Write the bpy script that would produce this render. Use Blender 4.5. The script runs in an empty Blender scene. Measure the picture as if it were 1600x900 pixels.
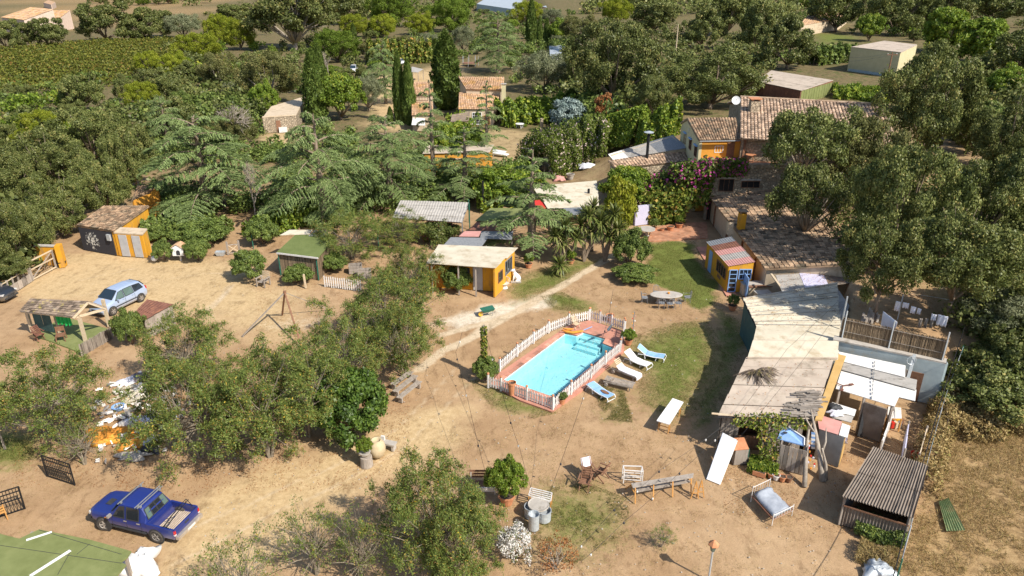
import bpy, math, random
import numpy as np
from mathutils import Vector, Matrix
sc = bpy.context.scene
COL = sc.collection
R = math.radians
# --- camera, world, sun, exposure
F, PITCH, CH = 1130.0, R(24.0), 25.0
cam_data = bpy.data.cameras.new('camera')
cam_data.lens = F / 1600 * 36
cam_data.sensor_width = 36
cam_data.clip_start = 0.5
cam_data.clip_end = 6000
cam = bpy.data.objects.new('camera', cam_data)
COL.objects.link(cam)
cam.location = (0, 0, CH)
cam.rotation_euler = (R(90) - PITCH, 0, 0)
sc.camera = cam
SUN_EL = R(44)
SUN_DIR = Vector((0.76 * math.cos(SUN_EL), -0.65 * math.cos(SUN_EL), math.sin(SUN_EL))).normalized()
world = bpy.data.worlds.new('World')
sc.world = world
world.use_nodes = True
wn = world.node_tree.nodes
sky = wn.new('ShaderNodeTexSky')
sky.sky_type = 'NISHITA'
sky.sun_disc = False
sky.sun_elevation = SUN_EL
sky.sun_rotation = math.atan2(SUN_DIR.x, SUN_DIR.y)
sky.air_density = 1.0
sky.dust_density = 1.2
world.node_tree.links.new(sky.outputs[0], wn['Background'].inputs[0])
wn['Background'].inputs[1].default_value = 0.12
sun_data = bpy.data.lights.new('sun', 'SUN')
sun_data.energy = 4.8
sun_data.angle = R(0.5)
sun_data.color = (1.0, 0.93, 0.82)
sun = bpy.data.objects.new('sun', sun_data)
COL.objects.link(sun)
sun.location = (60, -40, 90)
sun.rotation_euler = SUN_DIR.to_track_quat('Z', 'Y').to_euler()
sc.view_settings.view_transform = 'Standard'
sc.view_settings.look = 'None'
sc.view_settings.exposure = 0.4
sc.view_settings.gamma = 1
sc.cycles.use_denoising = True
sc.cycles.max_bounces = 6
sc.cycles.diffuse_bounces = 3
sc.cycles.glossy_bounces = 3
sc.cycles.transmission_bounces = 4
sc.cycles.transparent_max_bounces = 4
sc.cycles.caustics_reflective = False
sc.cycles.caustics_refractive = False
# --- helpers
def P(px, py, z=0.0):
 x = (px - 800) / F
 y = -(py - 450) / F
 c, s = math.cos(PITCH), math.sin(PITCH)
 d = (x, c + y * s, -s + y * c)
 t = (z - CH) / d[2]
 return Vector((d[0] * t, d[1] * t, z))
def S01(t): t = min(1, max(0, t)); return t * t * (3 - 2 * t)
def terrain(x, y):
 a = 5.0 * S01((x - 6) / 16) * S01((y - 78) / 14)
 b = 5.0 * S01((x - 29) / 7) * S01((y - 60) / 18)
 e = x - 21.2 - max(0, y - 41.5) * .46
 c = 2.92 * S01(e / .5) * S01((y - 41.5) / .5) if x < 27.2 else 2.92 * S01((y - 37) / 6) * S01((64 - x) / 10)
 return max(a, b, c)
def PG(px, py):
 z = 0.0
 for _ in range(40):
  p = P(px, py, z); z = z * .5 + terrain(p.x, p.y) * .5
 p = P(px, py, z); return p
def proj(p):
 c, s = math.cos(PITCH), math.sin(PITCH)
 dz = p[2] - CH
 zc = p[1] * c - dz * s
 yc = p[1] * s + dz * c
 return 800 + F * p[0] / zc, 450 - F * yc / zc, F / zc
def top_z(base, py):
 lo, hi = 0.0, 40.0
 for _ in range(40):
  m = (lo + hi) / 2
  if proj((base[0], base[1], base[2] + m))[1] > py: lo = m
  else: hi = m
 return lo
def lerp(a, b, t): return a + (b - a) * t
def mesh_np(name, v, f, tint=None, mat=None, smooth=False):
 v = np.asarray(v, dtype=np.float32); f = np.asarray(f, dtype=np.int32)
 me = bpy.data.meshes.new(name)
 k = f.shape[1]
 me.vertices.add(len(v)); me.vertices.foreach_set('co', v.ravel())
 me.loops.add(f.size); me.loops.foreach_set('vertex_index', f.ravel())
 me.polygons.add(len(f))
 me.polygons.foreach_set('loop_start', np.arange(0, f.size, k, dtype=np.int32))
 if smooth: me.polygons.foreach_set('use_smooth', np.ones(len(f), dtype=bool))
 me.update(calc_edges=True)
 if tint is not None:
  a = me.attributes.new('tint', 'FLOAT', 'POINT')
  a.data.foreach_set('value', np.asarray(tint, dtype=np.float32))
 if mat: me.materials.append(mat)
 return me
WLOC = {}
def wloc(o):
 p = Vector((0, 0, 0))
 while o is not None:
  p = p + Vector(o.location); o = o.parent
 return p
class MB:
 def __init__(s): s.v = []; s.f = []; s.t = []; s.tint = 0.0
 def add(s, vs, fs):
  o = len(s.v)
  s.v += [tuple(v) for v in vs]; s.t += [s.tint] * len(vs)
  s.f += [tuple(i + o for i in f) for f in fs]
  return s
 def hexa(s, b, t):
  return s.add(list(b) + list(t), [(3, 2, 1, 0), (4, 5, 6, 7), (0, 1, 5, 4), (1, 2, 6, 5), (2, 3, 7, 6), (3, 0, 4, 7)])
 def box(s, c, d, rz=0.0, M=None):
  if M is None: M = Matrix.Rotation(rz, 3, 'Z')
  c = Vector(c); h = [x / 2 for x in d]
  q = lambda i, j, k: c + M @ Vector((i * h[0], j * h[1], k * h[2]))
  return s.hexa([q(-1, -1, -1), q(1, -1, -1), q(1, 1, -1), q(-1, 1, -1)], [q(-1, -1, 1), q(1, -1, 1), q(1, 1, 1), q(-1, 1, 1)])
 def bar(s, a, b, w, h=None, up=(0, 0, 1)):
  a, b = Vector(a), Vector(b); h = h or w
  d = (b - a).normalized(); up = Vector(up)
  if abs(d.dot(up)) > .97: up = Vector((0, 1, 0)) if abs(d.y) < .9 else Vector((1, 0, 0))
  x = d.cross(up).normalized(); y = x.cross(d).normalized()
  x = x * w / 2; y = y * h / 2
  return s.hexa([a - x - y, a + x - y, a + x + y, a - x + y], [b - x - y, b + x - y, b + x + y, b - x + y])
 def tube(s, pts, r, n=6):
  pts = [Vector(p) for p in pts]; rs = r if isinstance(r, (list, tuple)) else [r] * len(pts)
  vs, fs = [], []
  for i, p in enumerate(pts):
   d = (pts[min(i + 1, len(pts) - 1)] - pts[max(i - 1, 0)]).normalized()
   up = Vector((0, 0, 1)) if abs(d.z) < .9 else Vector((1, 0, 0))
   x = d.cross(up).normalized(); y = x.cross(d)
   for k in range(n):
    a = 2 * math.pi * k / n
    vs.append(p + (x * math.cos(a) + y * math.sin(a)) * rs[i])
  for i in range(len(pts) - 1):
   for k in range(n):
    fs.append((i * n + k, i * n + (k + 1) % n, (i + 1) * n + (k + 1) % n, (i + 1) * n + k))
  fs.append(tuple(range(n))[::-1]); fs.append(tuple((len(pts) - 1) * n + k for k in range(n)))
  return s.add(vs, fs)
 def lathe(s, prof, c=(0, 0, 0), n=14, M=None):
  c = Vector(c); vs, fs = [], []
  for r, z in prof:
   for k in range(n):
    a = 2 * math.pi * k / n
    q = Vector((r * math.cos(a), r * math.sin(a), z))
    vs.append(c + (M @ q if M else q))
  for i in range(len(prof) - 1):
   for k in range(n):
    fs.append((i * n + k, i * n + (k + 1) % n, (i + 1) * n + (k + 1) % n, (i + 1) * n + k))
  fs.append(tuple(range(n))[::-1]); fs.append(tuple((len(prof) - 1) * n + k for k in range(n)))
  return s.add(vs, fs)
 def slab(s, q, t):
  q = [Vector(p) for p in q]
  n = (q[1] - q[0]).cross(q[3] - q[0]).normalized()
  if n.z < 0: n = -n
  lo = [p - n * t for p in q]
  return s.hexa(lo, q)
 def prism(s, poly, z0, z1):
  n = len(poly)
  vs = [(p[0], p[1], z0) for p in poly] + [(p[0], p[1], z1) for p in poly]
  fs = [tuple(range(n))[::-1], tuple(range(n, 2 * n))] + [(i, (i + 1) % n, n + (i + 1) % n, n + i) for i in range(n)]
  return s.add(vs, fs)
 def wall(s, a, b, z0, z1, t, z1b=None):
  a, b = Vector((a[0], a[1], 0)), Vector((b[0], b[1], 0)); z1b = z1 if z1b is None else z1b
  d = (b - a).normalized(); x = Vector((-d.y, d.x, 0)) * t / 2
  L = lambda p, z: Vector((p.x, p.y, z))
  return s.hexa([L(a - x, z0), L(b - x, z0), L(b + x, z0), L(a + x, z0)], [L(a - x, z1), L(b - x, z1b), L(b + x, z1b), L(a + x, z1)])
 def corr(s, q, n, amp, t=0.012, seg=4):
  q = [Vector(p) for p in q]; m = n * seg
  nrm = (q[1] - q[0]).cross(q[3] - q[0]).normalized()
  if nrm.z < 0: nrm = -nrm
  vs = []
  for sgn in (0, -1):
   for a, b in ((q[0], q[1]), (q[3], q[2])):
    for i in range(m + 1):
     vs.append(lerp(a, b, i / m) + nrm * (amp * math.cos(2 * math.pi * i / seg) + sgn * t))
  N = m + 1; fs = []
  for i in range(m):
   fs.append((i, i + 1, N + i + 1, N + i)); fs.append((2 * N + i + 1, 2 * N + i, 3 * N + i, 3 * N + i + 1))
   fs.append((i + 1, i, 2 * N + i, 2 * N + i + 1)); fs.append((N + i, N + i + 1, 3 * N + i + 1, 3 * N + i))
  fs.append((0, N, 3 * N, 2 * N)); fs.append((N + m, m, 2 * N + m, 3 * N + m))
  return s.add(vs, fs)
 def tiles(s, q, nc, nr, rng, h=.09):
  q = [Vector(p) for p in q]
  nrm = (q[1] - q[0]).cross(q[3] - q[0]).normalized()
  if nrm.z < 0: nrm = -nrm
  B = lambda u, w: lerp(lerp(q[0], q[1], u), lerp(q[3], q[2], u), w)
  for i in range(nc):
   for j in range(nr):
    s.tint = rng.random() - .5
    vs = []
    jx = (rng.random() - .5) * .12 / nc; jz = rng.random() * .02
    for w, k in ((j / nr - .15 / nr, 1.0), ((j + 1) / nr, .82)):
     for a in (0, 45, 90, 135, 180):
      u = (i + .5 - .47 * k * math.cos(R(a))) / nc + jx
      vs.append(B(u, w) + nrm * (h * k * math.sin(R(a)) + (.035 + jz if k == 1 else .0)))
    fs = [(a, a + 1, a + 6, a + 5) for a in range(4)] + [(0, 1, 2, 3, 4)]
    s.add(vs, fs)
  s.tint = 0
  return s
 def build(s, name, mat=None, parent=None, kind=None, smooth=False, label=None):
  me = bpy.data.meshes.new(name)
  off = wloc(parent) if parent is not None else Vector((0, 0, 0))
  me.from_pydata([(v[0] - off.x, v[1] - off.y, v[2] - off.z) for v in s.v], [], s.f)
  if any(s.t):
   a = me.attributes.new('tint', 'FLOAT', 'POINT'); a.data.foreach_set('value', np.asarray(s.t, dtype=np.float32))
  if smooth: me.polygons.foreach_set('use_smooth', np.ones(len(me.polygons), dtype=bool))
  if mat: me.materials.append(mat)
  me.update()
  o = bpy.data.objects.new(name, me); COL.objects.link(o)
  if parent is not None: o.parent = parent
  if kind: o['kind'] = kind
  if label: o['label'] = label
  return o
def tag(o, label, cat, group=None):
 o['label'] = label; o['category'] = cat
 if group: o['group'] = group
 return o
def thing(name, label, cat, loc=(0, 0, 0), rz=0.0, group=None):
 o = bpy.data.objects.new(name, None); COL.objects.link(o)
 o.empty_display_size = .3
 o.location = loc; o.rotation_euler = (0, 0, rz)
 return tag(o, label, cat, group)
def link_mesh(name, me, parent=None, kind=None):
 o = bpy.data.objects.new(name, me); COL.objects.link(o)
 if parent is not None: o.parent = parent
 if kind: o['kind'] = kind
 return o
KIDS = {}
def copy_tree(o, parent=None):
 c = o.copy(); COL.objects.link(c)
 if parent is not None: c.parent = parent
 for ch in [k for k in o.children]: copy_tree(ch, c)
 return c
def put(o, loc, rz=0.0, s=1.0, label=None):
 o.location = loc; o.rotation_euler = (0, 0, rz); o.scale = (s, s, s) if not isinstance(s, tuple) else s
 if label: o['label'] = label
 return o
def ground_rz(a, b): return math.atan2(b[1] - a[1], b[0] - a[0])
# --- materials
def lin(h):
 h = h.lstrip('#'); c = [int(h[i:i + 2], 16) / 255 for i in (0, 2, 4)]
 return tuple(x / 12.92 if x <= .04045 else ((x + .055) / 1.055) ** 2.4 for x in c) + (1,)
def pm(name, c1, c2=None, scale=2.0, rough=.85, bump=.25, bscale=18., metal=0., tint=.35, stretch=(1, 1, 1), c3=None, s3=.6, k3=.62, spec=.3):
 m = bpy.data.materials.new(name); m.use_nodes = True
 nt = m.node_tree; N = nt.nodes; Lk = nt.links.new
 b = N['Principled BSDF']
 b.inputs['Roughness'].default_value = rough; b.inputs['Metallic'].default_value = metal
 b.inputs['Specular IOR Level'].default_value = spec
 c1 = lin(c1) if isinstance(c1, str) else tuple(c1) + (1,); c2 = c1 if c2 is None else (lin(c2) if isinstance(c2, str) else tuple(c2) + (1,))
 tc = N.new('ShaderNodeTexCoord'); mp = N.new('ShaderNodeMapping'); mp.inputs['Scale'].default_value = stretch
 Lk(tc.outputs['Object'], mp.inputs['Vector'])
 n1 = N.new('ShaderNodeTexNoise'); n1.inputs['Scale'].default_value = scale; n1.inputs['Detail'].default_value = 6; n1.inputs['Roughness'].default_value = .65
 Lk(mp.outputs[0], n1.inputs['Vector'])
 r1 = N.new('ShaderNodeValToRGB'); r1.color_ramp.elements[0].position = .32; r1.color_ramp.elements[1].position = .68
 r1.color_ramp.elements[0].color = c1; r1.color_ramp.elements[1].color = c2
 Lk(n1.outputs[0], r1.inputs[0]); col = r1.outputs[0]
 if c3 is not None:
  c3 = lin(c3) if isinstance(c3, str) else tuple(c3) + (1,)
  n3 = N.new('ShaderNodeTexNoise'); n3.inputs['Scale'].default_value = s3; n3.inputs['Detail'].default_value = 8; n3.inputs['Roughness'].default_value = .7
  Lk(mp.outputs[0], n3.inputs['Vector'])
  r3 = N.new('ShaderNodeValToRGB'); r3.color_ramp.elements[0].position = k3 - .08; r3.color_ramp.elements[1].position = k3 + .05
  Lk(n3.outputs[0], r3.inputs[0])
  mx = N.new('ShaderNodeMix'); mx.data_type = 'RGBA'; Lk(r3.outputs[0], mx.inputs[0]); Lk(col, mx.inputs[6]); mx.inputs[7].default_value = c3
  col = mx.outputs[2]
 if tint:
  at = N.new('ShaderNodeAttribute'); at.attribute_name = 'tint'
  oi = N.new('ShaderNodeObjectInfo')
  ad = N.new('ShaderNodeMath'); ad.operation = 'MULTIPLY_ADD'; Lk(at.outputs['Fac'], ad.inputs[0]); ad.inputs[1].default_value = tint * 2; ad.inputs[2].default_value = 1 - tint * .25
  a2 = N.new('ShaderNodeMath'); a2.operation = 'MULTIPLY_ADD'; Lk(oi.outputs['Random'], a2.inputs[0]); a2.inputs[1].default_value = tint * .5; Lk(ad.outputs[0], a2.inputs[2])
  hs = N.new('ShaderNodeHueSaturation'); Lk(a2.outputs[0], hs.inputs['Value']); Lk(col, hs.inputs['Color']); col = hs.outputs[0]
 Lk(col, b.inputs['Base Color'])
 if bump:
  n2 = N.new('ShaderNodeTexNoise'); n2.inputs['Scale'].default_value = bscale; n2.inputs['Detail'].default_value = 5
  Lk(mp.outputs[0], n2.inputs['Vector'])
  bp = N.new('ShaderNodeBump'); bp.inputs['Strength'].default_value = bump; bp.inputs['Distance'].default_value = .03
  Lk(n2.outputs[0], bp.inputs['Height']); Lk(bp.outputs[0], b.inputs['Normal'])
 return m
def lm(name, stops, trans=.25, jit=.25, gloss=.04):
 gloss *= .4
 m = bpy.data.materials.new(name); m.use_nodes = True
 nt = m.node_tree; N = nt.nodes; Lk = nt.links.new
 N.remove(N['Principled BSDF'])
 at = N.new('ShaderNodeAttribute'); at.attribute_name = 'tint'
 rp = N.new('ShaderNodeValToRGB'); cr = rp.color_ramp
 while len(cr.elements) < len(stops): cr.elements.new(.5)
 for e, (p, c) in zip(cr.elements, stops): e.position = p; e.color = tuple(c) + (1,)
 Lk(at.outputs['Fac'], rp.inputs[0])
 oi = N.new('ShaderNodeObjectInfo')
 hs = N.new('ShaderNodeHueSaturation')
 v = N.new('ShaderNodeMath'); v.operation = 'MULTIPLY_ADD'; Lk(oi.outputs['Random'], v.inputs[0]); v.inputs[1].default_value = jit; v.inputs[2].default_value = 1 - jit / 2
 Lk(v.outputs[0], hs.inputs['Value']); Lk(rp.outputs[0], hs.inputs['Color'])
 d = N.new('ShaderNodeBsdfDiffuse'); t = N.new('ShaderNodeBsdfTranslucent'); g = N.new('ShaderNodeBsdfGlossy'); g.inputs['Roughness'].default_value = .45
 Lk(hs.outputs[0], d.inputs[0]); Lk(hs.outputs[0], t.inputs[0])
 m1 = N.new('ShaderNodeMixShader'); m1.inputs[0].default_value = trans; Lk(d.outputs[0], m1.inputs[1]); Lk(t.outputs[0], m1.inputs[2])
 m2 = N.new('ShaderNodeMixShader'); m2.inputs[0].default_value = gloss; Lk(m1.outputs[0], m2.inputs[1]); Lk(g.outputs[0], m2.inputs[2])
 Lk(m2.outputs[0], N['Material Output'].inputs[0])
 return m
M = {}
M['bark'] = pm('bark', (.16, .115, .08), (.30, .24, .18), 6, bump=.6, bscale=30, stretch=(1, 1, .3), tint=.2)
M['bark_pale'] = pm('bark_pale', (.27, .22, .17), (.42, .37, .31), 6, bump=.6, bscale=30, stretch=(1, 1, .3), tint=.2)
M['bark_twig'] = pm('twig_bark', (.17, .14, .10), (.30, .26, .20), 6, bump=.2, tint=.2)
M['oak'] = lm('oak_leaves', [(0, (0.055, 0.072, 0.019)), (.45, (0.128, 0.155, 0.042)), (.9, (0.240, 0.249, 0.081)), (1, (0.355, 0.295, 0.098))], .18, .3, .05)
M['oak_light'] = lm('oak_leaves_light', [(0, (0.076, 0.086, 0.025)), (.5, (0.152, 0.159, 0.052)), (.9, (0.228, 0.218, 0.081)), (1, (0.329, 0.225, 0.069))], .2, .2, .04)
M['pine'] = lm('pine_needles', [(0, (0.112, 0.153, 0.014)), (.5, (0.223, 0.264, 0.025)), (1, (0.363, 0.374, 0.046))], .22, .25, .02)
M['pine_dark'] = lm('pine_needles_dark', [(0, (0.059, 0.101, 0.014)), (.5, (0.119, 0.180, 0.024)), (1, (0.211, 0.274, 0.042))], .22, .25, .02)
M['cedar'] = lm('cedar_needles', [(0, (0.107, 0.166, 0.051)), (.5, (0.234, 0.312, 0.115)), (1, (0.391, 0.479, 0.195))], .2, .2, .03)
M['cypress'] = lm('cypress_scales', [(0, (0.051, 0.086, 0.018)), (.5, (0.101, 0.149, 0.031)), (1, (0.172, 0.219, 0.050))], .15, .2, .03)
M['feather'] = lm('feathery_leaves', [(0, (0.075, 0.110, 0.024)), (.45, (0.149, 0.200, 0.044)), (.82, (0.253, 0.281, 0.072)), (.86, (0.300, 0.222, 0.061)), (.93, (0.218, 0.110, 0.043)), (.985, (0.463, 0.355, 0.061)), (1, (0.572, 0.400, 0.037))], .25, .15, .04)
M['olive'] = lm('olive_leaves', [(0, (0.097, 0.114, 0.055)), (.5, (0.182, 0.202, 0.105)), (1, (0.303, 0.316, 0.176))], .2, .2, .05)
M['fresh'] = lm('fresh_leaves', [(0, (0.076, 0.124, 0.014)), (.5, (0.164, 0.248, 0.029)), (.9, (0.304, 0.372, 0.052)), (1, (0.455, 0.442, 0.057))], .3, .2, .05)
M['glossy'] = lm('glossy_leaves', [(0, (0.031, 0.060, 0.011)), (.5, (0.073, 0.132, 0.020)), (1, (0.169, 0.251, 0.039))], .2, .2, .08)
M['laurel'] = lm('laurel_leaves', [(0, (0.068, 0.101, 0.025)), (.5, (0.138, 0.195, 0.044)), (1, (0.261, 0.312, 0.075))], .2, .2, .05)
M['rust_leaf'] = lm('withered_leaves', [(0, (.22, .08, .03)), (.5, (.36, .16, .06)), (1, (.45, .26, .12))], .2, .1, .02)
M['blue_leaf'] = lm('blue_needles', [(0, (.12, .17, .15)), (.5, (.24, .31, .29)), (1, (.38, .45, .42))], .15, .1, .03)
M['yellow_leaf'] = lm('golden_leaves', [(0, (.12, .15, .012)), (.5, (.25, .27, .025)), (1, (.38, .36, .05))], .25, .1, .03)
M['oleander'] = lm('oleander_leaves', [(0, (0.066, 0.099, 0.015)), (.5, (0.143, 0.193, 0.033)), (.9, (0.253, 0.286, 0.066)), (.915, (0.660, 0.462, 0.440)), (1, (0.900, 0.726, 0.682))], .25, .15, .04)
M['bougain'] = lm('bougainvillea_leaves', [(0, (0.046, 0.078, 0.014)), (.5, (0.103, 0.156, 0.026)), (.74, (0.207, 0.260, 0.048)), (.80, (0.322, 0.221, 0.060)), (.83, (0.483, 0.065, 0.264)), (1, (0.713, 0.130, 0.456))], .25, .1, .04)
M['vine'] = lm('vine_leaves', [(0, (0.057, 0.092, 0.014)), (.5, (0.152, 0.198, 0.031)), (.85, (0.304, 0.317, 0.061)), (.95, (0.481, 0.343, 0.085)), (1, (0.506, 0.264, 0.073))], .25, .15, .04)
M['vineyard'] = lm('vineyard_leaves', [(0, (0.066, 0.085, 0.014)), (.5, (0.140, 0.160, 0.029)), (.9, (0.224, 0.220, 0.042)), (1, (0.281, 0.160, 0.047))], .25, 0, .03)
M['straw'] = lm('straw_blades', [(0, (.22, .15, .06)), (.6, (.38, .28, .12)), (.85, (.50, .38, .18)), (1, (.20, .20, .05))], .2, 0, .02)
M['lawn'] = lm('lawn_blades', [(0, (.07, .085, .018)), (.6, (.15, .16, .04)), (1, (.36, .29, .12))], .25, 0, .02)
M['pinkflower'] = lm('red_flower_leaves', [(0, (.05, .075, .018)), (.5, (.11, .14, .035)), (.93, (.2, .2, .06)), (.95, (.5, .09, .1)), (1, (.6, .16, .18))], .25, .1, .04)
# --- the ground: one sheet to the horizon
def inside_soft(X, Y, poly, w):
 pts = np.array([(p[0], p[1]) for p in poly]); n = len(pts)
 ins = np.zeros(X.shape, bool); dmin = np.full(X.shape, 1e9)
 for i in range(n):
  x0, y0 = pts[i]; x1, y1 = pts[(i + 1) % n]
  c = ((y0 > Y) != (y1 > Y)) & (X < (x1 - x0) * (Y - y0) / (y1 - y0 + 1e-12) + x0)
  ins ^= c
  L2 = (x1 - x0) ** 2 + (y1 - y0) ** 2 + 1e-12
  t = np.clip(((X - x0) * (x1 - x0) + (Y - y0) * (y1 - y0)) / L2, 0, 1)
  dmin = np.minimum(dmin, np.hypot(X - x0 - t * (x1 - x0), Y - y0 - t * (y1 - y0)))
 sd = np.where(ins, dmin, -dmin)
 return np.clip(sd / (2 * w) + .5, 0, 1)
def line_soft(X, Y, pts, r, w):
 dmin = np.full(X.shape, 1e9)
 for (x0, y0), (x1, y1) in zip(pts[:-1], pts[1:]):
  L2 = (x1 - x0) ** 2 + (y1 - y0) ** 2 + 1e-12
  t = np.clip(((X - x0) * (x1 - x0) + (Y - y0) * (y1 - y0)) / L2, 0, 1)
  dmin = np.minimum(dmin, np.hypot(X - x0 - t * (x1 - x0), Y - y0 - t * (y1 - y0)))
 return np.clip((r - dmin) / (2 * w) + .5, 0, 1)
PX = lambda l: [tuple(P(*q))[:2] for q in l]
GRASS = [([(985, 525), (1050, 505), (1105, 500), (1135, 545), (1120, 600), (1090, 650), (1045, 655), (1000, 625), (990, 580)], 1.9, .74),
   ([(1005, 378), (1085, 376), (1110, 420), (1135, 485), (1095, 490), (1045, 450), (1012, 430)], .6, 1.0),
   ([(1130, 488), (1162, 498), (1160, 560), (1122, 662), (1080, 672), (1112, 610), (1130, 545)], 1.0, .85),
   ([(845, 462), (880, 456), (920, 478), (905, 488), (860, 482)], 1.2, .9),
   ([(790, 452), (820, 425), (900, 402), (935, 408), (870, 450), (820, 470)], 1.5, .75),
   ([(730, 590), (780, 600), (870, 645), (830, 655), (765, 630)], .9, .7),
   ([(860, 760), (920, 755), (985, 780), (980, 830), (900, 880), (830, 870), (840, 790)], 2.2, .7),
   ([(-30, 680), (60, 690), (70, 715), (0, 725), (-40, 730)], 1.2, .9),
   ([(640, 430), (700, 440), (680, 460)], 1.5, .4),
   ([(930, 600), (975, 610), (990, 660), (940, 655)], 1.0, .6),
   ([(1330, 470), (1480, 470), (1600, 430), (1600, 560), (1480, 560)], 2.0, .35),
   ([(1270, 75), (1330, 75), (1330, 100), (1275, 95)], 3, 1.0),
   ([(10, 215), (60, 215), (60, 240), (10, 240)], 3, 1.0)]
SAND = [([(100, 400), (180, 388), (330, 400), (400, 420), (430, 470), (330, 500), (215, 480), (120, 470), (40, 470), (30, 440)], 2.5, 1.0),
  ([(240, 900), (330, 770), (500, 700), (600, 660), (660, 640), (720, 640), (700, 690), (600, 745), (520, 800), (430, 860), (380, 910)], 2.2, 1.0),
  ([(300, 480), (400, 440), (480, 440), (480, 540), (400, 545), (330, 520)], 2.5, .7),
  ([(745, 200), (842, 204), (832, 240), (792, 262), (742, 250)], 1.5, .55), ([(560, 120), (690, 108), (690, 122), (640, 135), (640, 200), (585, 205)], 3, .8), ([(405, 206), (470, 204), (480, 225), (410, 228)], 2, .7), ([(880, 285), (935, 270), (955, 262), (960, 280), (930, 290)], 1, .4),
  ([(560, 195), (640, 150), (620, 120), (700, 95), (740, 100), (640, 210)], 4, .8)]
WHITE = [([(690, 500), (760, 470), (860, 462), (880, 470), (800, 492), (740, 508), (690, 525)], .9, .8),
   ([(380, 510), (470, 480), (560, 485), (500, 515), (400, 530)], 1.5, .35)]
PATHL = [([(655, 575), (690, 548), (740, 525), (800, 490), (870, 450), (920, 420), (965, 395)], .42, .16, 1.0),
   ([(690, 522), (740, 510), (770, 500)], .35, .15, 1.0),
   ([(270, 880), (400, 815), (540, 752), (640, 690), (740, 590)], .2, .14, .5), ([(250, 850), (380, 790), (520, 728), (620, 668), (715, 575)], .2, .14, .5), ([(120, 462), (220, 440), (330, 425), (420, 430)], .2, .15, .45), ([(110, 440), (200, 420), (320, 410), (400, 412)], .2, .15, .45),
   ([(322, 485), (345, 465), (360, 445)], .3, .2, .8)]
STRAW = [([(1480, 640), (1600, 640), (1800, 700), (1800, 1000), (1390, 1000), (1420, 860)], 2.0, 1.0),
   ([(0, 50), (300, 40), (400, 0), (600, -20), (0, -20)], 8, .6)]
VINEYARD_PX = [(-200, 85), (0, 80), (130, 68), (270, 62), (290, 78), (225, 112), (180, 135), (95, 142), (0, 150), (-200, 160)]
def axis(lo, hi, st, far):
 d = list(np.arange(lo, hi + .01, st)); a, b = [], []; s, p = st, lo
 while p > -far: s *= 1.35; p -= s; a.append(p)
 s, p = st, hi
 while p < far: s *= 1.35; p += s; b.append(p)
 return np.array(a[::-1] + d + b)
gx, gy = axis(-62, 62, .5, 2600), axis(16, 166, .5, 2600)
X, Y = np.meshgrid(gx, gy)
rng = np.random.default_rng(5)
def vnoise(X, Y, s, seed):
 r = np.random.default_rng(seed); g = r.random((64, 64))
 x, y = X / s, Y / s; xi, yi = np.floor(x).astype(int), np.floor(y).astype(int); fx, fy = x - xi, y - yi
 fx, fy = fx * fx * (3 - 2 * fx), fy * fy * (3 - 2 * fy); G = lambda i, j: g[i % 64, j % 64]
 return (G(xi, yi) * (1 - fx) + G(xi + 1, yi) * fx) * (1 - fy) + (G(xi, yi + 1) * (1 - fx) + G(xi + 1, yi + 1) * fx) * fy
wob = (vnoise(X, Y, 2.2, 1) - .5) * 1.6 + (vnoise(X, Y, .8, 2) - .5) * .8
wob2 = (vnoise(X, Y, 2.2, 3) - .5) * 1.6 + (vnoise(X, Y, .8, 4) - .5) * .8
near = (np.abs(X) < 70) & (Y < 140)
Xw, Yw = X + wob, Y + wob2
def mask(lst, wobble=True):
 m = np.zeros(X.shape)
 for poly, w, k in lst: m = np.maximum(m, k * inside_soft(Xw if wobble else X, Yw if wobble else Y, PX(poly), w))
 return m
gm, sm_, wm, dm = mask(GRASS), mask(SAND), mask(WHITE), mask(STRAW)
pm_ = np.zeros(X.shape)
for pts, r, w, k in PATHL: pm_ = np.maximum(pm_, k * line_soft(X + wob * .12, Y + wob2 * .12, PX(pts), r, w))
fade = np.clip((170 - Y) / 10, 0, 1) * np.clip((Y - 14) / 3, 0, 1) * np.clip((64 - np.abs(X)) / 3, 0, 1)
Z = ((vnoise(X, Y, 1.3, 7) - .5) * .05 + (vnoise(X, Y, .7, 8) - .5) * .03 - .04) * fade - .02
_ST = lambda t: (lambda c: c * c * (3 - 2 * c))(np.clip(t, 0, 1))
Z = Z + np.maximum(np.maximum(5.0 * _ST((X - 6) / 16) * _ST((Y - 78) / 14), 5.0 * _ST((X - 29) / 7) * _ST((Y - 60) / 18)),
 np.where(X < 27.2, 2.92 * _ST((X - 21.2 - np.maximum(0, Y - 41.5) * .46) / .5) * _ST((Y - 41.5) / .5), 2.92 * _ST((Y - 37) / 6) * _ST((64 - X) / 10)))
POOL_PX = [(786, 594), (883, 521.5), (901, 525), (911.5, 520), (946, 530), (941.5, 537), (958.5, 544), (866, 622)]
DECK_PX = [(768, 600), (922, 488), (985, 528), (858, 640)]
deck = inside_soft(X, Y, PX(DECK_PX), .02) > .5
hole = inside_soft(X, Y, [lerp(P(*q), P(872, 570), -.01)[:2] for q in POOL_PX], .02) > .5
ny, nx = X.shape
idx = np.arange(nx * ny).reshape(ny, nx)
quads = np.stack([idx[:-1, :-1], idx[:-1, 1:], idx[1:, 1:], idx[1:, :-1]], -1).reshape(-1, 4)
hv = hole.ravel()
quads = quads[~(hv[quads].any(1))]
me = mesh_np('ground', np.stack([X, Y, Z], -1).reshape(-1, 3), quads, smooth=True)
for nm, arr in (('grass', gm), ('sand', sm_), ('white', wm), ('path', pm_), ('straw', dm), ('yard', (near * np.clip((110 - Y) / 40, 0, 1)))):
 a = me.attributes.new(nm, 'FLOAT', 'POINT'); a.data.foreach_set('value', arr.astype(np.float32).ravel())
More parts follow.
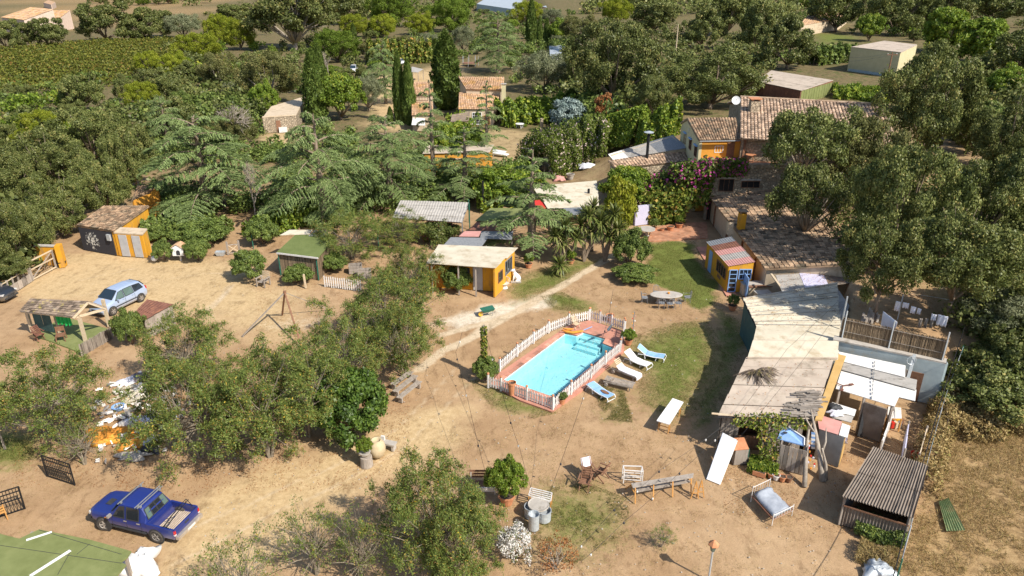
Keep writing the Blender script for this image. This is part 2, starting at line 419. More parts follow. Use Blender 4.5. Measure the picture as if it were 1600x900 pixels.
def ground_material():
 m = bpy.data.materials.new('earth'); m.use_nodes = True
 nt = m.node_tree; N = nt.nodes; Lk = nt.links.new; b = N['Principled BSDF']
 b.inputs['Roughness'].default_value = .95; b.inputs['Specular IOR Level'].default_value = .1
 tc = N.new('ShaderNodeTexCoord')
 def noise(s, d=6, r=.65, st=(1, 1, 1)):
  mp = N.new('ShaderNodeMapping'); mp.inputs['Scale'].default_value = st; Lk(tc.outputs['Object'], mp.inputs[0])
  n = N.new('ShaderNodeTexNoise'); n.inputs['Scale'].default_value = s; n.inputs['Detail'].default_value = d; n.inputs['Roughness'].default_value = r
  Lk(mp.outputs[0], n.inputs['Vector']); return n.outputs[0]
 def ramp(f, stops):
  r = N.new('ShaderNodeValToRGB'); cr = r.color_ramp
  while len(cr.elements) < len(stops): cr.elements.new(.5)
  for e, (p, c) in zip(cr.elements, stops): e.position = p; e.color = tuple(c) + (1,)
  Lk(f, r.inputs[0]); return r.outputs[0]
 def mix(f, a, c):
  x = N.new('ShaderNodeMix'); x.data_type = 'RGBA'; Lk(f, x.inputs[0]); Lk(a, x.inputs[6]); Lk(c, x.inputs[7]); return x.outputs[2]
 def attr(n):
  a = N.new('ShaderNodeAttribute'); a.attribute_name = n; return a.outputs['Fac']
 def edge(at, nz, k=.55):
  s = N.new('ShaderNodeMath'); s.operation = 'MULTIPLY_ADD'; Lk(nz, s.inputs[0]); s.inputs[1].default_value = k; s.inputs[2].default_value = -k / 2
  a = N.new('ShaderNodeMath'); a.operation = 'ADD'; Lk(at, a.inputs[0]); Lk(s.outputs[0], a.inputs[1])
  r = N.new('ShaderNodeMapRange'); r.inputs[1].default_value = .25; r.inputs[2].default_value = .75; Lk(a.outputs[0], r.inputs[0])
  q = N.new('ShaderNodeMath'); q.operation = 'MULTIPLY'; Lk(r.outputs[0], q.inputs[0])
  t = N.new('ShaderNodeMath'); t.operation = 'GREATER_THAN'; Lk(at, t.inputs[0]); t.inputs[1].default_value = .02; Lk(t.outputs[0], q.inputs[1])
  return q.outputs[0]
 big, mid, fine, grain, scuff = noise(.12), noise(.7), noise(3.5, 8, .75), noise(16, 4, .8), noise(1.1, 9, .78, (1, .55, 1))
 dirt = mix(ramp(big, [(.4, (0, 0, 0)), (.62, (1, 1, 1))]), ramp(mid, [(.3, (.32, .203, .110)), (.7, (.44, .288, .160))]), ramp(mid, [(.3, (.40, .264, .148)), (.7, (.50, .348, .205))]))
 dry = ramp(fine, [(.38, (.20, .125, .06)), (.52, (.32, .215, .105)), (.7, (.44, .32, .17))])
 far = ramp(mid, [(.34, (.085, .085, .035)), (.5, (.20, .15, .08)), (.6, (.085, .105, .033))])
 col = mix(attr('yard'), far, dirt)
 col = mix(ramp(fine, [(.52, (0, 0, 0)), (.72, (.65, .65, .65))]), col, dry)
 col = mix(edge(attr('straw'), fine), col, ramp(fine, [(.35, (.17, .11, .05)), (.5, (.36, .24, .118)), (.68, (.46, .33, .17))]))
 col = mix(edge(attr('sand'), mid), col, ramp(fine, [(.32, (.44, .305, .155)), (.6, (.58, .43, .24)), (.75, (.63, .48, .29))]))
 col = mix(edge(attr('white'), fine), col, ramp(fine, [(.3, (.52, .43, .31)), (.7, (.74, .67, .54))]))
 col = mix(edge(attr('grass'), fine, .9), col, ramp(grain, [(.3, (.075, .105, .02)), (.5, (.145, .175, .04)), (.72, (.27, .25, .085))]))
 col = mix(edge(attr('path'), fine, .3), col, ramp(fine, [(.3, (.48, .37, .24)), (.7, (.66, .54, .38))]))
 sf = ramp(scuff, [(.36, (.58, .55, .52)), (.48, (1, 1, 1)), (.62, (1.03, 1.03, 1.03)), (.72, (1.2, 1.2, 1.22))])
 x0 = N.new('ShaderNodeMix'); x0.data_type = 'RGBA'; x0.blend_type = 'MULTIPLY'; x0.inputs[0].default_value = .8; Lk(col, x0.inputs[6]); Lk(sf, x0.inputs[7]); col = x0.outputs[2]
 gr = ramp(grain, [(.25, (.62, .62, .62)), (.55, (1, 1, 1)), (.8, (1.12, 1.12, 1.12))])
 x = N.new('ShaderNodeMix'); x.data_type = 'RGBA'; x.blend_type = 'MULTIPLY'; x.inputs[0].default_value = .7; Lk(col, x.inputs[6]); Lk(gr, x.inputs[7])
 Lk(x.outputs[2], b.inputs['Base Color'])
 bp = N.new('ShaderNodeBump'); bp.inputs['Strength'].default_value = .55; bp.inputs['Distance'].default_value = .07; Lk(fine, bp.inputs['Height']); Lk(bp.outputs[0], b.inputs['Normal'])
 return m
me.materials.append(ground_material())
ground = link_mesh('ground', me, kind='structure')
def gz(x, y): return -.05
# --- foliage
def leaf_mesh(name, c, ax, nrm, L, W, tint, mat):
 ax = ax / (np.linalg.norm(ax, axis=1, keepdims=True) + 1e-9)
 sd = np.cross(ax, nrm); sd /= np.linalg.norm(sd, axis=1, keepdims=True) + 1e-9
 L = np.broadcast_to(np.asarray(L, float), (len(c),))[:, None]; W = np.broadcast_to(np.asarray(W, float), (len(c),))[:, None]
 v = np.stack([c - ax * L / 2, c + sd * W / 2 - ax * L * .05, c + ax * L / 2, c - sd * W / 2 - ax * L * .05], 1).reshape(-1, 3)
 f = np.arange(len(v)).reshape(-1, 4)
 return mesh_np(name, v, f, np.repeat(tint, 4), mat)
def unit(a): return a / (np.linalg.norm(a, axis=1, keepdims=True) + 1e-9)
def blob_leaves(rng, cen, rad, n, L, W, zsq=.85, shell=.55, upb=.25, zmin=None, updir=0., out=.9):
 k = rng.choice(len(cen), n, p=rad ** 2 / (rad ** 2).sum())
 mid = cen.mean(0); d = unit(rng.normal(size=(n, 3)) + upb * np.array([0, 0, 1.]) + .45 * unit(cen[k] - mid))
 r = rad[k] * (shell + (1 - shell) * np.sqrt(rng.random(n))) * (1 + .13 * rng.normal(size=n))
 p = cen[k] + d * r[:, None] * np.array([1, 1, zsq])
 nrm = unit(d * out * 1.25 + rng.normal(size=(n, 3)) * .38)
 ax = unit(rng.normal(size=(n, 3)) + d * .4 + np.array([0, 0, updir]))
 if zmin is not None:
  ok = p[:, 2] > zmin; p, nrm, ax, k = p[ok], nrm[ok], ax[ok], k[ok]
 m = len(p); s = .65 + .7 * rng.random(m)
 clump_shift = rng.normal(size=len(cen)) * .10
 t = np.clip(rng.beta(2.2, 2.2, m) + clump_shift[k], 0, 1)
 return p, ax, nrm, L * s, W * s, t
def dome(rng, R_, z0, H, n, size, fill=.72, low=-.45, jit=.09):
 i = np.arange(n) + .5; z = 1 - (1 - low) * i / n; ph = i * 2.39996 + rng.random() * 6
 rr = np.sqrt(np.clip(1 - z * z, 0, 1))
 zc = z0 + (H - z0) * .5; hz = (H - z0) * .5
 c = np.stack([rr * np.cos(ph) * R_ * fill, rr * np.sin(ph) * R_ * fill, zc + z * hz * fill], 1)
 c += rng.normal(size=c.shape) * R_ * jit
 c[:, :2] *= (1 + .16 * rng.normal(size=(n, 1)))
 return c, size * R_ * (.7 + .65 * rng.random(n))
def lobed(rng, R_, z0, H, n, size, low):
 L_, lr = dome(rng, R_, z0, H, 15, .40, .60, low); C, RR = [], []
 for c, r in zip(L_, lr):
  k = max(4, int(n / 15 * (r / lr.mean()) ** 2)); d = unit(rng.normal(size=(k, 3)) + .7 * unit((c - L_.mean(0))[None, :]) + np.array([0, 0, .3]))
  C.append(c + d * r * .78 * np.array([1, 1, .85])); RR.append(size * R_ * (.7 + .65 * rng.random(k)))
 return np.concatenate(C), np.concatenate(RR)
def limbs(rng, cen, base_z, r0, H, mat, nl=9, lean=.0, name='trunk'):
 mb = MB(); top = Vector((lean * H, 0, base_z))
 mb.tube([(0, 0, -.15), (lean * H * .4, 0, base_z * .5), top], [r0 * 1.25, r0, r0 * .8], 8)
 for i in rng.permutation(len(cen))[:nl]:
  c = Vector(cen[i]); m = lerp(top, c, .5) + Vector(rng.normal(size=3)) * .12 * H * .3
  mb.tube([top - Vector((0, 0, base_z * .2)), m, c, c + (c - m) * .3], [r0 * .6, r0 * .34, r0 * .16, .015], 5)
  for q in range(2):
   e = c + Vector(rng.normal(size=3)) * r0 * 2.5; mb.tube([m, lerp(m, e, .6), e], [r0 * .2, r0 * .12, .012], 4)
 me = bpy.data.meshes.new(name); me.from_pydata(mb.v, [], mb.f); me.materials.append(mat); me.polygons.foreach_set('use_smooth', np.ones(len(me.polygons), bool)); return me
PROTO = {}
def proto(sp, trunk, crown, r, h):
 a = np.empty(len(crown.vertices) * 3, np.float32); crown.vertices.foreach_get('co', a); a = a.reshape(-1, 3)
 r = float(np.percentile(np.hypot(a[:, 0], a[:, 1]), 97)); h = float(np.percentile(a[:, 2], 99.6))
 PROTO.setdefault(sp, []).append((trunk, crown, r, h))
def make_blob(sp, seeds, R_, H, z0, nc, size, n, L, W, mat, bark, fill=.72, low=-.45, zsq=.85, shell=.5, updir=0., r0=.3, nl=9, lean=0., lobes=False):
 for sd in seeds:
  rng = np.random.default_rng(sd)
  c, rad = (lobed(rng, R_, z0, H, nc, size, low) if lobes else dome(rng, R_, z0, H, nc, size, fill, low))
  p, ax, nr, l, w, t = blob_leaves(rng, c, rad, n, L, W, zsq, shell, zmin=z0 * .55, updir=updir)
  proto(sp, limbs(rng, c, z0 * .95, r0, H, bark, nl, lean), leaf_mesh('crown', p, ax, nr, l, w, t, mat), R_, H)
make_blob('oak', (1, 2, 3), 5, 8, .9, 130, .15, 40000, .21, .135, M['oak'], M['bark'], low=-.8, lobes=True)
make_blob('oak_high', (43, 44), 5, 8, 2.7, 120, .15, 32000, .21, .135, M['oak'], M['bark'], low=-.6, lobes=True, r0=.22)
make_blob('oak_far', (4, 5, 6), 5, 8, .9, 100, .17, 18000, .33, .22, M['oak'], M['bark'], low=-.75, lobes=True)
make_blob('oak_light', (7, 8), 5, 8, 1.0, 120, .15, 36000, .22, .13, M['oak_light'], M['bark_pale'], lobes=True)
make_blob('oak_open', (9,), 5, 8.5, 4.0, 80, .155, 22000, .22, .14, M['oak'], M['bark_pale'], shell=.3, nl=22, r0=.24)
make_blob('eucalyptus', (10,), 5, 8, 1.2, 70, .18, 20000, .3, .17, M['oak'], M['bark_pale'], shell=.3, nl=20, lobes=True)
make_blob('pine', (11, 12, 13), 5, 8, .7, 75, .19, 18000, .40, .13, M['pine'], M['bark'], updir=.9, low=-.8, fill=.8)
make_blob('pine_dark', (14, 15), 5, 8, .7, 75, .19, 18000, .40, .13, M['pine_dark'], M['bark'], updir=.9, low=-.8, fill=.8)
make_blob('olive', (16, 17), 5, 8, .8, 70, .19, 18000, .32, .11, M['olive'], M['bark'], updir=.5, shell=.35)
make_blob('fresh', (18, 19), 5, 8, .5, 75, .19, 18000, .36, .24, M['fresh'], M['bark'], shell=.4)
make_blob('laurel', (20, 21), 5, 7, .0, 75, .19, 16000, .42, .22, M['laurel'], M['bark'], low=-.2, shell=.45, r0=.2)
make_blob('glossy', (22, 23), 5, 7, .2, 75, .19, 16000, .46, .28, M['glossy'], M['bark'], low=-.4, shell=.5)
make_blob('blue', (24,), 5, 9, .3, 40, .25, 5000, .8, .3, M['blue_leaf'], M['bark'], low=-.6)
make_blob('rust', (25,), 5, 7, .5, 36, .22, 2600, .8, .5, M['rust_leaf'], M['bark_pale'], nl=16, shell=.3)
make_blob('golden', (26,), 5, 14, .3, 60, .25, 6000, .9, .3, M['yellow_leaf'], M['bark'], fill=.6, updir=1.2, low=-.9)
make_blob('bamboo', (27,), 5, 12, .5, 60, .22, 8000, .9, .36, M['fresh'], M['bark'], updir=.8, low=-.8)
make_blob('redshrub', (28,), 5, 6, .1, 44, .26, 8000, .6, .32, M['pinkflower'], M['bark'], low=-.2)
def make_feather(sd, R_, H, n, sparse=1.0):
 rng = np.random.default_rng(sd)
 nc = 84
 c, rad = dome(rng, R_, H * .16, H, nc, .15, .84, -.7, .15); c[:, 2] = np.maximum(c[:, 2], .35)
 rad = rad * sparse
 k = rng.choice(nc, n, p=rad ** 2 / (rad ** 2).sum())
 nf = 26; fd = unit(rng.normal(size=(nc * nf, 3)) * np.array([1, 1, .45]) + np.array([0, 0, .25]))
 fi = k * nf + rng.integers(0, nf, n); d = fd[fi]
 u = rng.random(n) ** .8
 p = c[k] + d * (rad[k] * 1.25 * u)[:, None]; p[:, 2] -= (u ** 2) * rad[k] * .45
 sd_ = np.cross(d, np.array([0, 0, 1.])); sd_ = unit(sd_)
 side = np.where(rng.random(n) < .5, -1, 1)[:, None]
 p += sd_ * side * (.04 + .10 * rng.random((n, 1))) + rng.normal(size=(n, 3)) * .05
 ax = unit(d * .5 + sd_ * side + rng.normal(size=(n, 3)) * .35)
 nr = unit(np.array([0, 0, 1.]) + rng.normal(size=(n, 3)) * .45 + d * .35)
 s = .7 + .6 * rng.random(n)
 t = np.clip(rng.beta(1.6, 2.0, n) * .92 + rng.normal(size=nc)[k] * .05, 0, 1)
 pod = rng.random(n) < .07 + .09 * (rng.random(nc) < .3)[k]; t = np.where(pod, .84 + .16 * rng.random(n), np.minimum(t, .82))
 crown = leaf_mesh('crown', p, ax, nr, .16 * s, .06 * s, t, M['feather'])
 mb = MB();
 for stem in range(3):
  a = stem * 2.1 + rng.random(); top = Vector((math.cos(a) * R_ * .22, math.sin(a) * R_ * .22, H * .34))
  mb.tube([(math.cos(a) * .08, math.sin(a) * .08, -.1), top * .5 + Vector((0, 0, .1)), top], [.13, .10, .08], 6)
  for i in range(stem, nc, 3):
   q = Vector(c[i]); m = lerp(top, q, .45) + Vector(rng.normal(size=3)) * .2
   mb.tube([top, m, q], [.04, .026, .008], 4)
 tm = bpy.data.meshes.new('trunk'); tm.from_pydata(mb.v, [], mb.f); tm.materials.append(M['bark_twig'])
 return tm, crown
for sd in (31, 32, 33): proto('feather', *make_feather(sd, 4.2, 5.0, 35000), 4.2, 5.0)
proto('feather_thin', *make_feather(34, 3, 3.6, 3200, .75), 3, 3.6)
def make_cypress(sd, R_, H, n):
 rng = np.random.default_rng(sd); u = rng.random(n) ** .85; a = rng.random(n) * 2 * math.pi
 prof = np.interp(u, [0, .04, .15, .45, .75, .92, 1], [.5, .8, 1, .95, .66, .34, .03])
 lump = 1 + .16 * np.sin(a * 5 + u * 9 + sd) + .1 * np.sin(a * 9 - u * 31)
 r = R_ * prof * lump * (.72 + .28 * np.sqrt(rng.random(n)))
 p = np.stack([r * np.cos(a), r * np.sin(a), .1 + u * (H - .1)], 1)
 out = np.stack([np.cos(a), np.sin(a), .25 + 0 * a], 1)
 nr = unit(out + rng.normal(size=(n, 3)) * .45); ax = unit(np.array([0, 0, 1.]) + rng.normal(size=(n, 3)) * .28 + out * .25)
 mb = MB().tube([(0, 0, -.1), (0, 0, H * .5), (0, 0, H * .95)], [.16, .1, .02], 6)
 tm = bpy.data.meshes.new('trunk'); tm.from_pydata(mb.v, [], mb.f); tm.materials.append(M['bark'])
 return tm, leaf_mesh('crown', p, ax, nr, .75 * (.6 + .8 * rng.random(n)), .2, rng.beta(2, 2, n), M['cypress'])
proto('cypress', *make_cypress(41, 1, 12, 6000), 1, 12); proto('cypress', *make_cypress(42, 1, 12, 6000), 1, 12)
def make_cedar(sd, R_, H, nb, per, sparse=1.0, SW=.46, prof=(.8, 1.0, 1.0, .84, .55, .12)):
 rng = np.random.default_rng(sd); C, A, Nn, T, Ls = [], [], [], [], []
 mb = MB(); mb.tube([(0, 0, -.2), (0, 0, H * .35), (.05, 0, H * .7), (0, .05, H)], [.42 * R_ / 5, .3 * R_ / 5, .16 * R_ / 5, .02], 8)
 for i in range(nb):
  u = (i + .5 + rng.normal() * .3) / nb; z = H * (.13 + .86 * np.clip(u, 0, 1) ** .95)
  a = i * 2.39996 + rng.normal() * .25
  ln = R_ * np.interp(u, [0, .12, .3, .6, .85, 1], prof) * (.75 + .4 * rng.random())
  rise = ln * (.10 + .16 * rng.random()) * (1 if u < .8 else 2); droop = ln * (.20 + .14 * rng.random())
  dv = np.array([math.cos(a), math.sin(a), 0]); sv = np.array([-dv[1], dv[0], 0])
  cur = lambda t: np.outer(t * ln, dv) + np.outer(z + rise * np.sin(t * 1.9) - droop * t ** 2.2, [0, 0, 1.])
  tt = np.linspace(0, 1, 6); mb.tube([Vector(q) for q in cur(tt)], list(.085 * R_ / 5 * (1 - tt * .9)), 4)
  n = int(per * ln / R_ * sparse) + 30; nbr = 2 * int(8 + ln * 4)
  bt = np.sort(.12 + .88 * rng.random(nbr)); bs = np.where(np.arange(nbr) % 2, 1, -1); bl = ln * SW * (1.12 - bt) ** .6 * (.7 + .6 * rng.random(nbr)); bk = .55 + .35 * rng.random(nbr); bh = rng.normal(size=nbr) * .05
  j = rng.integers(0, nbr, n); v = rng.random(n) ** .75
  b0 = cur(bt[j]); dirb = unit(np.outer(bk[j], dv) + np.outer(bs[j], sv) + .01)
  p = b0 + dirb * (bl[j] * v)[:, None]; p[:, 2] += bh[j] - .20 * bl[j] * v ** 2 + rng.normal(size=n) * .015 - .13 * rng.random(n) ** 3
  p += rng.normal(size=(n, 3)) * .022
  hang = rng.random(n) < .22
  ax = unit(dirb + rng.normal(size=(n, 3)) * .32 + np.where(hang, -.7, -.12)[:, None] * np.array([0, 0, 1.]))
  C.append(p); A.append(ax); Nn.append(unit(np.array([0, 0, 1.]) + dirb * .3 + rng.normal(size=(n, 3)) * .22)); T.append(np.clip(rng.beta(2, 2, n) + rng.normal() * .07, 0, 1)); Ls.append(.19 * (.6 + .8 * rng.random(n)))
 C, A, Nn, T, Ls = map(np.concatenate, (C, A, Nn, T, Ls))
 tm = bpy.data.meshes.new('trunk'); tm.from_pydata(mb.v, [], mb.f); tm.materials.append(M['bark'])
 return tm, leaf_mesh('crown', C, A, Nn, Ls, Ls * .26, T, M['cedar'])
proto('cedar', *make_cedar(51, 5, 8.6, 30, 3600), 5, 11)
proto('cedar', *make_cedar(52, 5.4, 8.2, 27, 3900), 5, 11)
proto('cedar', *make_cedar(54, 5, 9.4, 32, 3400, .9), 5, 11)
proto('cedar_sparse', *make_cedar(53, 5, 12, 30, 3000, .9, .34, (.8, 1, .85, .5, .26, .06)), 5, 11)
def make_bare(sd):
 rng = np.random.default_rng(sd); mb = MB()
 def grow(p, d, ln, r, lev):
  e = p + d * ln; mb.tube([p, lerp(p, e, .5) + Vector(rng.normal(size=3)) * ln * .05, e], [r, r * .8, r * .55], 4)
  if lev:
   for _ in range(4): grow(lerp(p, e, .45 + .55 * rng.random()), (d + Vector(rng.normal(size=3)) * .55 + Vector((0, 0, .12))).normalized(), ln * .68, r * .55, lev - 1)
 grow(Vector((0, 0, -.1)), Vector((0, 0, 1)), 2.4, .16, 4)
 me = bpy.data.meshes.new('branches'); me.from_pydata(mb.v, [], mb.f); me.materials.append(M['bark_pale']); return me
BARE = make_bare(61)
KIND = {'oak': ('oak_tree', 'tree'), 'oak_far': ('oak_tree', 'tree'), 'oak_high': ('oak_tree', 'tree'), 'oak_light': ('oak_tree', 'tree'), 'oak_open': ('oak_tree', 'tree'), 'eucalyptus': ('eucalyptus_tree', 'tree'), 'pine': ('pine_tree', 'tree'),
  'pine_dark': ('pine_tree', 'tree'), 'olive': ('olive_tree', 'tree'), 'fresh': ('leafy_tree', 'tree'), 'laurel': ('shrub', 'shrub'), 'glossy': ('evergreen_bush', 'bush'), 'blue': ('blue_conifer', 'tree'), 'rust': ('withered_shrub', 'shrub'),
  'golden': ('golden_conifer', 'tree'), 'bamboo': ('bamboo_clump', 'bamboo'), 'redshrub': ('flowering_shrub', 'shrub'), 'feather': ('feathery_tree', 'tree'), 'feather_thin': ('feathery_sapling', 'tree'),
  'cypress': ('cypress_tree', 'tree'), 'cedar': ('cedar_tree', 'tree'), 'cedar_sparse': ('cedar_tree', 'tree')}
trng = random.Random(11); tcount = {}
def plant(sp, base, h, r, label, group=None, rz=None):
 i = tcount.get(sp, 0); tcount[sp] = i + 1
 tm, cm, r0, h0 = PROTO[sp][i % len(PROTO[sp])]
 nm, cat = KIND[sp]
 t = thing(nm, label, cat, (base[0], base[1], base[2] - .03), trng.random() * 6.28 if rz is None else rz, group)
 t.scale = (r / r0, r / r0, h / h0)
 link_mesh('trunk', tm, t); link_mesh('crown', cm, t)
 return t
def tree(sp, box, label, yd=None, group=None, dy=None):
 x0, y0, x1, y1 = box; z = PG((x0 + x1) / 2, y1).z
 if yd is not None:
  z = 0.
  for _ in range(3):
   lo, hi = -5., 24.
   for _ in range(40):
    m = (lo + hi) / 2
    if P((x0 + x1) / 2, (y0 + y1) / 2, m).y > yd: lo = m
    else: hi = m
   q = P((x0 + x1) / 2, (y0 + y1) / 2, lo); z = terrain(q.x, yd)
  b = Vector((q.x, yd, z)); s = proj(q)[2]
  return plant(sp, b, max(top_z(b, y0), .5), (x1 - x0) / 2 / s, label, group)
 s = proj(P((x0 + x1) / 2, y1, z))[2]; r = (x1 - x0) / 2 / s
 b = P((x0 + x1) / 2, y1, z); k = .75 if dy is None else dy
 b = b + Vector((b.x, b.y, 0)).normalized() * r * k
 b = Vector((P((x0 + x1) / 2, proj(b)[1], z).x, b.y, z))
 return plant(sp, b, max(top_z(b, y0), .5), r, label, group)
def scatter_leaves(name, pts_fn, n, L, W, mat, seed, parent=None, kind=None, up=.3):
 rng = np.random.default_rng(seed); p, d = pts_fn(rng, n)
 off = np.array(wloc(parent)) if parent is not None else 0
 me = leaf_mesh(name, p - off, unit(rng.normal(size=(n, 3)) + d * .3 + np.array([0, 0, up])), unit(d + rng.normal(size=(n, 3)) * .6), L * (.65 + .7 * rng.random(n)), W * (.65 + .7 * rng.random(n)), rng.random(n), mat)
 return link_mesh(name, me, parent, kind)
def hedge_pts(path, w, h, z0=0.):
 path = [Vector(p) for p in path]
 def fn(rng, n):
  seg = [(b - a).length for a, b in zip(path[:-1], path[1:])]; k = rng.choice(len(seg), n, p=np.array(seg) / sum(seg)); t = rng.random(n)
  A = np.array([tuple(p) for p in path]); q = A[k] + (A[k + 1] - A[k]) * t[:, None]
  dv = unit(A[k + 1] - A[k]); sv = np.stack([-dv[:, 1], dv[:, 0], 0 * dv[:, 0]], 1)
  a = rng.random(n) * math.pi; rr = .72 + .28 * np.sqrt(rng.random(n)); s_ = q[:, 0] * 1.3 + q[:, 1] * 1.1
  lump = 1 + .16 * np.sin(s_ * 1.7 + a * 2) + .12 * np.sin(s_ * 3.9 - a * 3) + .08 * np.sin(s_ * 8 + a)
  ca, sa = np.cos(a), np.sin(a) ** .7
  p = q + sv * (ca * w / 2 * rr * lump)[:, None]; p[:, 2] += z0 + sa * h * rr * lump
  d = sv * ca[:, None] + np.array([0, 0, 1.]) * sa[:, None]
  return p, d
 return fn
def quad_pts(q, depth, rough=1.0):
 Q = np.array([tuple(Vector(p)) for p in q])
 nrm = np.cross(Q[1] - Q[0], Q[3] - Q[0]); nrm /= np.linalg.norm(nrm)
 if nrm[1] > 0 and abs(nrm[1]) > abs(nrm[2]): nrm = -nrm
 if abs(nrm[2]) >= abs(nrm[1]) and nrm[2] < 0: nrm = -nrm
 def fn(rng, n):
  u, v = rng.random(n)[:, None], rng.random(n)[:, None]
  p = (Q[0] * (1 - u) + Q[1] * u) * (1 - v) + (Q[3] * (1 - u) + Q[2] * u) * v
  lump = .55 + .3 * np.sin(u * 17 + v * 5) * np.sin(v * 11) + .25 * np.sin(u * 41 - v * 23)
  p = p + nrm * depth * np.clip(lump, .05, 1.2) * (.4 + .6 * rng.random((n, 1))) + rng.normal(size=(n, 3)) * depth * .18 * rough
  return p, np.tile(nrm, (n, 1))
 return fn
def thicket(name, zones, mat, seed, leaf, bl, hr, rr):
 rng = np.random.default_rng(seed); CC, RR = [], []
 for (x0, y0, x1, y1), n in zones:
  for _ in range(n):
   p = PG(rng.uniform(x0, x1), rng.uniform(y0, y1)); r = rng.uniform(*rr); h = rng.uniform(*hr)
   for _ in range(5): CC.append((p.x + rng.normal() * r * .55, p.y + rng.normal() * r * .55, p.z + h * rng.uniform(.25, .85))); RR.append(r * rng.uniform(.45, .75))
 p, ax, nr, l, w, t = blob_leaves(rng, np.array(CC), np.array(RR), bl * len(CC), leaf, leaf * .62, .8, .45)
 t = np.clip(t + np.repeat(0, len(t)), 0, 1); return link_mesh(name, leaf_mesh(name, p, ax, nr, l, w, t, mat), None, 'stuff')
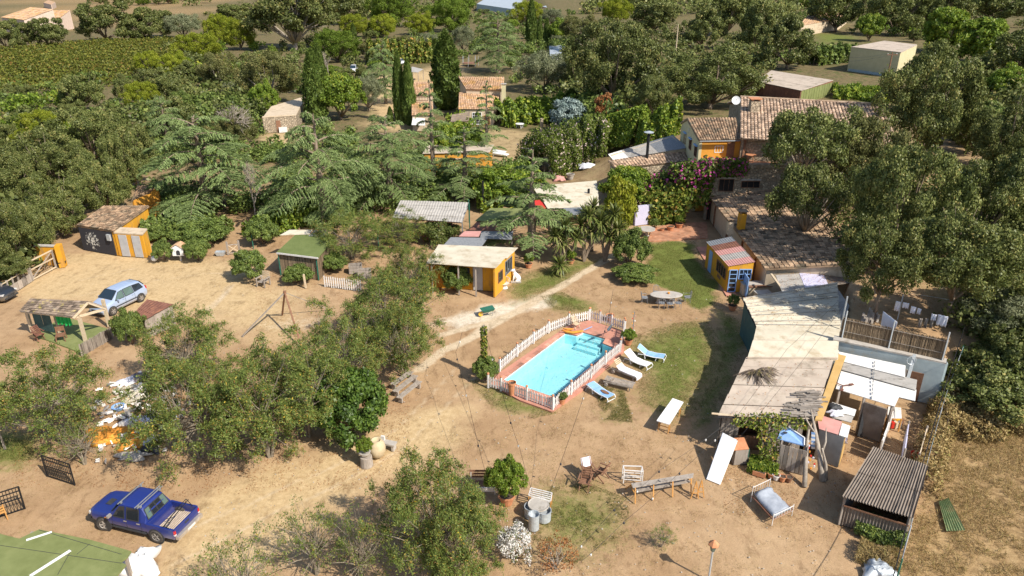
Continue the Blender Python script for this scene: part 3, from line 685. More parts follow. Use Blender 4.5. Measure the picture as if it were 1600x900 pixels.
# --- trees and shrubs, by the place each crown takes up
TREES = [
 ('oak_far', (-12, 30, 34, 80), 'dark oak at the left end of the row below the far farmhouse'),
 ('oak_far', (16, 36, 62, 76), 'second dark oak of the row below the far farmhouse'),
 ('oak_far', (48, 28, 108, 76), 'broadest oak of the row below the far farmhouse'),
 ('oak_far', (126, 4, 208, 68), 'wide dark oak at the top edge of the vineyard'),
 ('oak_far', (186, 12, 262, 66), 'dark oak on trunk behind the middle of the vineyard'),
 ('oak_far', (228, 16, 285, 60), 'dark oak behind the right end of the vineyard'),
 ('olive', (258, 22, 318, 64), 'grey olive tree beyond the right corner of the vineyard'),
 ('oak_far', (335, 6, 400, 42), 'dark oak behind the tall bright pines'),
 ('pine', (322, 22, 372, 72), 'tall bright yellow-green pine with pointed top'),
 ('pine', (352, 30, 402, 80), 'bright pine right of the pointed pine'),
 ('pine', (275, 52, 348, 98), 'bright pine leaning over the right corner of the vineyard'),
 ('pine', (215, 80, 258, 120), 'small bright pine on the lower edge of the vineyard'),
 ('pine', (250, 80, 300, 122), 'bright round pine below the vineyard corner'),
 ('oak_light', (315, 82, 380, 142), 'ochre tinged round oak below the bright pines'),
 ('oak_far', (272, 95, 325, 132), 'grey-green oak left of the ochre oak'),
 ('oak_far', (95, 117, 165, 182), 'large dark oak on the track below the vineyard'),
 ('oak_far', (98, 160, 142, 188), 'low dark oak at the foot of the large track oak'),
 ('oak_far', (182, 114, 218, 160), 'narrow dark oak on the lower edge of the vineyard'),
 ('oak_far', (213, 108, 262, 152), 'dark oak behind the small bright track pine'),
 ('oak_far', (240, 118, 296, 168), 'grey-green oak right of the small bright track pine'),
 ('pine', (198, 128, 252, 174), 'small bright yellow pine beside the track'),
 ('oak_far', (5, 130, 40, 162), 'small dark oak by the pale track on the far left'),
 ('oak_far', (32, 132, 65, 170), 'small dark bush-like oak right of the pale track'),
 ('pine', (38, 172, 108, 226), 'bright pine in front of the oak wood at the left edge'),
 ('pine', (22, 200, 66, 238), 'low bright pine beside the small lawn at the left edge'),
 ('oak_far', (-18, 192, 28, 235), 'dark oak at the left edge above the small lawn'),
 ('oak', (92, 172, 205, 262), 'broad grey oak at the top of the left oak wood'),
 ('oak', (170, 182, 258, 300), 'dark oak at the right end of the left oak wood'),
 ('oak', (40, 205, 150, 312), 'broad oak in the middle of the left oak wood'),
 ('oak', (-35, 235, 75, 350), 'dark oak at the left edge of the left oak wood'),
 ('oak', (120, 240, 222, 345), 'low oak just above the bark roofed workshop'),
 ('oak', (50, 270, 145, 378), 'oak left of the workshop roof'),
 ('oak', (-40, 315, 62, 440), 'bright rimmed oak behind the timber gate'),
 ('oak', (12, 310, 98, 408), 'oak right behind the ochre gate pillar'),
 ('oak', (-60, 395, 48, 462), 'oak overhanging the parked dark car'),
 ('oak_far', (235, 150, 318, 222), 'dark oak left of the bare grey tree'),
 ('cedar', (228, 152, 300, 235), 'dark bushy conifer among the oaks on the left'),
 ('oak_light', (330, 175, 420, 240), 'thin yellowish tree left of the stone hut'),
 ('eucalyptus', (392, -28, 532, 84), 'huge loose eucalyptus at the top of the photo'),
 ('oak_far', (490, -20, 580, 40), 'grey tree right behind the eucalyptus'),
 ('pine', (528, 22, 582, 60), 'umbrella pine right of the eucalyptus'),
 ('pine_dark', (575, -18, 652, 44), 'big green pine at the top beside the sandy clearing'),
 ('pine', (578, 22, 622, 60), 'round pine in front of the big top pine'),
 ('pine', (634, 18, 682, 56), 'round green pine right of the sandy clearing'),
 ('pine_dark', (666, -8, 740, 52), 'tall green pine in front of the far sheds'),
 ('oak_light', (370, 82, 472, 168), 'grey-topped dome shaped oak above the stone hut'),
 ('fresh', (395, 125, 440, 185), 'bright green tree beside the stone hut'),
 ('pine_dark', (488, 46, 568, 100), 'mid green pine below the eucalyptus'),
 ('fresh', (495, 115, 572, 192), 'bright yellow-green tree between cypresses'),
 ('olive', (552, 118, 602, 176), 'silvery olive tree beside the bright green tree'),
 ('cedar', (566, 66, 640, 166), 'layered dark conifer with bare trunk by the cypresses'),
 ('oak_light', (560, 60, 612, 98), 'orange flecked hedge tree below the umbrella pine'),
 ('oak_light', (606, 56, 662, 98), 'orange flecked hedge tree behind the white van'),
 ('olive', (655, 52, 690, 92), 'grey hedge tree left of the big cypress'),
 ('olive', (706, 40, 742, 84), 'grey tree right of the big cypress'),
 ('cedar', (735, 18, 822, 118), 'tall layered cedar beside the trampoline'),
 ('pine', (795, 2, 850, 40), 'bright pine in front of the far sheds'),
 ('olive', (845, 14, 880, 42), 'grey bush left of the pink shed wall'),
 ('oak_light', (868, 24, 945, 74), 'olive coloured shrub above the pale blue shed'),
 ('fresh', (855, 28, 895, 66), 'green vine-like tree beside the pale blue shed'),
 ('pine', (936, -2, 990, 40), 'bright round pine in the dark oaks'),
 ('olive', (805, 82, 896, 148), 'silver grey willow-like tree below the pale blue shed'),
 ('oak', (885, 34, 1030, 172), 'giant dark oak in the top middle'),
 ('oak', (880, 70, 930, 135), 'smaller oak joined to the left of the giant oak'),
 ('oak_far', (985, 2, 1060, 52), 'dark oak above the telegraph pole'),
 ('oak_far', (1055, 12, 1132, 78), 'dark oak right of the telegraph pole'),
 ('oak_far', (1090, -12, 1180, 58), 'broad oak at the top right of the telegraph pole'),
 ('oak_far', (1150, -2, 1215, 82), 'dark oak left of the far tiled house'),
 ('oak', (1030, 72, 1188, 180), 'very wide dark oak behind the main house'),
 ('oak', (985, 118, 1060, 190), 'low dark oak behind the green hedge'),
 ('oak_far', (1180, 22, 1278, 112), 'greyish oak behind the low rusty shed'),
 ('oak_far', (1262, -20, 1348, 52), 'oak overhanging the far tiled house'),
 ('fresh', (1334, 22, 1380, 66), 'small light green tree in the far lawn'),
 ('oak_far', (1350, -18, 1440, 58), 'dark oak behind the beige barn'),
 ('oak_far', (1425, -25, 1510, 48), 'dark oak at the top right'),
 ('bamboo', (1438, 12, 1502, 84), 'tall yellowish clump behind the great right oak'),
 ('bamboo', (1492, 28, 1562, 100), 'second tall yellowish clump at the right'),
 ('oak_far', (1500, -25, 1610, 42), 'dark oak in the top right corner'),
 ('oak_far', (1550, 48, 1650, 130), 'dark oak on the right edge below the corner'),
 ('oak', (1378, 70, 1546, 232), 'great grey-green oak right of the main roof', 82),
 ('fresh', (1530, 100, 1612, 165), 'green tree between the great oak and the right edge'),
 ('oak', (1528, 150, 1640, 262), 'grey oak on the right edge', 74),
 ('oak_open', (1190, 168, 1330, 292), 'oak in front of the main tiled roof', 69),
 ('oak_light', (1275, 182, 1422, 305), 'yellowish oak right of the one in front of the main roof', 70),
 ('oak_open', (1200, 255, 1325, 418), 'open oak with forked pale trunk over the mottled roof', 61),
 ('oak', (1330, 228, 1500, 400), 'large dark oak at the right behind the clothes line', 53),
 ('oak', (1465, 230, 1630, 405), 'dark oak at the right edge above the clothes line', 58),
 ('oak_high', (1308, 345, 1462, 472), 'low oak shading the cream sheet roofs', 44.5),
 ('oak_high', (1420, 340, 1590, 468), 'dark oak right over the clothes line', 43.5),
 ('oak', (1508, 425, 1650, 575), 'dark oak right of the block hut', 44),
 ('oak', (1515, 520, 1650, 640), 'lowest dark oak on the right edge', 41),
 ('cedar', (218, 182, 436, 356), 'broad cedar with drooping tiers right of the workshop'),
 ('cedar', (408, 176, 606, 370), 'tall cedar with drooping tiers in the middle of the group'),
 ('cedar', (528, 182, 694, 340), 'cedar behind the grey fibre cement shelter'),
 ('cedar_sparse', (628, 128, 728, 300), 'sparse slender cedar with bare trunk before the tiled house'),
 ('cedar_sparse', (655, 200, 800, 330), 'sparse cedar with wide boughs beside the grey shelter'),
 ('cedar_sparse', (722, 128, 800, 262), 'thin tipped cedar in front of the tiled house windows'),
 ('cedar_sparse', (735, 236, 926, 424), 'front cedar with drooping boughs over the cream hut roof'),
 ('fresh', (672, 192, 745, 262), 'bright bush among the cedars'),
 ('fresh', (735, 258, 838, 330), 'bright green shrubs behind the front cedar'),
 ('blue', (855, 154, 918, 210), 'pale blue conifer beside the vine pergola'),
 ('cypress', (876, 138, 908, 180), 'dark clipped cypress behind the blue conifer'),
 ('rust', (924, 146, 962, 190), 'withered orange shrub below the giant oak'),
 ('laurel', (905, 140, 935, 172), 'flecked bush right of the clipped cypress'),
 ('fresh', (935, 262, 1030, 345), 'round leafy tree beside the bougainvillea'),
 ('golden', (938, 278, 992, 388), 'golden cone shaped conifer by the yuccas'),
 ('laurel', (952, 358, 1016, 424), 'leafy laurel at the end of the path'),
 ('laurel', (955, 415, 1028, 447), 'low clipped laurel at the corner of the lawn'),
 ('laurel', (220, 352, 268, 380), 'round bush beside the orange and grey doors'),
 ('laurel', (270, 346, 360, 392), 'wide bush behind the white dog house'),
 ('laurel', (240, 374, 275, 412), 'bush left of the white dog house'),
 ('laurel', (290, 374, 330, 412), 'bush right of the white dog house'),
 ('laurel', (364, 390, 420, 444), 'round clipped bush on the open yard'),
 ('laurel', (444, 414, 492, 448), 'low bush beside the wooden garden chair'),
 ('laurel', (385, 338, 440, 388), 'tangled bush by the reed screen'),
 ('glossy', (418, 300, 470, 352), 'green bush under the tall cedar'),
 ('laurel', (495, 395, 545, 430), 'bush right of the turf roofed hut'),
 ('feather', (492, 332, 610, 420), 'feathery tree beside the turf roofed hut'),
 ('feather', (575, 330, 670, 395), 'feathery tree in front of the grey shelter'),
 ('redshrub', (655, 344, 722, 388), 'red flowered shrub in front of the grey shelter'),
 ('feather', (585, 382, 700, 480), 'feathery tree left of the yellow hut'),
 ('laurel', (690, 415, 738, 462), 'pale flowered bush by the door of the yellow hut'),
 ('feather', (530, 425, 695, 575), 'wide feathery tree in the middle of the yard'),
 ('feather', (478, 470, 610, 640), 'feathery tree beside the timber swing frame'),
 ('glossy', (480, 592, 622, 704), 'dense glossy evergreen bush above the stone urn'),
 ('feather', (570, 480, 695, 612), 'feathery tree behind the plank stack'),
 ('feather', (228, 486, 372, 625), 'feathery tree with brown pods beside the rusty roof'),
 ('feather', (320, 530, 525, 756), 'feathery tree with bare twigs behind the blue pickup'),
 ('feather', (208, 556, 420, 758), 'feathery tree over the rubbish heap'),
 ('feather', (400, 540, 565, 715), 'feathery tree left of the glossy bush'),
 ('feather', (10, 530, 190, 725), 'feathery tree on its own at the left edge'),
 ('laurel', (182, 484, 232, 545), 'yellowish bush at the corner of the bark roofed shelter'),
 ('feather_thin', (90, 655, 175, 740), 'thin leaning tree beside the black metal gate'),
 ('feather', (575, 722, 792, 960), 'large leafy tree at the bottom middle'),
 ('feather', (650, 775, 790, 960), 'feathery tree at the bottom by the white blossom'),
 ('feather_thin', (430, 790, 560, 930), 'sparse see-through sapling at the bottom'),
 ('feather_thin', (310, 845, 460, 1010), 'feathery tree cut by the bottom edge'),
 ('feather_thin', (520, 800, 620, 940), 'sapling in the shade of the large bottom tree'),
 ('laurel', (738, 556, 780, 602), 'bush at the left corner of the pool fence'),
 ('feather_thin', (1010, 822, 1058, 866), 'small sapling standing in the dry yard'),
]
for a in TREES: tree(*a)
bare_rows = [((318, 150, 410, 235), 'leafless grey tree with fine white twigs beside the cedar'), ((500, 72, 528, 125), 'bare dead tree beside the tall cypress'), ((-25, 600, 40, 700), 'leafless grey shrub at the left edge'), ((380, 235, 420, 345), 'withered grey tree between the two cedars')]
for box, label in bare_rows:
 b = P((box[0] + box[2]) / 2, box[3]); h = top_z(b, box[1]); w = (box[2] - box[0]) / proj(b)[2]
 t = thing('bare_tree', label, 'tree', b, trng.random() * 6); t.scale = (w / 5.5, w / 5.5, h / 5.5); link_mesh('branches', BARE, t)
CYP = [((616, 80, 637, 194), 'left slim cypress of the pair'), ((630, 92, 652, 196), 'right slim cypress of the pair'), ((674, 50, 724, 172), 'massive dark cypress beside the tiled house'),
  ((478, 76, 514, 192), 'tall dark cypress left of the bright green tree'), ((492, 68, 514, 150), 'cypress tip behind the tall dark cypress'), ((821, -2, 839, 72), 'tall thin cypress beside the far cedar'), ((838, 26, 848, 72), 'short thin cypress in the far garden'), ((848, 28, 860, 72), 'short thin cypress at the pale blue shed'),
  ((605, 166, 616, 194), 'left dwarf cypress below the cypress pair'), ((617, 172, 627, 194), 'right dwarf cypress below the cypress pair'), ((668, 28, 678, 54), 'small dark cypress among the far pines'), ((548, 36, 558, 62), 'small cypress below the umbrella pine'), ((672, 60, 690, 95), 'cypress behind the massive one')]
for box, label in CYP: tree('cypress', box, label, dy=.6)
wr = random.Random(77)
for k in range(150):
 px = wr.uniform(-80, 1680); py = wr.uniform(-34, 18)
 if 735 < px < 925 and py > -14: continue
 if px < 130 and py > -6: continue
 if (625 < px < 670 or 330 < px < 400) and py > -12: continue
 b = PG(px, py); s = wr.uniform(4.5, 7.5)
 plant(wr.choice(['oak_far', 'oak_far', 'oak_far', 'pine_dark', 'olive']), b, wr.uniform(6, 10), s, 'tree of the distant wood along the top of the photo', 'trees of the distant wood')
ur = random.Random(78)
UZ = [((250, 90, 430, 210), 18, 'low bush under the trees between the vineyard and the stone hut'), ((1400, 30, 1620, 250), 22, 'low bush under the trees of the upper right'), ((560, 20, 900, 95), 20, 'low bush among the far garden trees'), ((1545, 450, 1640, 640), 14, 'low bush on the slope at the right edge'), ((420, 60, 590, 190), 18, 'low bush among the cypresses')]
for zone, n, lab in UZ:
 for k in range(n):
  px, py = ur.uniform(zone[0], zone[2]), ur.uniform(zone[1], zone[3])
  if 600 < px < 870 and py > 92 or 590 < px < 660 and py > 60: continue
  b = PG(px, py); s = ur.uniform(1.4, 3.2)
  plant(ur.choice(['laurel', 'olive', 'oak_far', 'fresh' if zone[0] < 1400 else 'oak_far']), b, ur.uniform(1.6, 4.2), s, lab, lab.replace('low bush', 'low bushes'))
thicket('distant_wood', [((120, -40, 335, 10), 90), ((400, -40, 740, 10), 130), ((925, -40, 1660, 28), 330), ((560, 5, 640, 30), 16), ((740, -40, 930, -8), 40), ((-80, -40, 120, -12), 20), ((540, 8, 640, 24), 10), ((660, 5, 740, 40), 14)], M['oak'], 811, 1.3, 36, (4, 8), (3.5, 6))
thicket('dark_undergrowth', [((240, 85, 420, 190), 80), ((300, 5, 420, 70), 22), ((0, 185, 235, 330), 70), ((-40, 320, 70, 430), 24), ((985, 10, 1190, 160), 120), ((1400, 20, 1640, 60), 40), ((1440, 60, 1640, 260), 80), ((880, 40, 1000, 170), 50), ((1180, -10, 1270, 110), 24), ((1330, -10, 1450, 58), 24), ((420, 60, 560, 110), 26)], M['oak'], 812, .62, 38, (1.5, 4.5), (1.4, 2.8))
thicket('shaded_undergrowth', [((1350, 300, 1640, 425), 56), ((1490, 390, 1640, 520), 30), ((1540, 430, 1660, 620), 26)], M['oak'], 816, .30, 110, (1.4, 3.6), (1.3, 2.4))
thicket('mixed_scrub', [((235, 110, 400, 215), 50), ((10, 120, 230, 200), 30), ((560, 10, 735, 92), 90), ((735, 22, 900, 80), 90), ((790, 80, 880, 135), 22), ((880, 170, 960, 200), 16), ((850, 100, 890, 150), 10), ((400, 90, 480, 150), 14), ((1190, 20, 1270, 100), 16), ((1340, 30, 1440, 60), 16), ((870, 190, 940, 240), 12)], M['laurel'], 813, .6, 38, (1.2, 3.6), (1.2, 2.4))
thicket('shrubs_under_cedars', [((230, 300, 330, 352), 16), ((400, 235, 560, 350), 44), ((560, 240, 700, 330), 36), ((480, 195, 560, 240), 12), ((700, 270, 830, 320), 24), ((225, 215, 405, 260), 32)], M['laurel'], 814, .38, 75, (.8, 2.6), (1.0, 2.0))
thicket('bright_scrub', [((300, 60, 400, 130), 18), ((20, 170, 110, 230), 10), ((640, 20, 740, 60), 10), ((1430, 40, 1560, 110), 16), ((690, 195, 745, 250), 8)], M['fresh'], 815, .55, 60, (1.5, 4.5), (1.4, 2.6))
# --- vineyard
def vineyard_pts(rng, n):
 poly = PX(VINEYARD_PX); a = np.array(poly); lo, hi = a.min(0), a.max(0)
 p = rng.random((n * 3, 2)) * (hi - lo) + lo
 row = np.round((p[:, 1] * .94 + p[:, 0] * .34) / 2.4) * 2.4; off = row - (p[:, 1] * .94 + p[:, 0] * .34)
 p += np.outer(off * .72, [.34, .94])
 p = p[inside_soft(p[:, 0], p[:, 1], poly, .5) > .5][:n]
 z = rng.random(len(p)) ** .7 * 1.5 * (1 + .25 * np.sin(p[:, 0] * .9 + p[:, 1] * 1.7))
 return np.column_stack([p, z]), np.tile([0, -.3, 1.], (len(p), 1))
scatter_leaves('vineyard', vineyard_pts, 52000, .62, .42, M['vineyard'], 91, kind='stuff', up=.4)
# --- materials of buildings and things
M['tile'] = pm('roof_tile', (.36, .24, .16), (.56, .42, .30), 1.6, bump=.3, tint=.45, c3=(.24, .17, .12), s3=1.4, k3=.6)
M['tile_orange'] = pm('roof_tile_orange', (.46, .27, .15), (.58, .40, .26), 1.2, bump=.3, tint=.22, c3=(.54, .32, .12), s3=.5, k3=.57)
M['tile_old'] = pm('roof_tile_old', (.27, .175, .11), (.43, .30, .19), 1.6, bump=.4, tint=.5, c3=(.16, .13, .09), s3=1.2, k3=.56)
M['fibro'] = pm('fibre_cement', (.34, .32, .29), (.46, .43, .39), 1.2, bump=.2, tint=.2, c3=(.22, .20, .17), s3=.8, k3=.62, stretch=(1, 2.5, 1))
M['fibro_beige'] = pm('fibre_cement_beige', (.42, .34, .27), (.52, .44, .35), 1.2, bump=.25, tint=.2, c3=(.30, .25, .19), s3=.7, k3=.6)
M['fibro_brown'] = pm('fibre_cement_brown', (.19, .155, .125), (.27, .225, .185), 2.2, bump=.25, tint=.2, c3=(.17, .13, .10), s3=.8, k3=.6)
M['cream'] = pm('cream_sheet', (.54, .48, .36), (.66, .60, .47), 1.0, rough=.6, bump=.15, tint=.15, c3=(.46, .38, .26), s3=.8, k3=.58)
M['white_sheet'] = pm('white_sheet', (.74, .71, .66), (.80, .78, .74), 1.2, rough=.55, bump=.08, tint=.1, c3=(.36, .24, .15), s3=1.1, k3=.70)
M['white'] = pm('white_paint', (.76, .76, .75), (.82, .82, .81), 3, rough=.5, bump=.05, tint=.08)
M['white_worn'] = pm('worn_white_wood', (.62, .59, .56), (.76, .74, .71), 6, rough=.8, bump=.2, tint=.15, c3=(.40, .34, .28), s3=3, k3=.64)
M['yellow'] = pm('ochre_yellow_wall', (.60, .28, .018), (.68, .35, .035), .9, rough=.9, bump=.15, bscale=30, tint=.1, c3=(.44, .24, .07), s3=1.6, k3=.58, stretch=(1, 1, .4))
M['ochre'] = pm('ochre_board', (.50, .31, .10), (.58, .38, .15), 1.4, bump=.1, tint=.1)
M['pale_yellow'] = pm('pale_yellow_wall', (.52, .46, .27), (.60, .53, .33), 1.0, bump=.1, tint=.1)
M['orange_wall'] = pm('orange_wall', (.58, .26, .03), (.66, .33, .06), 1.1, bump=.1, tint=.1)
M['plaster'] = pm('sandy_plaster', (.50, .40, .28), (.60, .49, .36), 1.2, bump=.2, tint=.1, c3=(.36, .28, .19), s3=.9, k3=.62)
M['pink_plaster'] = pm('pinkish_plaster', (.55, .42, .33), (.64, .51, .42), 1.0, bump=.1, tint=.1)
M['blue_wall'] = pm('grey_blue_render', (.33, .40, .42), (.46, .54, .55), 1.3, bump=.3, tint=.1, c3=(.50, .44, .30), s3=.7, k3=.64)
M['wood_grey'] = pm('weathered_wood', (.26, .22, .18), (.40, .35, .30), 5, bump=.4, bscale=26, stretch=(1, 1, .22), tint=.4, c3=(.15, .12, .10), s3=3, k3=.62)
M['wood_brown'] = pm('brown_wood', (.17, .085, .05), (.28, .15, .09), 6, bump=.3, tint=.3)
M['wood_orange'] = pm('varnished_wood', (.46, .22, .06), (.58, .31, .10), 6, bump=.15, rough=.6, tint=.2)
M['wood_pale'] = pm('pale_wood', (.50, .39, .26), (.62, .51, .36), 6, bump=.2, tint=.25)
M['bark_roof'] = pm('bark_shingles', (.16, .12, .09), (.27, .21, .16), 2.4, bump=.7, bscale=14, tint=.5, c3=(.46, .38, .12), s3=2.2, k3=.63)
M['rust_sheet'] = pm('rusty_sheet', (.15, .065, .045), (.24, .11, .075), 2.2, bump=.2, tint=.2, c3=(.33, .15, .08), s3=1.5, k3=.6)
M['reed'] = pm('reed_screen', (.20, .14, .085), (.34, .26, .17), 9, bump=.6, bscale=30, stretch=(3, 3, .15), tint=.5)
M['turf'] = pm('artificial_turf', (.16, .185, .06), (.22, .245, .09), 1.2, bump=.5, bscale=90, tint=.1, c3=(.24, .26, .10), s3=.5, k3=.6)
M['turf_bright'] = pm('bright_turf', (.12, .155, .045), (.165, .20, .065), 1.0, bump=.5, bscale=90, tint=.1)
M['dark'] = pm('dark_interior', (.012, .011, .010), (.025, .022, .02), 3, bump=0, tint=0)
M['black_metal'] = pm('black_metal', (.015, .016, .018), (.03, .03, .032), 6, rough=.5, bump=.05, metal=.3, tint=.1)
M['green_metal'] = pm('green_painted_metal', (.02, .12, .08), (.04, .17, .12), 6, rough=.5, bump=.05, tint=.1)
M['zinc'] = pm('galvanised_metal', (.42, .46, .49), (.58, .62, .65), 5, rough=.45, bump=.1, metal=.35, tint=.1)
M['grey_metal'] = pm('grey_metal', (.20, .21, .22), (.30, .31, .32), 5, rough=.55, bump=.08, metal=.2, tint=.1)
M['grey_door'] = pm('grey_painted_door', (.38, .38, .385), (.46, .46, .465), 2, rough=.6, bump=.06, tint=.05)
M['concrete'] = pm('concrete', (.36, .33, .29), (.50, .46, .41), 2.2, bump=.35, tint=.15, c3=(.25, .22, .18), s3=1.3, k3=.62)
M['terracotta'] = pm('terracotta', (.46, .19, .09), (.58, .27, .14), 4, bump=.15, rough=.8, tint=.25)
M['deck'] = pm('terracotta_paving', (.46, .20, .14), (.56, .28, .20), 2.0, bump=.2, tint=.35, c3=(.30, .17, .12), s3=1.0, k3=.62)
M['blue_paint'] = pm('sky_blue_paint', (.20, .36, .66), (.28, .45, .74), 3, rough=.6, bump=.05, tint=.1)
M['blue_lounge'] = pm('blue_fabric', (.22, .40, .68), (.30, .49, .76), 4, rough=.8, bump=.1, tint=.1)
M['grey_fabric'] = pm('grey_blue_fabric', (.30, .33, .38), (.42, .45, .50), 3, rough=.9, bump=.35, bscale=8, tint=.1)
M['white_cloth'] = pm('white_cloth', (.68, .68, .76), (.80, .80, .86), 2.5, rough=.9, bump=.3, bscale=6, tint=.15)
M['pink_sheet'] = pm('pink_sheet', (.52, .25, .22), (.60, .32, .28), 2, bump=.08, tint=.1)
M['lavender'] = pm('lavender_wall', (.52, .50, .66), (.62, .60, .74), 1, bump=.1, tint=.1)
M['orange_cloth'] = pm('orange_cloth', (.62, .22, .03), (.74, .34, .06), 4, rough=.9, bump=.4, tint=.3)
M['red'] = pm('red_plastic', (.55, .03, .02), (.62, .05, .03), 3, rough=.5, bump=0, tint=.1)
M['green_plastic'] = pm('green_tarpaulin', (.01, .33, .07), (.02, .42, .10), 3, rough=.6, bump=.3, tint=.1)
M['teal_board'] = pm('blue_green_board', (.035, .085, .085), (.06, .125, .12), 2, rough=.7, bump=.1, tint=.2, c3=(.20, .17, .12), s3=1.5, k3=.7)
M['yellow_plastic'] = pm('yellow_plastic', (.70, .36, .03), (.76, .44, .05), 3, rough=.5, bump=0, tint=.1)
M['soil'] = pm('potting_soil', (.06, .04, .03), (.11, .08, .055), 8, bump=.6, tint=.1)
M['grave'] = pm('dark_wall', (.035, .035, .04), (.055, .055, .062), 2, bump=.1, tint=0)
def glass(name, c, rough=.06):
 m = bpy.data.materials.new(name); m.use_nodes = True; b = m.node_tree.nodes['Principled BSDF']
 b.inputs['Base Color'].default_value = tuple(c) + (1,); b.inputs['Roughness'].default_value = rough; b.inputs['Specular IOR Level'].default_value = .8
 return m
M['glass'] = glass('window_glass', (.018, .022, .026)); M['glass_blue'] = glass('windscreen_glass', (.02, .035, .05)); M['glass_green'] = glass('green_tinted_glass', (.10, .15, .13), .12)
def stone_mat():
 m = pm('rubble_stone', (.36, .27, .18), (.52, .42, .30), 3, bump=.2, tint=.1)
 nt = m.node_tree; N = nt.nodes; Lk = nt.links.new; b = N['Principled BSDF']
 tc = [n for n in N if n.type == 'TEX_COORD'][0]
 v = N.new('ShaderNodeTexVoronoi'); v.inputs['Scale'].default_value = 3.2; Lk(tc.outputs['Object'], v.inputs['Vector'])
 e = N.new('ShaderNodeTexVoronoi'); e.feature = 'DISTANCE_TO_EDGE'; e.inputs['Scale'].default_value = 3.2; Lk(tc.outputs['Object'], e.inputs['Vector'])
 rp = N.new('ShaderNodeValToRGB'); rp.color_ramp.elements[0].color = (.25, .19, .13, 1); rp.color_ramp.elements[1].color = (.56, .46, .33, 1); Lk(v.outputs['Color'], rp.inputs[0])
 mr = N.new('ShaderNodeMapRange'); mr.inputs[2].default_value = .10; Lk(e.outputs['Distance'], mr.inputs[0])
 mx = N.new('ShaderNodeMix'); mx.data_type = 'RGBA'; Lk(mr.outputs[0], mx.inputs[0]); mx.inputs[6].default_value = (.36, .30, .22, 1); Lk(rp.outputs[0], mx.inputs[7])
 Lk(mx.outputs[2], b.inputs['Base Color'])
 bp = N.new('ShaderNodeBump'); bp.inputs['Distance'].default_value = .08; Lk(mr.outputs[0], bp.inputs['Height']); Lk(bp.outputs[0], b.inputs['Normal'])
 return m
M['stone'] = stone_mat()
def brick_mat(name, c1, c2, mortar, sx, sy, w=.5, h=.25):
 m = pm(name, c1, c2, 3, bump=.2, tint=.1); nt = m.node_tree; N = nt.nodes; Lk = nt.links.new; b = N['Principled BSDF']
 tc = [n for n in N if n.type == 'TEX_COORD'][0]
 br = N.new('ShaderNodeTexBrick'); br.inputs['Color1'].default_value = tuple(c1) + (1,); br.inputs['Color2'].default_value = tuple(c2) + (1,); br.inputs['Mortar'].default_value = tuple(mortar) + (1,)
 br.inputs['Scale'].default_value = 1; br.inputs['Brick Width'].default_value = sx; br.inputs['Row Height'].default_value = sy; br.inputs['Mortar Size'].default_value = .012
 Lk(tc.outputs['Object'], br.inputs['Vector']); n = N.new('ShaderNodeTexNoise'); n.inputs['Scale'].default_value = 1.2; n.inputs['Detail'].default_value = 7; Lk(tc.outputs['Object'], n.inputs['Vector'])
 rp = N.new('ShaderNodeValToRGB'); rp.color_ramp.elements[0].position = .3; rp.color_ramp.elements[1].position = .7; rp.color_ramp.elements[0].color = (.62, .6, .58, 1); rp.color_ramp.elements[1].color = (1.15, 1.1, 1.05, 1); Lk(n.outputs[0], rp.inputs[0])
 mx = N.new('ShaderNodeMix'); mx.data_type = 'RGBA'; mx.blend_type = 'MULTIPLY'; mx.inputs[0].default_value = 1; Lk(br.outputs[0], mx.inputs[6]); Lk(rp.outputs[0], mx.inputs[7]); Lk(mx.outputs[2], b.inputs['Base Color'])
 return m
M['paving'] = brick_mat('clay_paving', (.44, .20, .11), (.54, .28, .17), (.36, .27, .20), .30, .30)
def graffiti_mat():
 m = pm('spattered_wall', (.03, .03, .037), (.05, .05, .06), 2, bump=.1, tint=0); nt = m.node_tree; N = nt.nodes; Lk = nt.links.new; b = N['Principled BSDF']
 tc = [n for n in N if n.type == 'TEX_COORD'][0]
 n = N.new('ShaderNodeTexNoise'); n.inputs['Scale'].default_value = 4.2; n.inputs['Detail'].default_value = 5; n.inputs['Roughness'].default_value = .75; Lk(tc.outputs['Object'], n.inputs['Vector'])
 at = N.new('ShaderNodeAttribute'); at.attribute_name = 'paint'
 ad = N.new('ShaderNodeMath'); ad.operation = 'MULTIPLY'; Lk(n.outputs[0], ad.inputs[0]); Lk(at.outputs['Fac'], ad.inputs[1])
 gt = N.new('ShaderNodeMath'); gt.operation = 'GREATER_THAN'; Lk(ad.outputs[0], gt.inputs[0]); gt.inputs[1].default_value = .46
 mx = N.new('ShaderNodeMix'); mx.data_type = 'RGBA'; Lk(gt.outputs[0], mx.inputs[0]); mx.inputs[6].default_value = (.04, .04, .048, 1); mx.inputs[7].default_value = (.62, .62, .58, 1); Lk(mx.outputs[2], b.inputs['Base Color'])
 return m
M['graffiti'] = graffiti_mat()
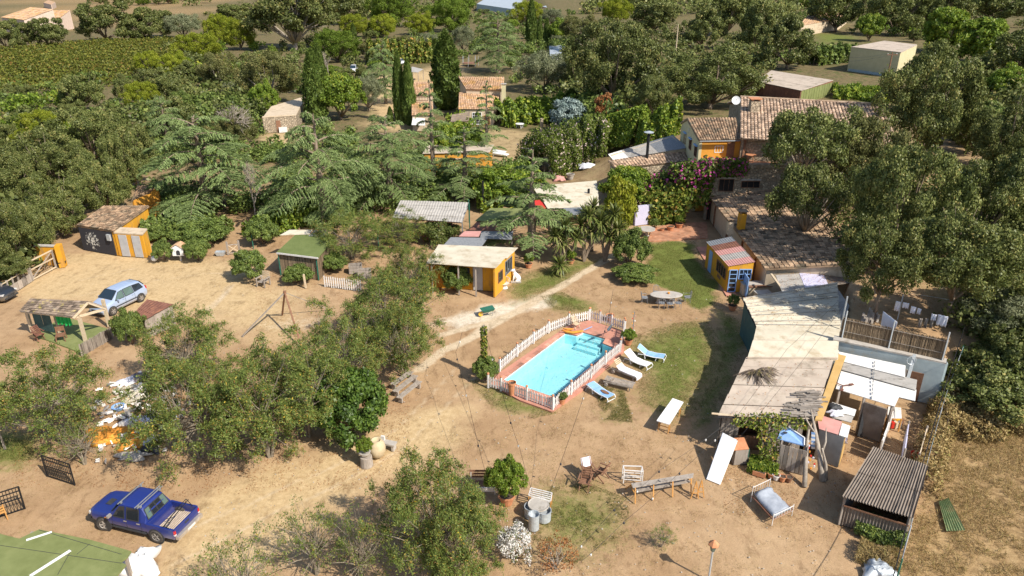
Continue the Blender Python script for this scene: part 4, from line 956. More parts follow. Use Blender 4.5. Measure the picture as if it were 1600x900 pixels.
def paint(name, c, coat=.6, rough=.35, dust=(.42, .32, .2), lo=.15, hi=.75):
 m = bpy.data.materials.new(name); m.use_nodes = True; nt = m.node_tree; N = nt.nodes; Lk = nt.links.new; b = N['Principled BSDF']
 b.inputs['Roughness'].default_value = rough; b.inputs['Coat Weight'].default_value = coat; b.inputs['Coat Roughness'].default_value = .12
 tc = N.new('ShaderNodeTexCoord'); sp = N.new('ShaderNodeSeparateXYZ'); Lk(tc.outputs['Object'], sp.inputs[0])
 n = N.new('ShaderNodeTexNoise'); n.inputs['Scale'].default_value = 3; n.inputs['Detail'].default_value = 6; Lk(tc.outputs['Object'], n.inputs['Vector'])
 mr = N.new('ShaderNodeMapRange'); mr.inputs[1].default_value = hi; mr.inputs[2].default_value = lo; Lk(sp.outputs[2], mr.inputs[0])
 mu = N.new('ShaderNodeMath'); mu.operation = 'MULTIPLY'; Lk(mr.outputs[0], mu.inputs[0]); Lk(n.outputs[0], mu.inputs[1])
 mx = N.new('ShaderNodeMix'); mx.data_type = 'RGBA'; Lk(mu.outputs[0], mx.inputs[0]); mx.inputs[6].default_value = tuple(c) + (1,); mx.inputs[7].default_value = tuple(dust) + (1,); Lk(mx.outputs[2], b.inputs['Base Color'])
 return m
M['car_blue'] = paint('dark_blue_car_paint', (.012, .028, .18), .35, .5); M['car_silver'] = paint('silver_blue_car_paint', (.34, .42, .57), .8, .3); M['car_white'] = paint('white_car_paint', (.7, .71, .73)); M['car_dark'] = paint('dark_car_paint', (.02, .025, .035))
M['rubber'] = pm('tyre_rubber', (.03, .028, .026), (.10, .085, .07), 8, rough=.9, bump=.1, tint=0)
M['rim'] = pm('alloy_rim', (.38, .34, .30), (.52, .49, .45), 6, rough=.5, metal=.4, bump=.05, tint=0)
M['chrome'] = pm('dull_chrome', (.42, .36, .30), (.60, .56, .50), 5, rough=.4, metal=.5, bump=.05, tint=0)
M['lamp_red'] = glass('red_lamp_glass', (.5, .01, .012), .15); M['lamp_clear'] = glass('clear_lamp_glass', (.6, .6, .58), .12); M['amber'] = glass('amber_glass', (.8, .3, .02), .2)
M['plastic_dark'] = pm('dark_plastic', (.03, .032, .035), (.055, .056, .06), 8, rough=.6, bump=.05, tint=0)
def water_mat():
 m = bpy.data.materials.new('pool_water'); m.use_nodes = True; nt = m.node_tree; N = nt.nodes; Lk = nt.links.new
 N.remove(N['Principled BSDF']); fr = N.new('ShaderNodeFresnel'); fr.inputs[0].default_value = 1.33
 tr = N.new('ShaderNodeBsdfTransparent'); tr.inputs[0].default_value = (.80, .965, .98, 1); gl = N.new('ShaderNodeBsdfGlossy'); gl.inputs[1].default_value = .06
 tc = N.new('ShaderNodeTexCoord'); n = N.new('ShaderNodeTexNoise'); n.inputs['Scale'].default_value = 5; n.inputs['Detail'].default_value = 3; Lk(tc.outputs['Object'], n.inputs['Vector'])
 bp = N.new('ShaderNodeBump'); bp.inputs['Strength'].default_value = .35; bp.inputs['Distance'].default_value = .03; Lk(n.outputs[0], bp.inputs['Height']); Lk(bp.outputs[0], gl.inputs['Normal']); Lk(bp.outputs[0], fr.inputs['Normal'])
 mx = N.new('ShaderNodeMixShader'); Lk(fr.outputs[0], mx.inputs[0]); Lk(tr.outputs[0], mx.inputs[1]); Lk(gl.outputs[0], mx.inputs[2]); Lk(mx.outputs[0], N['Material Output'].inputs[0])
 return m
M['water'] = water_mat()
M['pool_liner'] = pm('pool_liner', (.50, .87, .94), (.58, .91, .96), 1.5, rough=.6, bump=.02, tint=0)
# --- building helpers
brng = random.Random(3)
def to_cam(a, b):
 d = Vector((b[0] - a[0], b[1] - a[1], 0)).normalized(); n = Vector((-d.y, d.x, 0))
 m = (Vector((a[0], a[1], 0)) + Vector((b[0], b[1], 0))) / 2
 return n if n.dot(-m) > 0 else -n
def wall_panel(parent, name, a, b, u0, u1, z0, z1, mat, t=.05, out=.0, kind=None):
 a, b = Vector((a[0], a[1], 0)), Vector((b[0], b[1], 0)); n = to_cam(a, b)
 p, q = lerp(a, b, u0) + n * (out + t / 2), lerp(a, b, u1) + n * (out + t / 2)
 return MB().wall(p, q, z0, z1, t).build(name, mat, parent, kind)
def window(parent, a, b, u0, u1, z0, z1, frame, nx=2, ny=2, out=.08, fw=.06, pane='glass', name='window'):
 a, b = Vector((a[0], a[1], 0)), Vector((b[0], b[1], 0)); n = to_cam(a, b); mb = MB()
 p, q = lerp(a, b, u0) + n * out, lerp(a, b, u1) + n * out; d = (q - p).normalized()
 Z = lambda v, z: Vector((v.x, v.y, z))
 for i in range(nx + 1):
  s = lerp(p, q, i / nx); w = fw if i in (0, nx) else fw * .5; mb.bar(Z(s, z0), Z(s, z1), w, .06, up=n)
 for j in range(ny + 1):
  z = z0 + (z1 - z0) * j / ny; w = fw if j in (0, ny) else fw * .5; mb.bar(Z(p, z), Z(q, z), .055, w)
 fr = mb.build(name, M[frame], parent)
 MB().wall(p - n * .035, q - n * .035, z0 + .01, z1 - .01, .02).build('pane', M[pane], fr)
 return fr
def shell(parent, quad, mat, inset=.25, t=.18, z0=0., drop=.06, skip=(), name='wall'):
 Q = [Vector(p) for p in quad]; c = sum(Q, Vector()) / 4; I = []
 for i in range(4):
  a, b = (Q[i - 1] - Q[i]), (Q[(i + 1) % 4] - Q[i]); a.z = b.z = 0
  I.append(Q[i] + a.normalized() * inset + b.normalized() * inset)
 for i in range(4):
  if i in skip: continue
  p, q = I[i], I[(i + 1) % 4]
  hz = lambda v, k: v.z - drop - .02
  d = (q - p); d.z = 0; d.normalize(); e = 0 if i % 2 == 0 else -t / 2 - .002
  MB().wall(p - d * e * -1 if False else p - d * (t / 2 - .004 if i % 2 == 0 else -t / 2), q + d * (t / 2 - .004 if i % 2 == 0 else -t / 2), z0 if not isinstance(z0, (list, tuple)) else z0[i], p.z - drop, t, q.z - drop).build(name, mat, parent)
 return I
def post(parent, p, z0, z1, mat, w=.12, name='post'):
 return MB().bar((p[0], p[1], z0), (p[0], p[1], z1), w).build(name, mat, parent)
def sheets(parent, quad, n, mat, name='roof_sheet', waves=0, amp=.02, lap=.02, along=True, t=.02, colours=None, gap=0.):
 q = [Vector(p) for p in quad]; out = []
 for i in range(n):
  u0, u1 = i / n, (i + 1) / n
  if along: Q = [lerp(q[0], q[3], u0), lerp(q[1], q[2], u0), lerp(q[1], q[2], u1), lerp(q[0], q[3], u1)]
  else: Q = [lerp(q[0], q[1], u0), lerp(q[0], q[1], u1), lerp(q[3], q[2], u1), lerp(q[3], q[2], u0)]
  nrm = (Q[1] - Q[0]).cross(Q[3] - Q[0]).normalized()
  if nrm.z < 0: nrm = -nrm
  lift = (i % 2) * lap + brng.uniform(0, .012)
  Q = [p + nrm * lift for p in Q]
  if along and not waves and t < .06:
   Q[2] = Q[2] + nrm * lap * 2.2; Q[3] = Q[3] + nrm * lap * 2.2
  if along:
   e = (Q[3] - Q[0]) * .03; f = (Q[2] - Q[1]) * .03; Q[3] = Q[3] + e; Q[2] = Q[2] + f
   if gap: Q[2] = Q[2] - e.normalized() * (gap + e.length); Q[3] = Q[3] - e.normalized() * (gap + e.length) * brng.uniform(.8, 1.2)
   jl = brng.uniform(-.06, .06); Q[1] = Q[1] + (Q[1] - Q[0]).normalized() * jl; Q[2] = Q[2] + (Q[2] - Q[3]).normalized() * jl
  mb = MB(); m = colours[i % len(colours)] if colours else mat
  if waves: mb.corr(Q, waves, amp, t)
  else: mb.slab(Q, t)
  out.append(mb.build(name, M[m], parent))
 return out
def tiled(parent, quad, mat, nc, nr, name='roof', h=.09):
 q = [Vector(p) for p in quad]
 r = MB().slab([p - Vector((0, 0, .03)) for p in q], .12).build(name, M['tile_old'], parent)
 MB().tiles(q, nc, nr, brng, h).build('roof_tiles', M[mat], r, 'stuff')
 return r
def chimney(parent, p, z0, z1, w, mat, cap='terracotta', stone_cap=True):
 c = MB().box((p[0], p[1], (z0 + z1) / 2), (w, w, z1 - z0)).build('chimney', M[mat], parent)
 mb = MB()
 for sx in (-1, 1):
  for sy in (-1, 1): mb.box((p[0] + sx * w * .38, p[1] + sy * w * .38, z1 + .09), (w * .2, w * .2, .17))
 mb.box((p[0], p[1], z1 + .215), (w * 1.35, w * 1.35, .07))
 mb.build('chimney_cap', M[cap], c); return c
def boards(parent, a, b, z0, z1, mat, w=.16, t=.03, out=0., name='board', jag=.06, z1b=None, tilt=.0):
 a, b = Vector((a[0], a[1], 0)), Vector((b[0], b[1], 0)); L = (b - a).length; n = max(1, int(L / w)); d = (b - a) / n; nm = to_cam(a, b); z1b = z1 if z1b is None else z1b
 for i in range(n):
  p = a + d * i + d * .04 + nm * (out + (i % 2) * .008); q = a + d * (i + 1) - d * .04 + nm * (out + (i % 2) * .008)
  zt = z1 + (z1b - z1) * i / n + brng.uniform(-jag, jag)
  mb = MB(); mb.tint = brng.random() - .5; mb.wall(p, q, z0, zt, t).build(name, M[mat], parent)
def dish(loc, r, label, aim):
 t = thing('satellite_dish', label, 'satellite dish', loc); aim = Vector(aim).normalized(); q = aim.to_track_quat('Z', 'Y').to_matrix()
 prof = [(r * k, r * .22 * k * k) for k in (.02, .25, .5, .75, 1)] + [(r, r * .22 - .015)] + [(r * k, r * .22 * k * k - .02) for k in (.7, .3, .02)]
 MB().lathe(prof, Vector(loc), 20, q).build('reflector', M['white'], t, smooth=False)
 mb = MB(); mb.tube([Vector(loc) - aim * .02, Vector(loc) - aim * .2 + Vector((0, 0, -.05)), Vector(loc) - aim * .2 + Vector((0, 0, -.7))], .025, 6); mb.build('mast', M['grey_metal'], t)
 mb = MB(); mb.bar(Vector(loc) + q @ Vector((0, -r * .9, .1)), Vector(loc) + aim * r * .9, .02); mb.box(Vector(loc) + aim * r * .9, (.07, .07, .07)); mb.build('feed_arm', M['grey_metal'], t)
 return t
# --- main farmhouse on the right
house = thing('farmhouse', 'large stone farmhouse with long tiled roof and orange terrace', 'house', (26, 80, 0))
RL, RR = P(1157, 152, 10.5), P(1377, 164, 10.5); EL = P(1156, 216, 8.4); ER = RR + (EL - RL) + Vector((0, 0, 0))
tiled(house, [EL, ER, RR, RL], 'tile', 42, 22)
bk = Vector((0, 5.5, -1.6)); tiled(house, [RR + bk, RL + bk, RL + Vector((0, .05, -.02)), RR + Vector((0, .05, -.02))], 'tile', 20, 8)
MB().tube([RL + Vector((0, .02, .08)), RR + Vector((0, .02, .08))], .13, 8).build('ridge_tiles', M['tile'], house)
g0, g1 = Vector((EL.x + .35, EL.y + .3, 0)), Vector((RL.x + .35, RL.y + 5.2, 0))
MB().add([(g0.x, g0.y, 0), (g1.x, g1.y, 0), (g1.x, g1.y, 8.7), (RL.x + .35, RL.y, 10.3), (g0.x, g0.y, 8.25), (g0.x + .5, g0.y, 0), (g1.x + .5, g1.y, 0), (g1.x + .5, g1.y, 8.7), (RL.x + .85, RL.y, 10.3), (g0.x + .5, g0.y, 8.25)],
 [(0, 1, 2, 3, 4), (9, 8, 7, 6, 5), (0, 4, 9, 5), (1, 6, 7, 2), (4, 3, 8, 9), (3, 2, 7, 8)]).build('gable_wall', M['stone'], house)
MB().wall((EL.x + .9, EL.y + .6), (ER.x - .3, ER.y + .6), 3, 8.3, .4).build('front_wall', M['stone'], house)
MB().wall((ER.x - .3, ER.y + .9), (RR.x - .3, RR.y + 5), 3, 8.4, .4).build('side_wall', M['stone'], house)
ch = P(1177, 176, 9.6); chimney(house, ch, 8.6, 11.0, 1.0, 'stone', 'terracotta')
Brl, Brr, Bel, Ber = P(1073, 185, 9.2), P(1150, 184, 9.2), P(1092, 219, 8.0), P(1157, 218, 8.0)
tiled(house, [Bel, Ber, Brr, Brl], 'tile_old', 17, 15)
bw = Brl + Vector((-1.6, 1.5, -1.0)); tiled(house, [Brr + Vector((0, 3, -1.1)), Brl + Vector((0, 3, -1.1)), Brl + Vector((0, .04, -.02)), Brr + Vector((0, .04, -.02))], 'tile_old', 12, 6)
ga, gb = Vector((Bel.x + .15, Bel.y + .2, 0)), Vector((Brl.x + .15, Brl.y + 2.9, 0))
MB().add([(ga.x, ga.y, 0), (gb.x, gb.y, 0), (gb.x, gb.y, 8), (Brl.x + .15, Brl.y, 9.08), (ga.x, ga.y, 7.9), (ga.x + .3, ga.y, 0), (gb.x + .3, gb.y, 0), (gb.x + .3, gb.y, 8), (Brl.x + .45, Brl.y, 9.08), (ga.x + .3, ga.y, 7.9)],
 [(0, 1, 2, 3, 4), (9, 8, 7, 6, 5), (0, 4, 9, 5), (1, 6, 7, 2), (4, 3, 8, 9), (3, 2, 7, 8)]).build('gable_wall', M['pale_yellow'], house)
for u, zz, nm in ((.13, 6.3, 'window'), (.42, 6.5, 'window'), (.72, 6.6, 'window')):
 window(house, ga, gb, u - .055, u + .055, zz - .35, zz + .75, 'wood_brown', 2, 2, .05)
 wall_panel(house, 'window_awning', ga, gb, u - .07, u + .07, zz + .82, zz + .93, M['blue_paint'], .22, .0)
fa, fb = (Bel.x + .3, Bel.y + .35), (Ber.x + .2, Ber.y + .35)
MB().wall(fa, fb, 0, 7.95, .25).build('wing_front_wall', M['orange_wall'], house)
window(house, fa, fb, .36, .56, 6.6, 7.3, 'white', 3, 1, .14)
wall_panel(house, 'door', fa, fb, .66, .84, 6.02, 7.7, M['wood_brown'], .05, .13)
MB().slab([P(1094, 219.8, 7.98), P(1157, 218.8, 7.98), P(1157, 218.8, 8.06), P(1094, 219.8, 8.06)], .12).build('gutter', M['grey_metal'], house)
ta, tb = P(1110, 257, 6.0), P(1196, 258, 6.0)
MB().prism([(ta.x, ta.y), (tb.x + 6, tb.y), (tb.x + 6, 77.6), (ta.x - .4, 77.6)], 5.75, 6.0).build('terrace_floor', M['paving'], house)
for px in (1159, 1162): pass
post(house, P(1160, 250, 6.0), 6.0, 8.3, M['wood_brown'], .22, 'pillar')
sa, sb = Vector((ta.x - .1, ta.y + .05, 0)), Vector((tb.x + 6, tb.y + .05, 0))
MB().wall(sa, sb, 0, 5.74, .5).build('retaining_wall', M['stone'], house)
MB().wall(sa + Vector((-.05, -.1, 0)), sb + Vector((0, -.1, 0)), 5.76, 6.12, .62).build('parapet', M['stone'], house)
for u0, u1, z0, z1 in ((.10, .23, 3.2, 4.5), (.30, .46, 3.6, 4.3), (.02, .085, .0, 2.1)):
 window(house, sa, sb, u0, u1, z0, z1, 'wood_brown', 3, 1, .30, .05, 'dark')
 wall_panel(house, 'lintel', sa, sb, u0 - .01, u1 + .01, z1 + .06, z1 + .24, M['concrete'], .08, .25)
va, vb = P(1000, 262, 4.4), P(1118, 250, 4.4); vbase = 3.2
Dq = [P(962, 263, 4.6), P(1116, 247, 4.9), P(1108, 231, 5.5), P(950, 251, 5.2)]
low = thing('vine_covered_wing', 'low wing with old tile roof under bougainvillea and vines', 'building', (Dq[0].x + 5, Dq[0].y, 0))
tiled(low, Dq, 'tile', 34, 8)
shell(low, Dq, M['stone'], .3, .3, 0)
C0 = [P(958, 250, 5.0), P(1075, 231, 5.9), P(1051, 211, 6.6), P(950, 241, 5.5)]
cw = thing('lean_to_roof', 'grey corrugated lean-to with white strip and stove pipe', 'shed', (C0[0].x + 4, C0[0].y + 1, 0))
sheets(cw, C0, 5, 'fibro', waves=10, amp=.03, along=False, colours=['white_sheet', 'fibro', 'fibro', 'grey_metal', 'grey_metal'])
shell(cw, C0, M['plaster'], .3, .2, 2.0)
pipe = P(1011, 244, 5.4)
sp_ = thing('stove_pipe', 'black stove pipe with flat cap on the lean-to roof', 'chimney pipe', pipe)
MB().tube([pipe - Vector((0, 0, .3)), pipe + Vector((0, 0, 2.5))], .16, 10).build('pipe', M['black_metal'], sp_)
MB().lathe([(.02, 2.86), (.55, 2.72), (.55, 2.66), (.02, 2.68)], pipe, 14).build('cap', M['zinc'], sp_)
MB().tube([pipe + Vector((0, 0, 2.45)), pipe + Vector((0, 0, 2.7))], .05, 6).build('stem', M['black_metal'], sp_)
dish(P(1150, 157, 10.5), .50, 'white satellite dish on the gable of the main roof', (-.15, -.9, .35))
dish(P(1083, 203, 8.1), .52, 'white satellite dish on the pale yellow gable', (-.15, -.9, .35))
# --- mottled tile roof wing towards the yard
Gq = [P(1196, 420, 2.5), P(1345, 412, 3.8), P(1262, 286, 3.8), P(1106, 304, 2.5)]
gw = thing('tiled_wing', 'long low wing with leaf strewn tile roof and small chimneys', 'building', (24, 62, 0))
ge, gr_ = (Gq[0], Gq[3]), (Gq[1], Gq[2])
tiled(gw, [Gq[3], Gq[0], Gq[1], Gq[2]], 'tile_old', 50, 18, h=.15)
shell(gw, Gq, M['plaster'], .35, .25, 0)
chimney(gw, P(1158, 352, 3.0), 2.6, 4.2, .62, 'yellow', 'tile_old'); chimney(gw, P(1140, 357, 2.9), 2.4, 3.6, .5, 'plaster', 'tile_old')
for u in (.15, .4, .65, .85): post(gw, lerp(Gq[3], Gq[0], u) + Vector((.15, 0, 0)), 0, 2.4, M['wood_brown'], .16)
# --- yellow kiosk
kq = [P(1138, 416, 2.35), P(1180.5, 409, 2.75), P(1142, 370, 2.75), P(1103.5, 378, 2.35)]
kiosk = thing('kiosk', 'yellow garden kitchen hut with sky blue door and patched metal roof', 'hut', ((kq[0].x + kq[2].x) / 2, (kq[0].y + kq[2].y) / 2, 0))
sheets(kiosk, kq, 5, 'rust_sheet', waves=11, amp=.02, along=True, colours=['pink_sheet', 'fibro', 'pink_sheet', 'rust_sheet', 'grey_metal'])
I = shell(kiosk, kq, M['yellow'], .14, .12, 0, .05)
fa, fb = I[0] - Vector((0, .06, 0)), I[1] - Vector((0, .06, 0))
window(kiosk, fa, fb, .04, .36, .05, 2.0, 'blue_paint', 1, 5, .06, .07, name='glazed_door')
window(kiosk, fa, fb, .45, .97, 1.2, 2.05, 'blue_paint', 3, 2, .06, .07)
la, lb = I[0] - Vector((.06, 0, 0)), I[3] - Vector((.06, 0, 0))
wall_panel(kiosk, 'side_door', la, lb, .70, .84, .05, 2.0, M['blue_paint'], .04, .01)
window(kiosk, la, lb, .06, .46, .95, 1.9, 'wood_brown', 4, 1, .05, .06)
wall_panel(kiosk, 'name_board', la, lb, .26, .40, .45, .72, M['wood_brown'], .03, .01)
kd = thing('open_door_leaf', 'sky blue door leaf standing open beside the kiosk', 'door', P(1160, 459))
p0, p1 = P(1157, 452), P(1166, 466); MB().wall(p0, p1, .05, 1.75, .05).build('leaf', M['blue_paint'], kd)
mbx = MB(); mbx.bar((p0.x - .03, p0.y, .15), (p1.x - .03, p1.y, 1.65), .05, .03); mbx.build('brace', M['blue_paint'], kd)
def cabinet(name, label, px, py, size, rz, top, body, cat='counter'):
 b = PG(px, py); t = thing(name, label, cat, b, rz)
 w, d, h = size
 m_ = MB().box((0, 0, h / 2), (w, d, h)); o = m_.build('cabinet', M[body]); o.parent = t
 o = MB().box((0, 0, h + .03), (w + .1, d + .1, .06)).build('worktop', M[top]); o.parent = t
 o = MB().box((-w * .24, -d / 2 - .012, h * .45), (w * .42, .02, h * .7)).build('door', M[body]); o.parent = t
 o = MB().box((w * .24, -d / 2 - .012, h * .45), (w * .42, .02, h * .7)).build('door', M[body]); o.parent = t
 return t
cabinet('outdoor_counter', 'grey topped counter below the kiosk window', 1176, 459, (2.0, .7, .95), .1, 'concrete', 'plaster')
cabinet('outdoor_counter', 'wooden counter with brown top in front of the kiosk', 1184, 462, (1.9, .6, .9), .1, 'wood_brown', 'wood_pale')
cabinet('sink_unit', 'pale sink unit at the corner of the long shed', 1190, 472, (1.2, .7, .85), .2, 'concrete', 'wood_pale')
# --- long shed with sheet roofs
ls = thing('long_shed', 'long shed roofed with overlapping cream and grey sheets', 'shed', (17, 42, 0))
A = [P(1182, 511, 2.75), P(1313, 517, 2.75), P(1307, 442, 2.95), P(1160, 466, 2.95)]
SHQ = A
sheets(ls, A, 7, 'cream', waves=0, along=True, t=.025, lap=.05, gap=.11)
sheets(ls, [P(1313, 517, 2.77), P(1308, 520, 2.72), P(1327, 480, 2.8), P(1308, 452, 2.92)][::1], 1, 'fibro', t=.03)
B_ = [P(1176, 537, 2.66), P(1310, 538, 2.66), P(1313, 516, 2.72), P(1182, 510, 2.72)]
sheets(ls, B_, 2, 'cream', along=True, t=.03)
Cq = [P(1167, 562, 2.72), P(1308, 563, 2.72), P(1310, 536, 2.76), P(1176, 535, 2.76)]
sheets(ls, Cq, 2, 'cream', along=True, t=.05, lap=.06, gap=.06)
Dq2 = [P(1122, 649, 2.35), P(1274, 655, 2.45), P(1302, 564, 2.62), P(1166, 560, 2.62)]
sheets(ls, Dq2, 6, 'fibro_beige', along=True, t=.03, lap=.05, gap=.15)
for q in (A, B_, Dq2): MB().slab([p - Vector((0, 0, .1)) for p in q], .04).build('light_blocking_slab', M['grave'], ls)  # dark slabs added below the sheets to stop sun leaking through the gaps
for k in range(10):
 u = (k + .5) / 10; a, b = lerp(SHQ[0], SHQ[3], u), lerp(SHQ[1], SHQ[2], min(1, u * .97 + .03)); MB().bar(a + Vector((0, 0, .10)), b + Vector((0, 0, .10)), .035, .05).build('roof_batten', M['fibro'], ls)
for q, u in ((Cq, .03), (Cq, .97), (B_, .1)): MB().bar(lerp(q[0], q[3], u) + Vector((0, 0, .1)), lerp(q[1], q[2], u) + Vector((0, 0, .1)), .06, .10).build('roof_batten', M['fibro_beige'], ls)
MB().tube([P(1112, 646, 2.36), P(1160, 650.5, 2.36)], .06, 6).build('roof_beam', M['wood_pale'], ls)
for q, k in ((A, (1, 2)), (Dq2, (1, 2))):
 pass
MB().wall((A[3].x + .25, A[3].y), (A[0].x + .25, A[0].y), 0, 2.85, .16, 2.66).build('wall', M['teal_board'], ls)
MB().wall((B_[3].x + .25, B_[3].y), (Dq2[3].x + .3, Dq2[3].y), 0, 2.6, .16, 2.5).build('wall', M['wood_grey'], ls)
boards(ls, (Dq2[3].x + .3, Dq2[3].y - .1), (Dq2[0].x + .25, Dq2[0].y + .3), 0, 2.45, 'wood_grey', .22, z1b=2.2)
MB().wall((A[2].x - .3, A[2].y), (A[1].x - .2, A[1].y), 0, 2.8, .16, 2.6).build('wall', M['plaster'], ls)
MB().wall((A[3].x + .4, A[3].y - .2), (A[2].x - .4, A[2].y - .2), 0, 2.85, .14).build('wall', M['plaster'], ls)
MB().wall((Cq[1].x - .1, Cq[1].y), (Dq2[1].x - .15, Dq2[1].y + .2), 0, 2.5, .16, 2.3).build('wall', M['plaster'], ls)
oq = [P(1277, 655, 2.55), P(1281, 656, 2.55), P(1322, 556, 2.75), P(1309, 553, 2.75)]
MB().slab([oq[0] + Vector((-.12, 0, 0)), oq[1] + Vector((.12, 0, 0)), oq[2], oq[3]], .1).build('ochre_roof_edge', M['ochre'], ls)
pf = thing('dried_palm_frond', 'dried brown palm frond lying on the lower shed roof', 'palm frond', P(1166, 582, 2.66))
mb = MB(); c0 = P(1182, 580, 2.62); r_ = random.Random(8)
for i in range(150):
 a = r_.uniform(-2.9, .2); L = r_.uniform(.6, 1.7); mb.tint = r_.random() * .8 - .6
 e = c0 + Vector((math.cos(a) * L, math.sin(a) * L * 1.1, r_.uniform(-.02, .03) - .04 * L)); m_ = lerp(c0, e, .5) + Vector((r_.uniform(-.1, .1), r_.uniform(-.1, .1), .12 + r_.random() * .14))
 mb.tube([c0 + Vector((0, 0, .05)), m_, e], [.03, .024, .008], 3)
mb.build('frond', M['bark_roof'], pf)
wb = thing('old_shingle_patch', 'weathered boards heaped on the front corner of the shed roof', 'boards', P(1255, 645, 2.5))
for i in range(60):
 u, v = r_.random(), r_.random(); p = lerp(lerp(P(1228, 652, 2.44), P(1268, 654, 2.5), u), lerp(P(1245, 615, 2.5), P(1284, 612, 2.6), u), v) + Vector((0, 0, .06 + i * .0022))
 d = Vector((1, .25 * r_.uniform(-1, 1), .02)) * r_.uniform(.3, .6); mb = MB(); mb.tint = r_.random() * .6 - .5; mb.bar(p - d, p + d, .12, .03); mb.build('board', M['wood_grey'], wb)
# --- lean-to roofs between kiosk and long shed
ln = thing('patched_lean_to', 'shaded lean-to of grey sheets between kiosk and long shed', 'shed', P(1260, 452))
lq = [P(1222, 456, 2.2), P(1330, 442, 2.4), P(1322, 422, 2.5), P(1212, 430, 2.3)]
sheets(ln, lq, 3, 'fibro', along=False, t=.03, waves=0, colours=['fibro', 'lavender', 'fibro_brown'])
for p in lq[:2] + [lerp(lq[0], lq[1], .5)]: post(ln, p + Vector((0, .2, 0)), 0, 2.1, M['wood_grey'], .1)
MB().bar(P(1205, 428, 2.3), P(1227, 458, 2.15), .16, .08).build('edge_board', M['wood_pale'], ln)
# --- block hut with terrace edge, door and white roofs
bh = thing('block_hut', 'grey-blue rendered block hut with brown door and white sheet roofs', 'hut', P(1440, 625))
w0, w1 = P(1306, 530, 2.95), P(1478, 567, 2.95)
MB().wall(w0, w1, 0, 2.93, .35).build('front_wall', M['blue_wall'], bh)
MB().wall((w0.x - .1, w0.y + .12), (w1.x + .1, w1.y + .12), 2.935, 3.03, .62).build('coping', M['concrete'], bh)
nrm = to_cam(w0, w1)
MB().wall((w1.x - .02, w1.y), (w1.x + .9, w1.y + 3.2), 0, 2.9, .3).build('side_wall', M['blue_wall'], bh)
wall_panel(bh, 'door', w0, w1, .70, .845, .02, 2.0, M['wood_brown'], .06, .18)
wall_panel(bh, 'door_frame', w0, w1, .685, .695, 0, 2.06, M['concrete'], .06, .18)
D_ = lambda l, z: [P(x, y, z) for x, y in l]
for q, z, m_, nw in (([(1319, 565), (1414, 589), (1415, 571), (1309, 549)], 2.62, 'white_sheet', 0), ([(1315, 578), (1431, 610), (1433, 594), (1319, 565)], 2.56, 'fibro', 14), ([(1306, 607), (1398, 635), (1412, 604), (1315, 578)], 2.48, 'white_sheet', 0), ([(1400, 619), (1430, 626), (1432, 609), (1412, 604)], 2.5, 'white_sheet', 0)):
 mb = MB(); qq = D_(q, z)
 if nw: mb.corr([qq[0], qq[3], qq[2], qq[1]], 7, .02, .02)
 else: mb.slab(qq, .04)
 mb.build('roof_sheet', M[m_], bh)
for k in range(20):
 a, b = P(1367, 564, 2.72), P(1362, 622, 2.54); p = lerp(a, b, k / 19)
 if k % 2 == 0: MB().bar(p, lerp(a, b, (k + 1.3) / 19), .05, .03).build('lashing', M['grey_metal'], bh)
for x, y in ((1313, 612), (1352, 624), (1396, 636)): post(bh, P(x, y, 2.4) + Vector((0, .12, 0)), 0, 2.4, M['wood_grey'], .12)
f0, f1 = P(1340, 678), P(1374, 690); MB().wall(f0, f1, 0, 2.2, .12).build('front_wall', M['fibro_brown'], bh)
tp = thing('rusty_propeller', 'rusty three bladed blade lying on the white roof', 'metal scrap', P(1318, 604, 2.55))
mb = MB(); c = P(1317, 603, 2.55)
for a in (.2, 2.3, 4.2): mb.bar(c + Vector((0, 0, .02)), c + Vector((math.cos(a) * .55, math.sin(a) * .55, .03)), .07, .03); mb.box(c + Vector((math.cos(a) * .55, math.sin(a) * .55, .04)), (.26, .18, .03), a)
mb.build('blades', M['rust_sheet'], tp)
# --- reed fence and clothes line on the terrace
rf = thing('reed_fence', 'brown reed fence on the edge of the block hut terrace', 'fence', P(1390, 545, 3.0))
ra, rb = w0 + Vector((.3, .2, 0)), w1 + Vector((-.05, .2, 0))
mbs = [MB() for _ in range(6)]; L = (Vector((rb.x, rb.y, 0)) - Vector((ra.x, ra.y, 0))).length; n = int(L / .02)
for i in range(n):
 p = lerp(ra, rb, (i + .5) / n); m_ = mbs[int(i / n * 6)]; m_.tint = r_.random() - .5; zt = 4.42 + r_.uniform(-.05, .05)
 m_.tube([(p.x + r_.uniform(-.01, .01), p.y + r_.uniform(-.015, .015), 3.03), (p.x + r_.uniform(-.02, .02), p.y + r_.uniform(-.02, .02), zt)], .017, 3)
for m_ in mbs: m_.build('reed_panel', M['reed'], rf)
MB().wall((ra.x, ra.y + .04), (rb.x, rb.y + .04), 3.03, 4.3, .02).build('backing', M['wood_brown'], rf)
for u in (.02, .48, .98):
 p = lerp(ra, rb, u); post(rf, p - Vector((0, .08, 0)), 3.03, 4.95, M['zinc'], .06)
for z in (3.5, 4.3): MB().bar((ra.x, ra.y - .05, z), (rb.x, rb.y - .05, z), .03).build('rail', M['wood_grey'], rf)
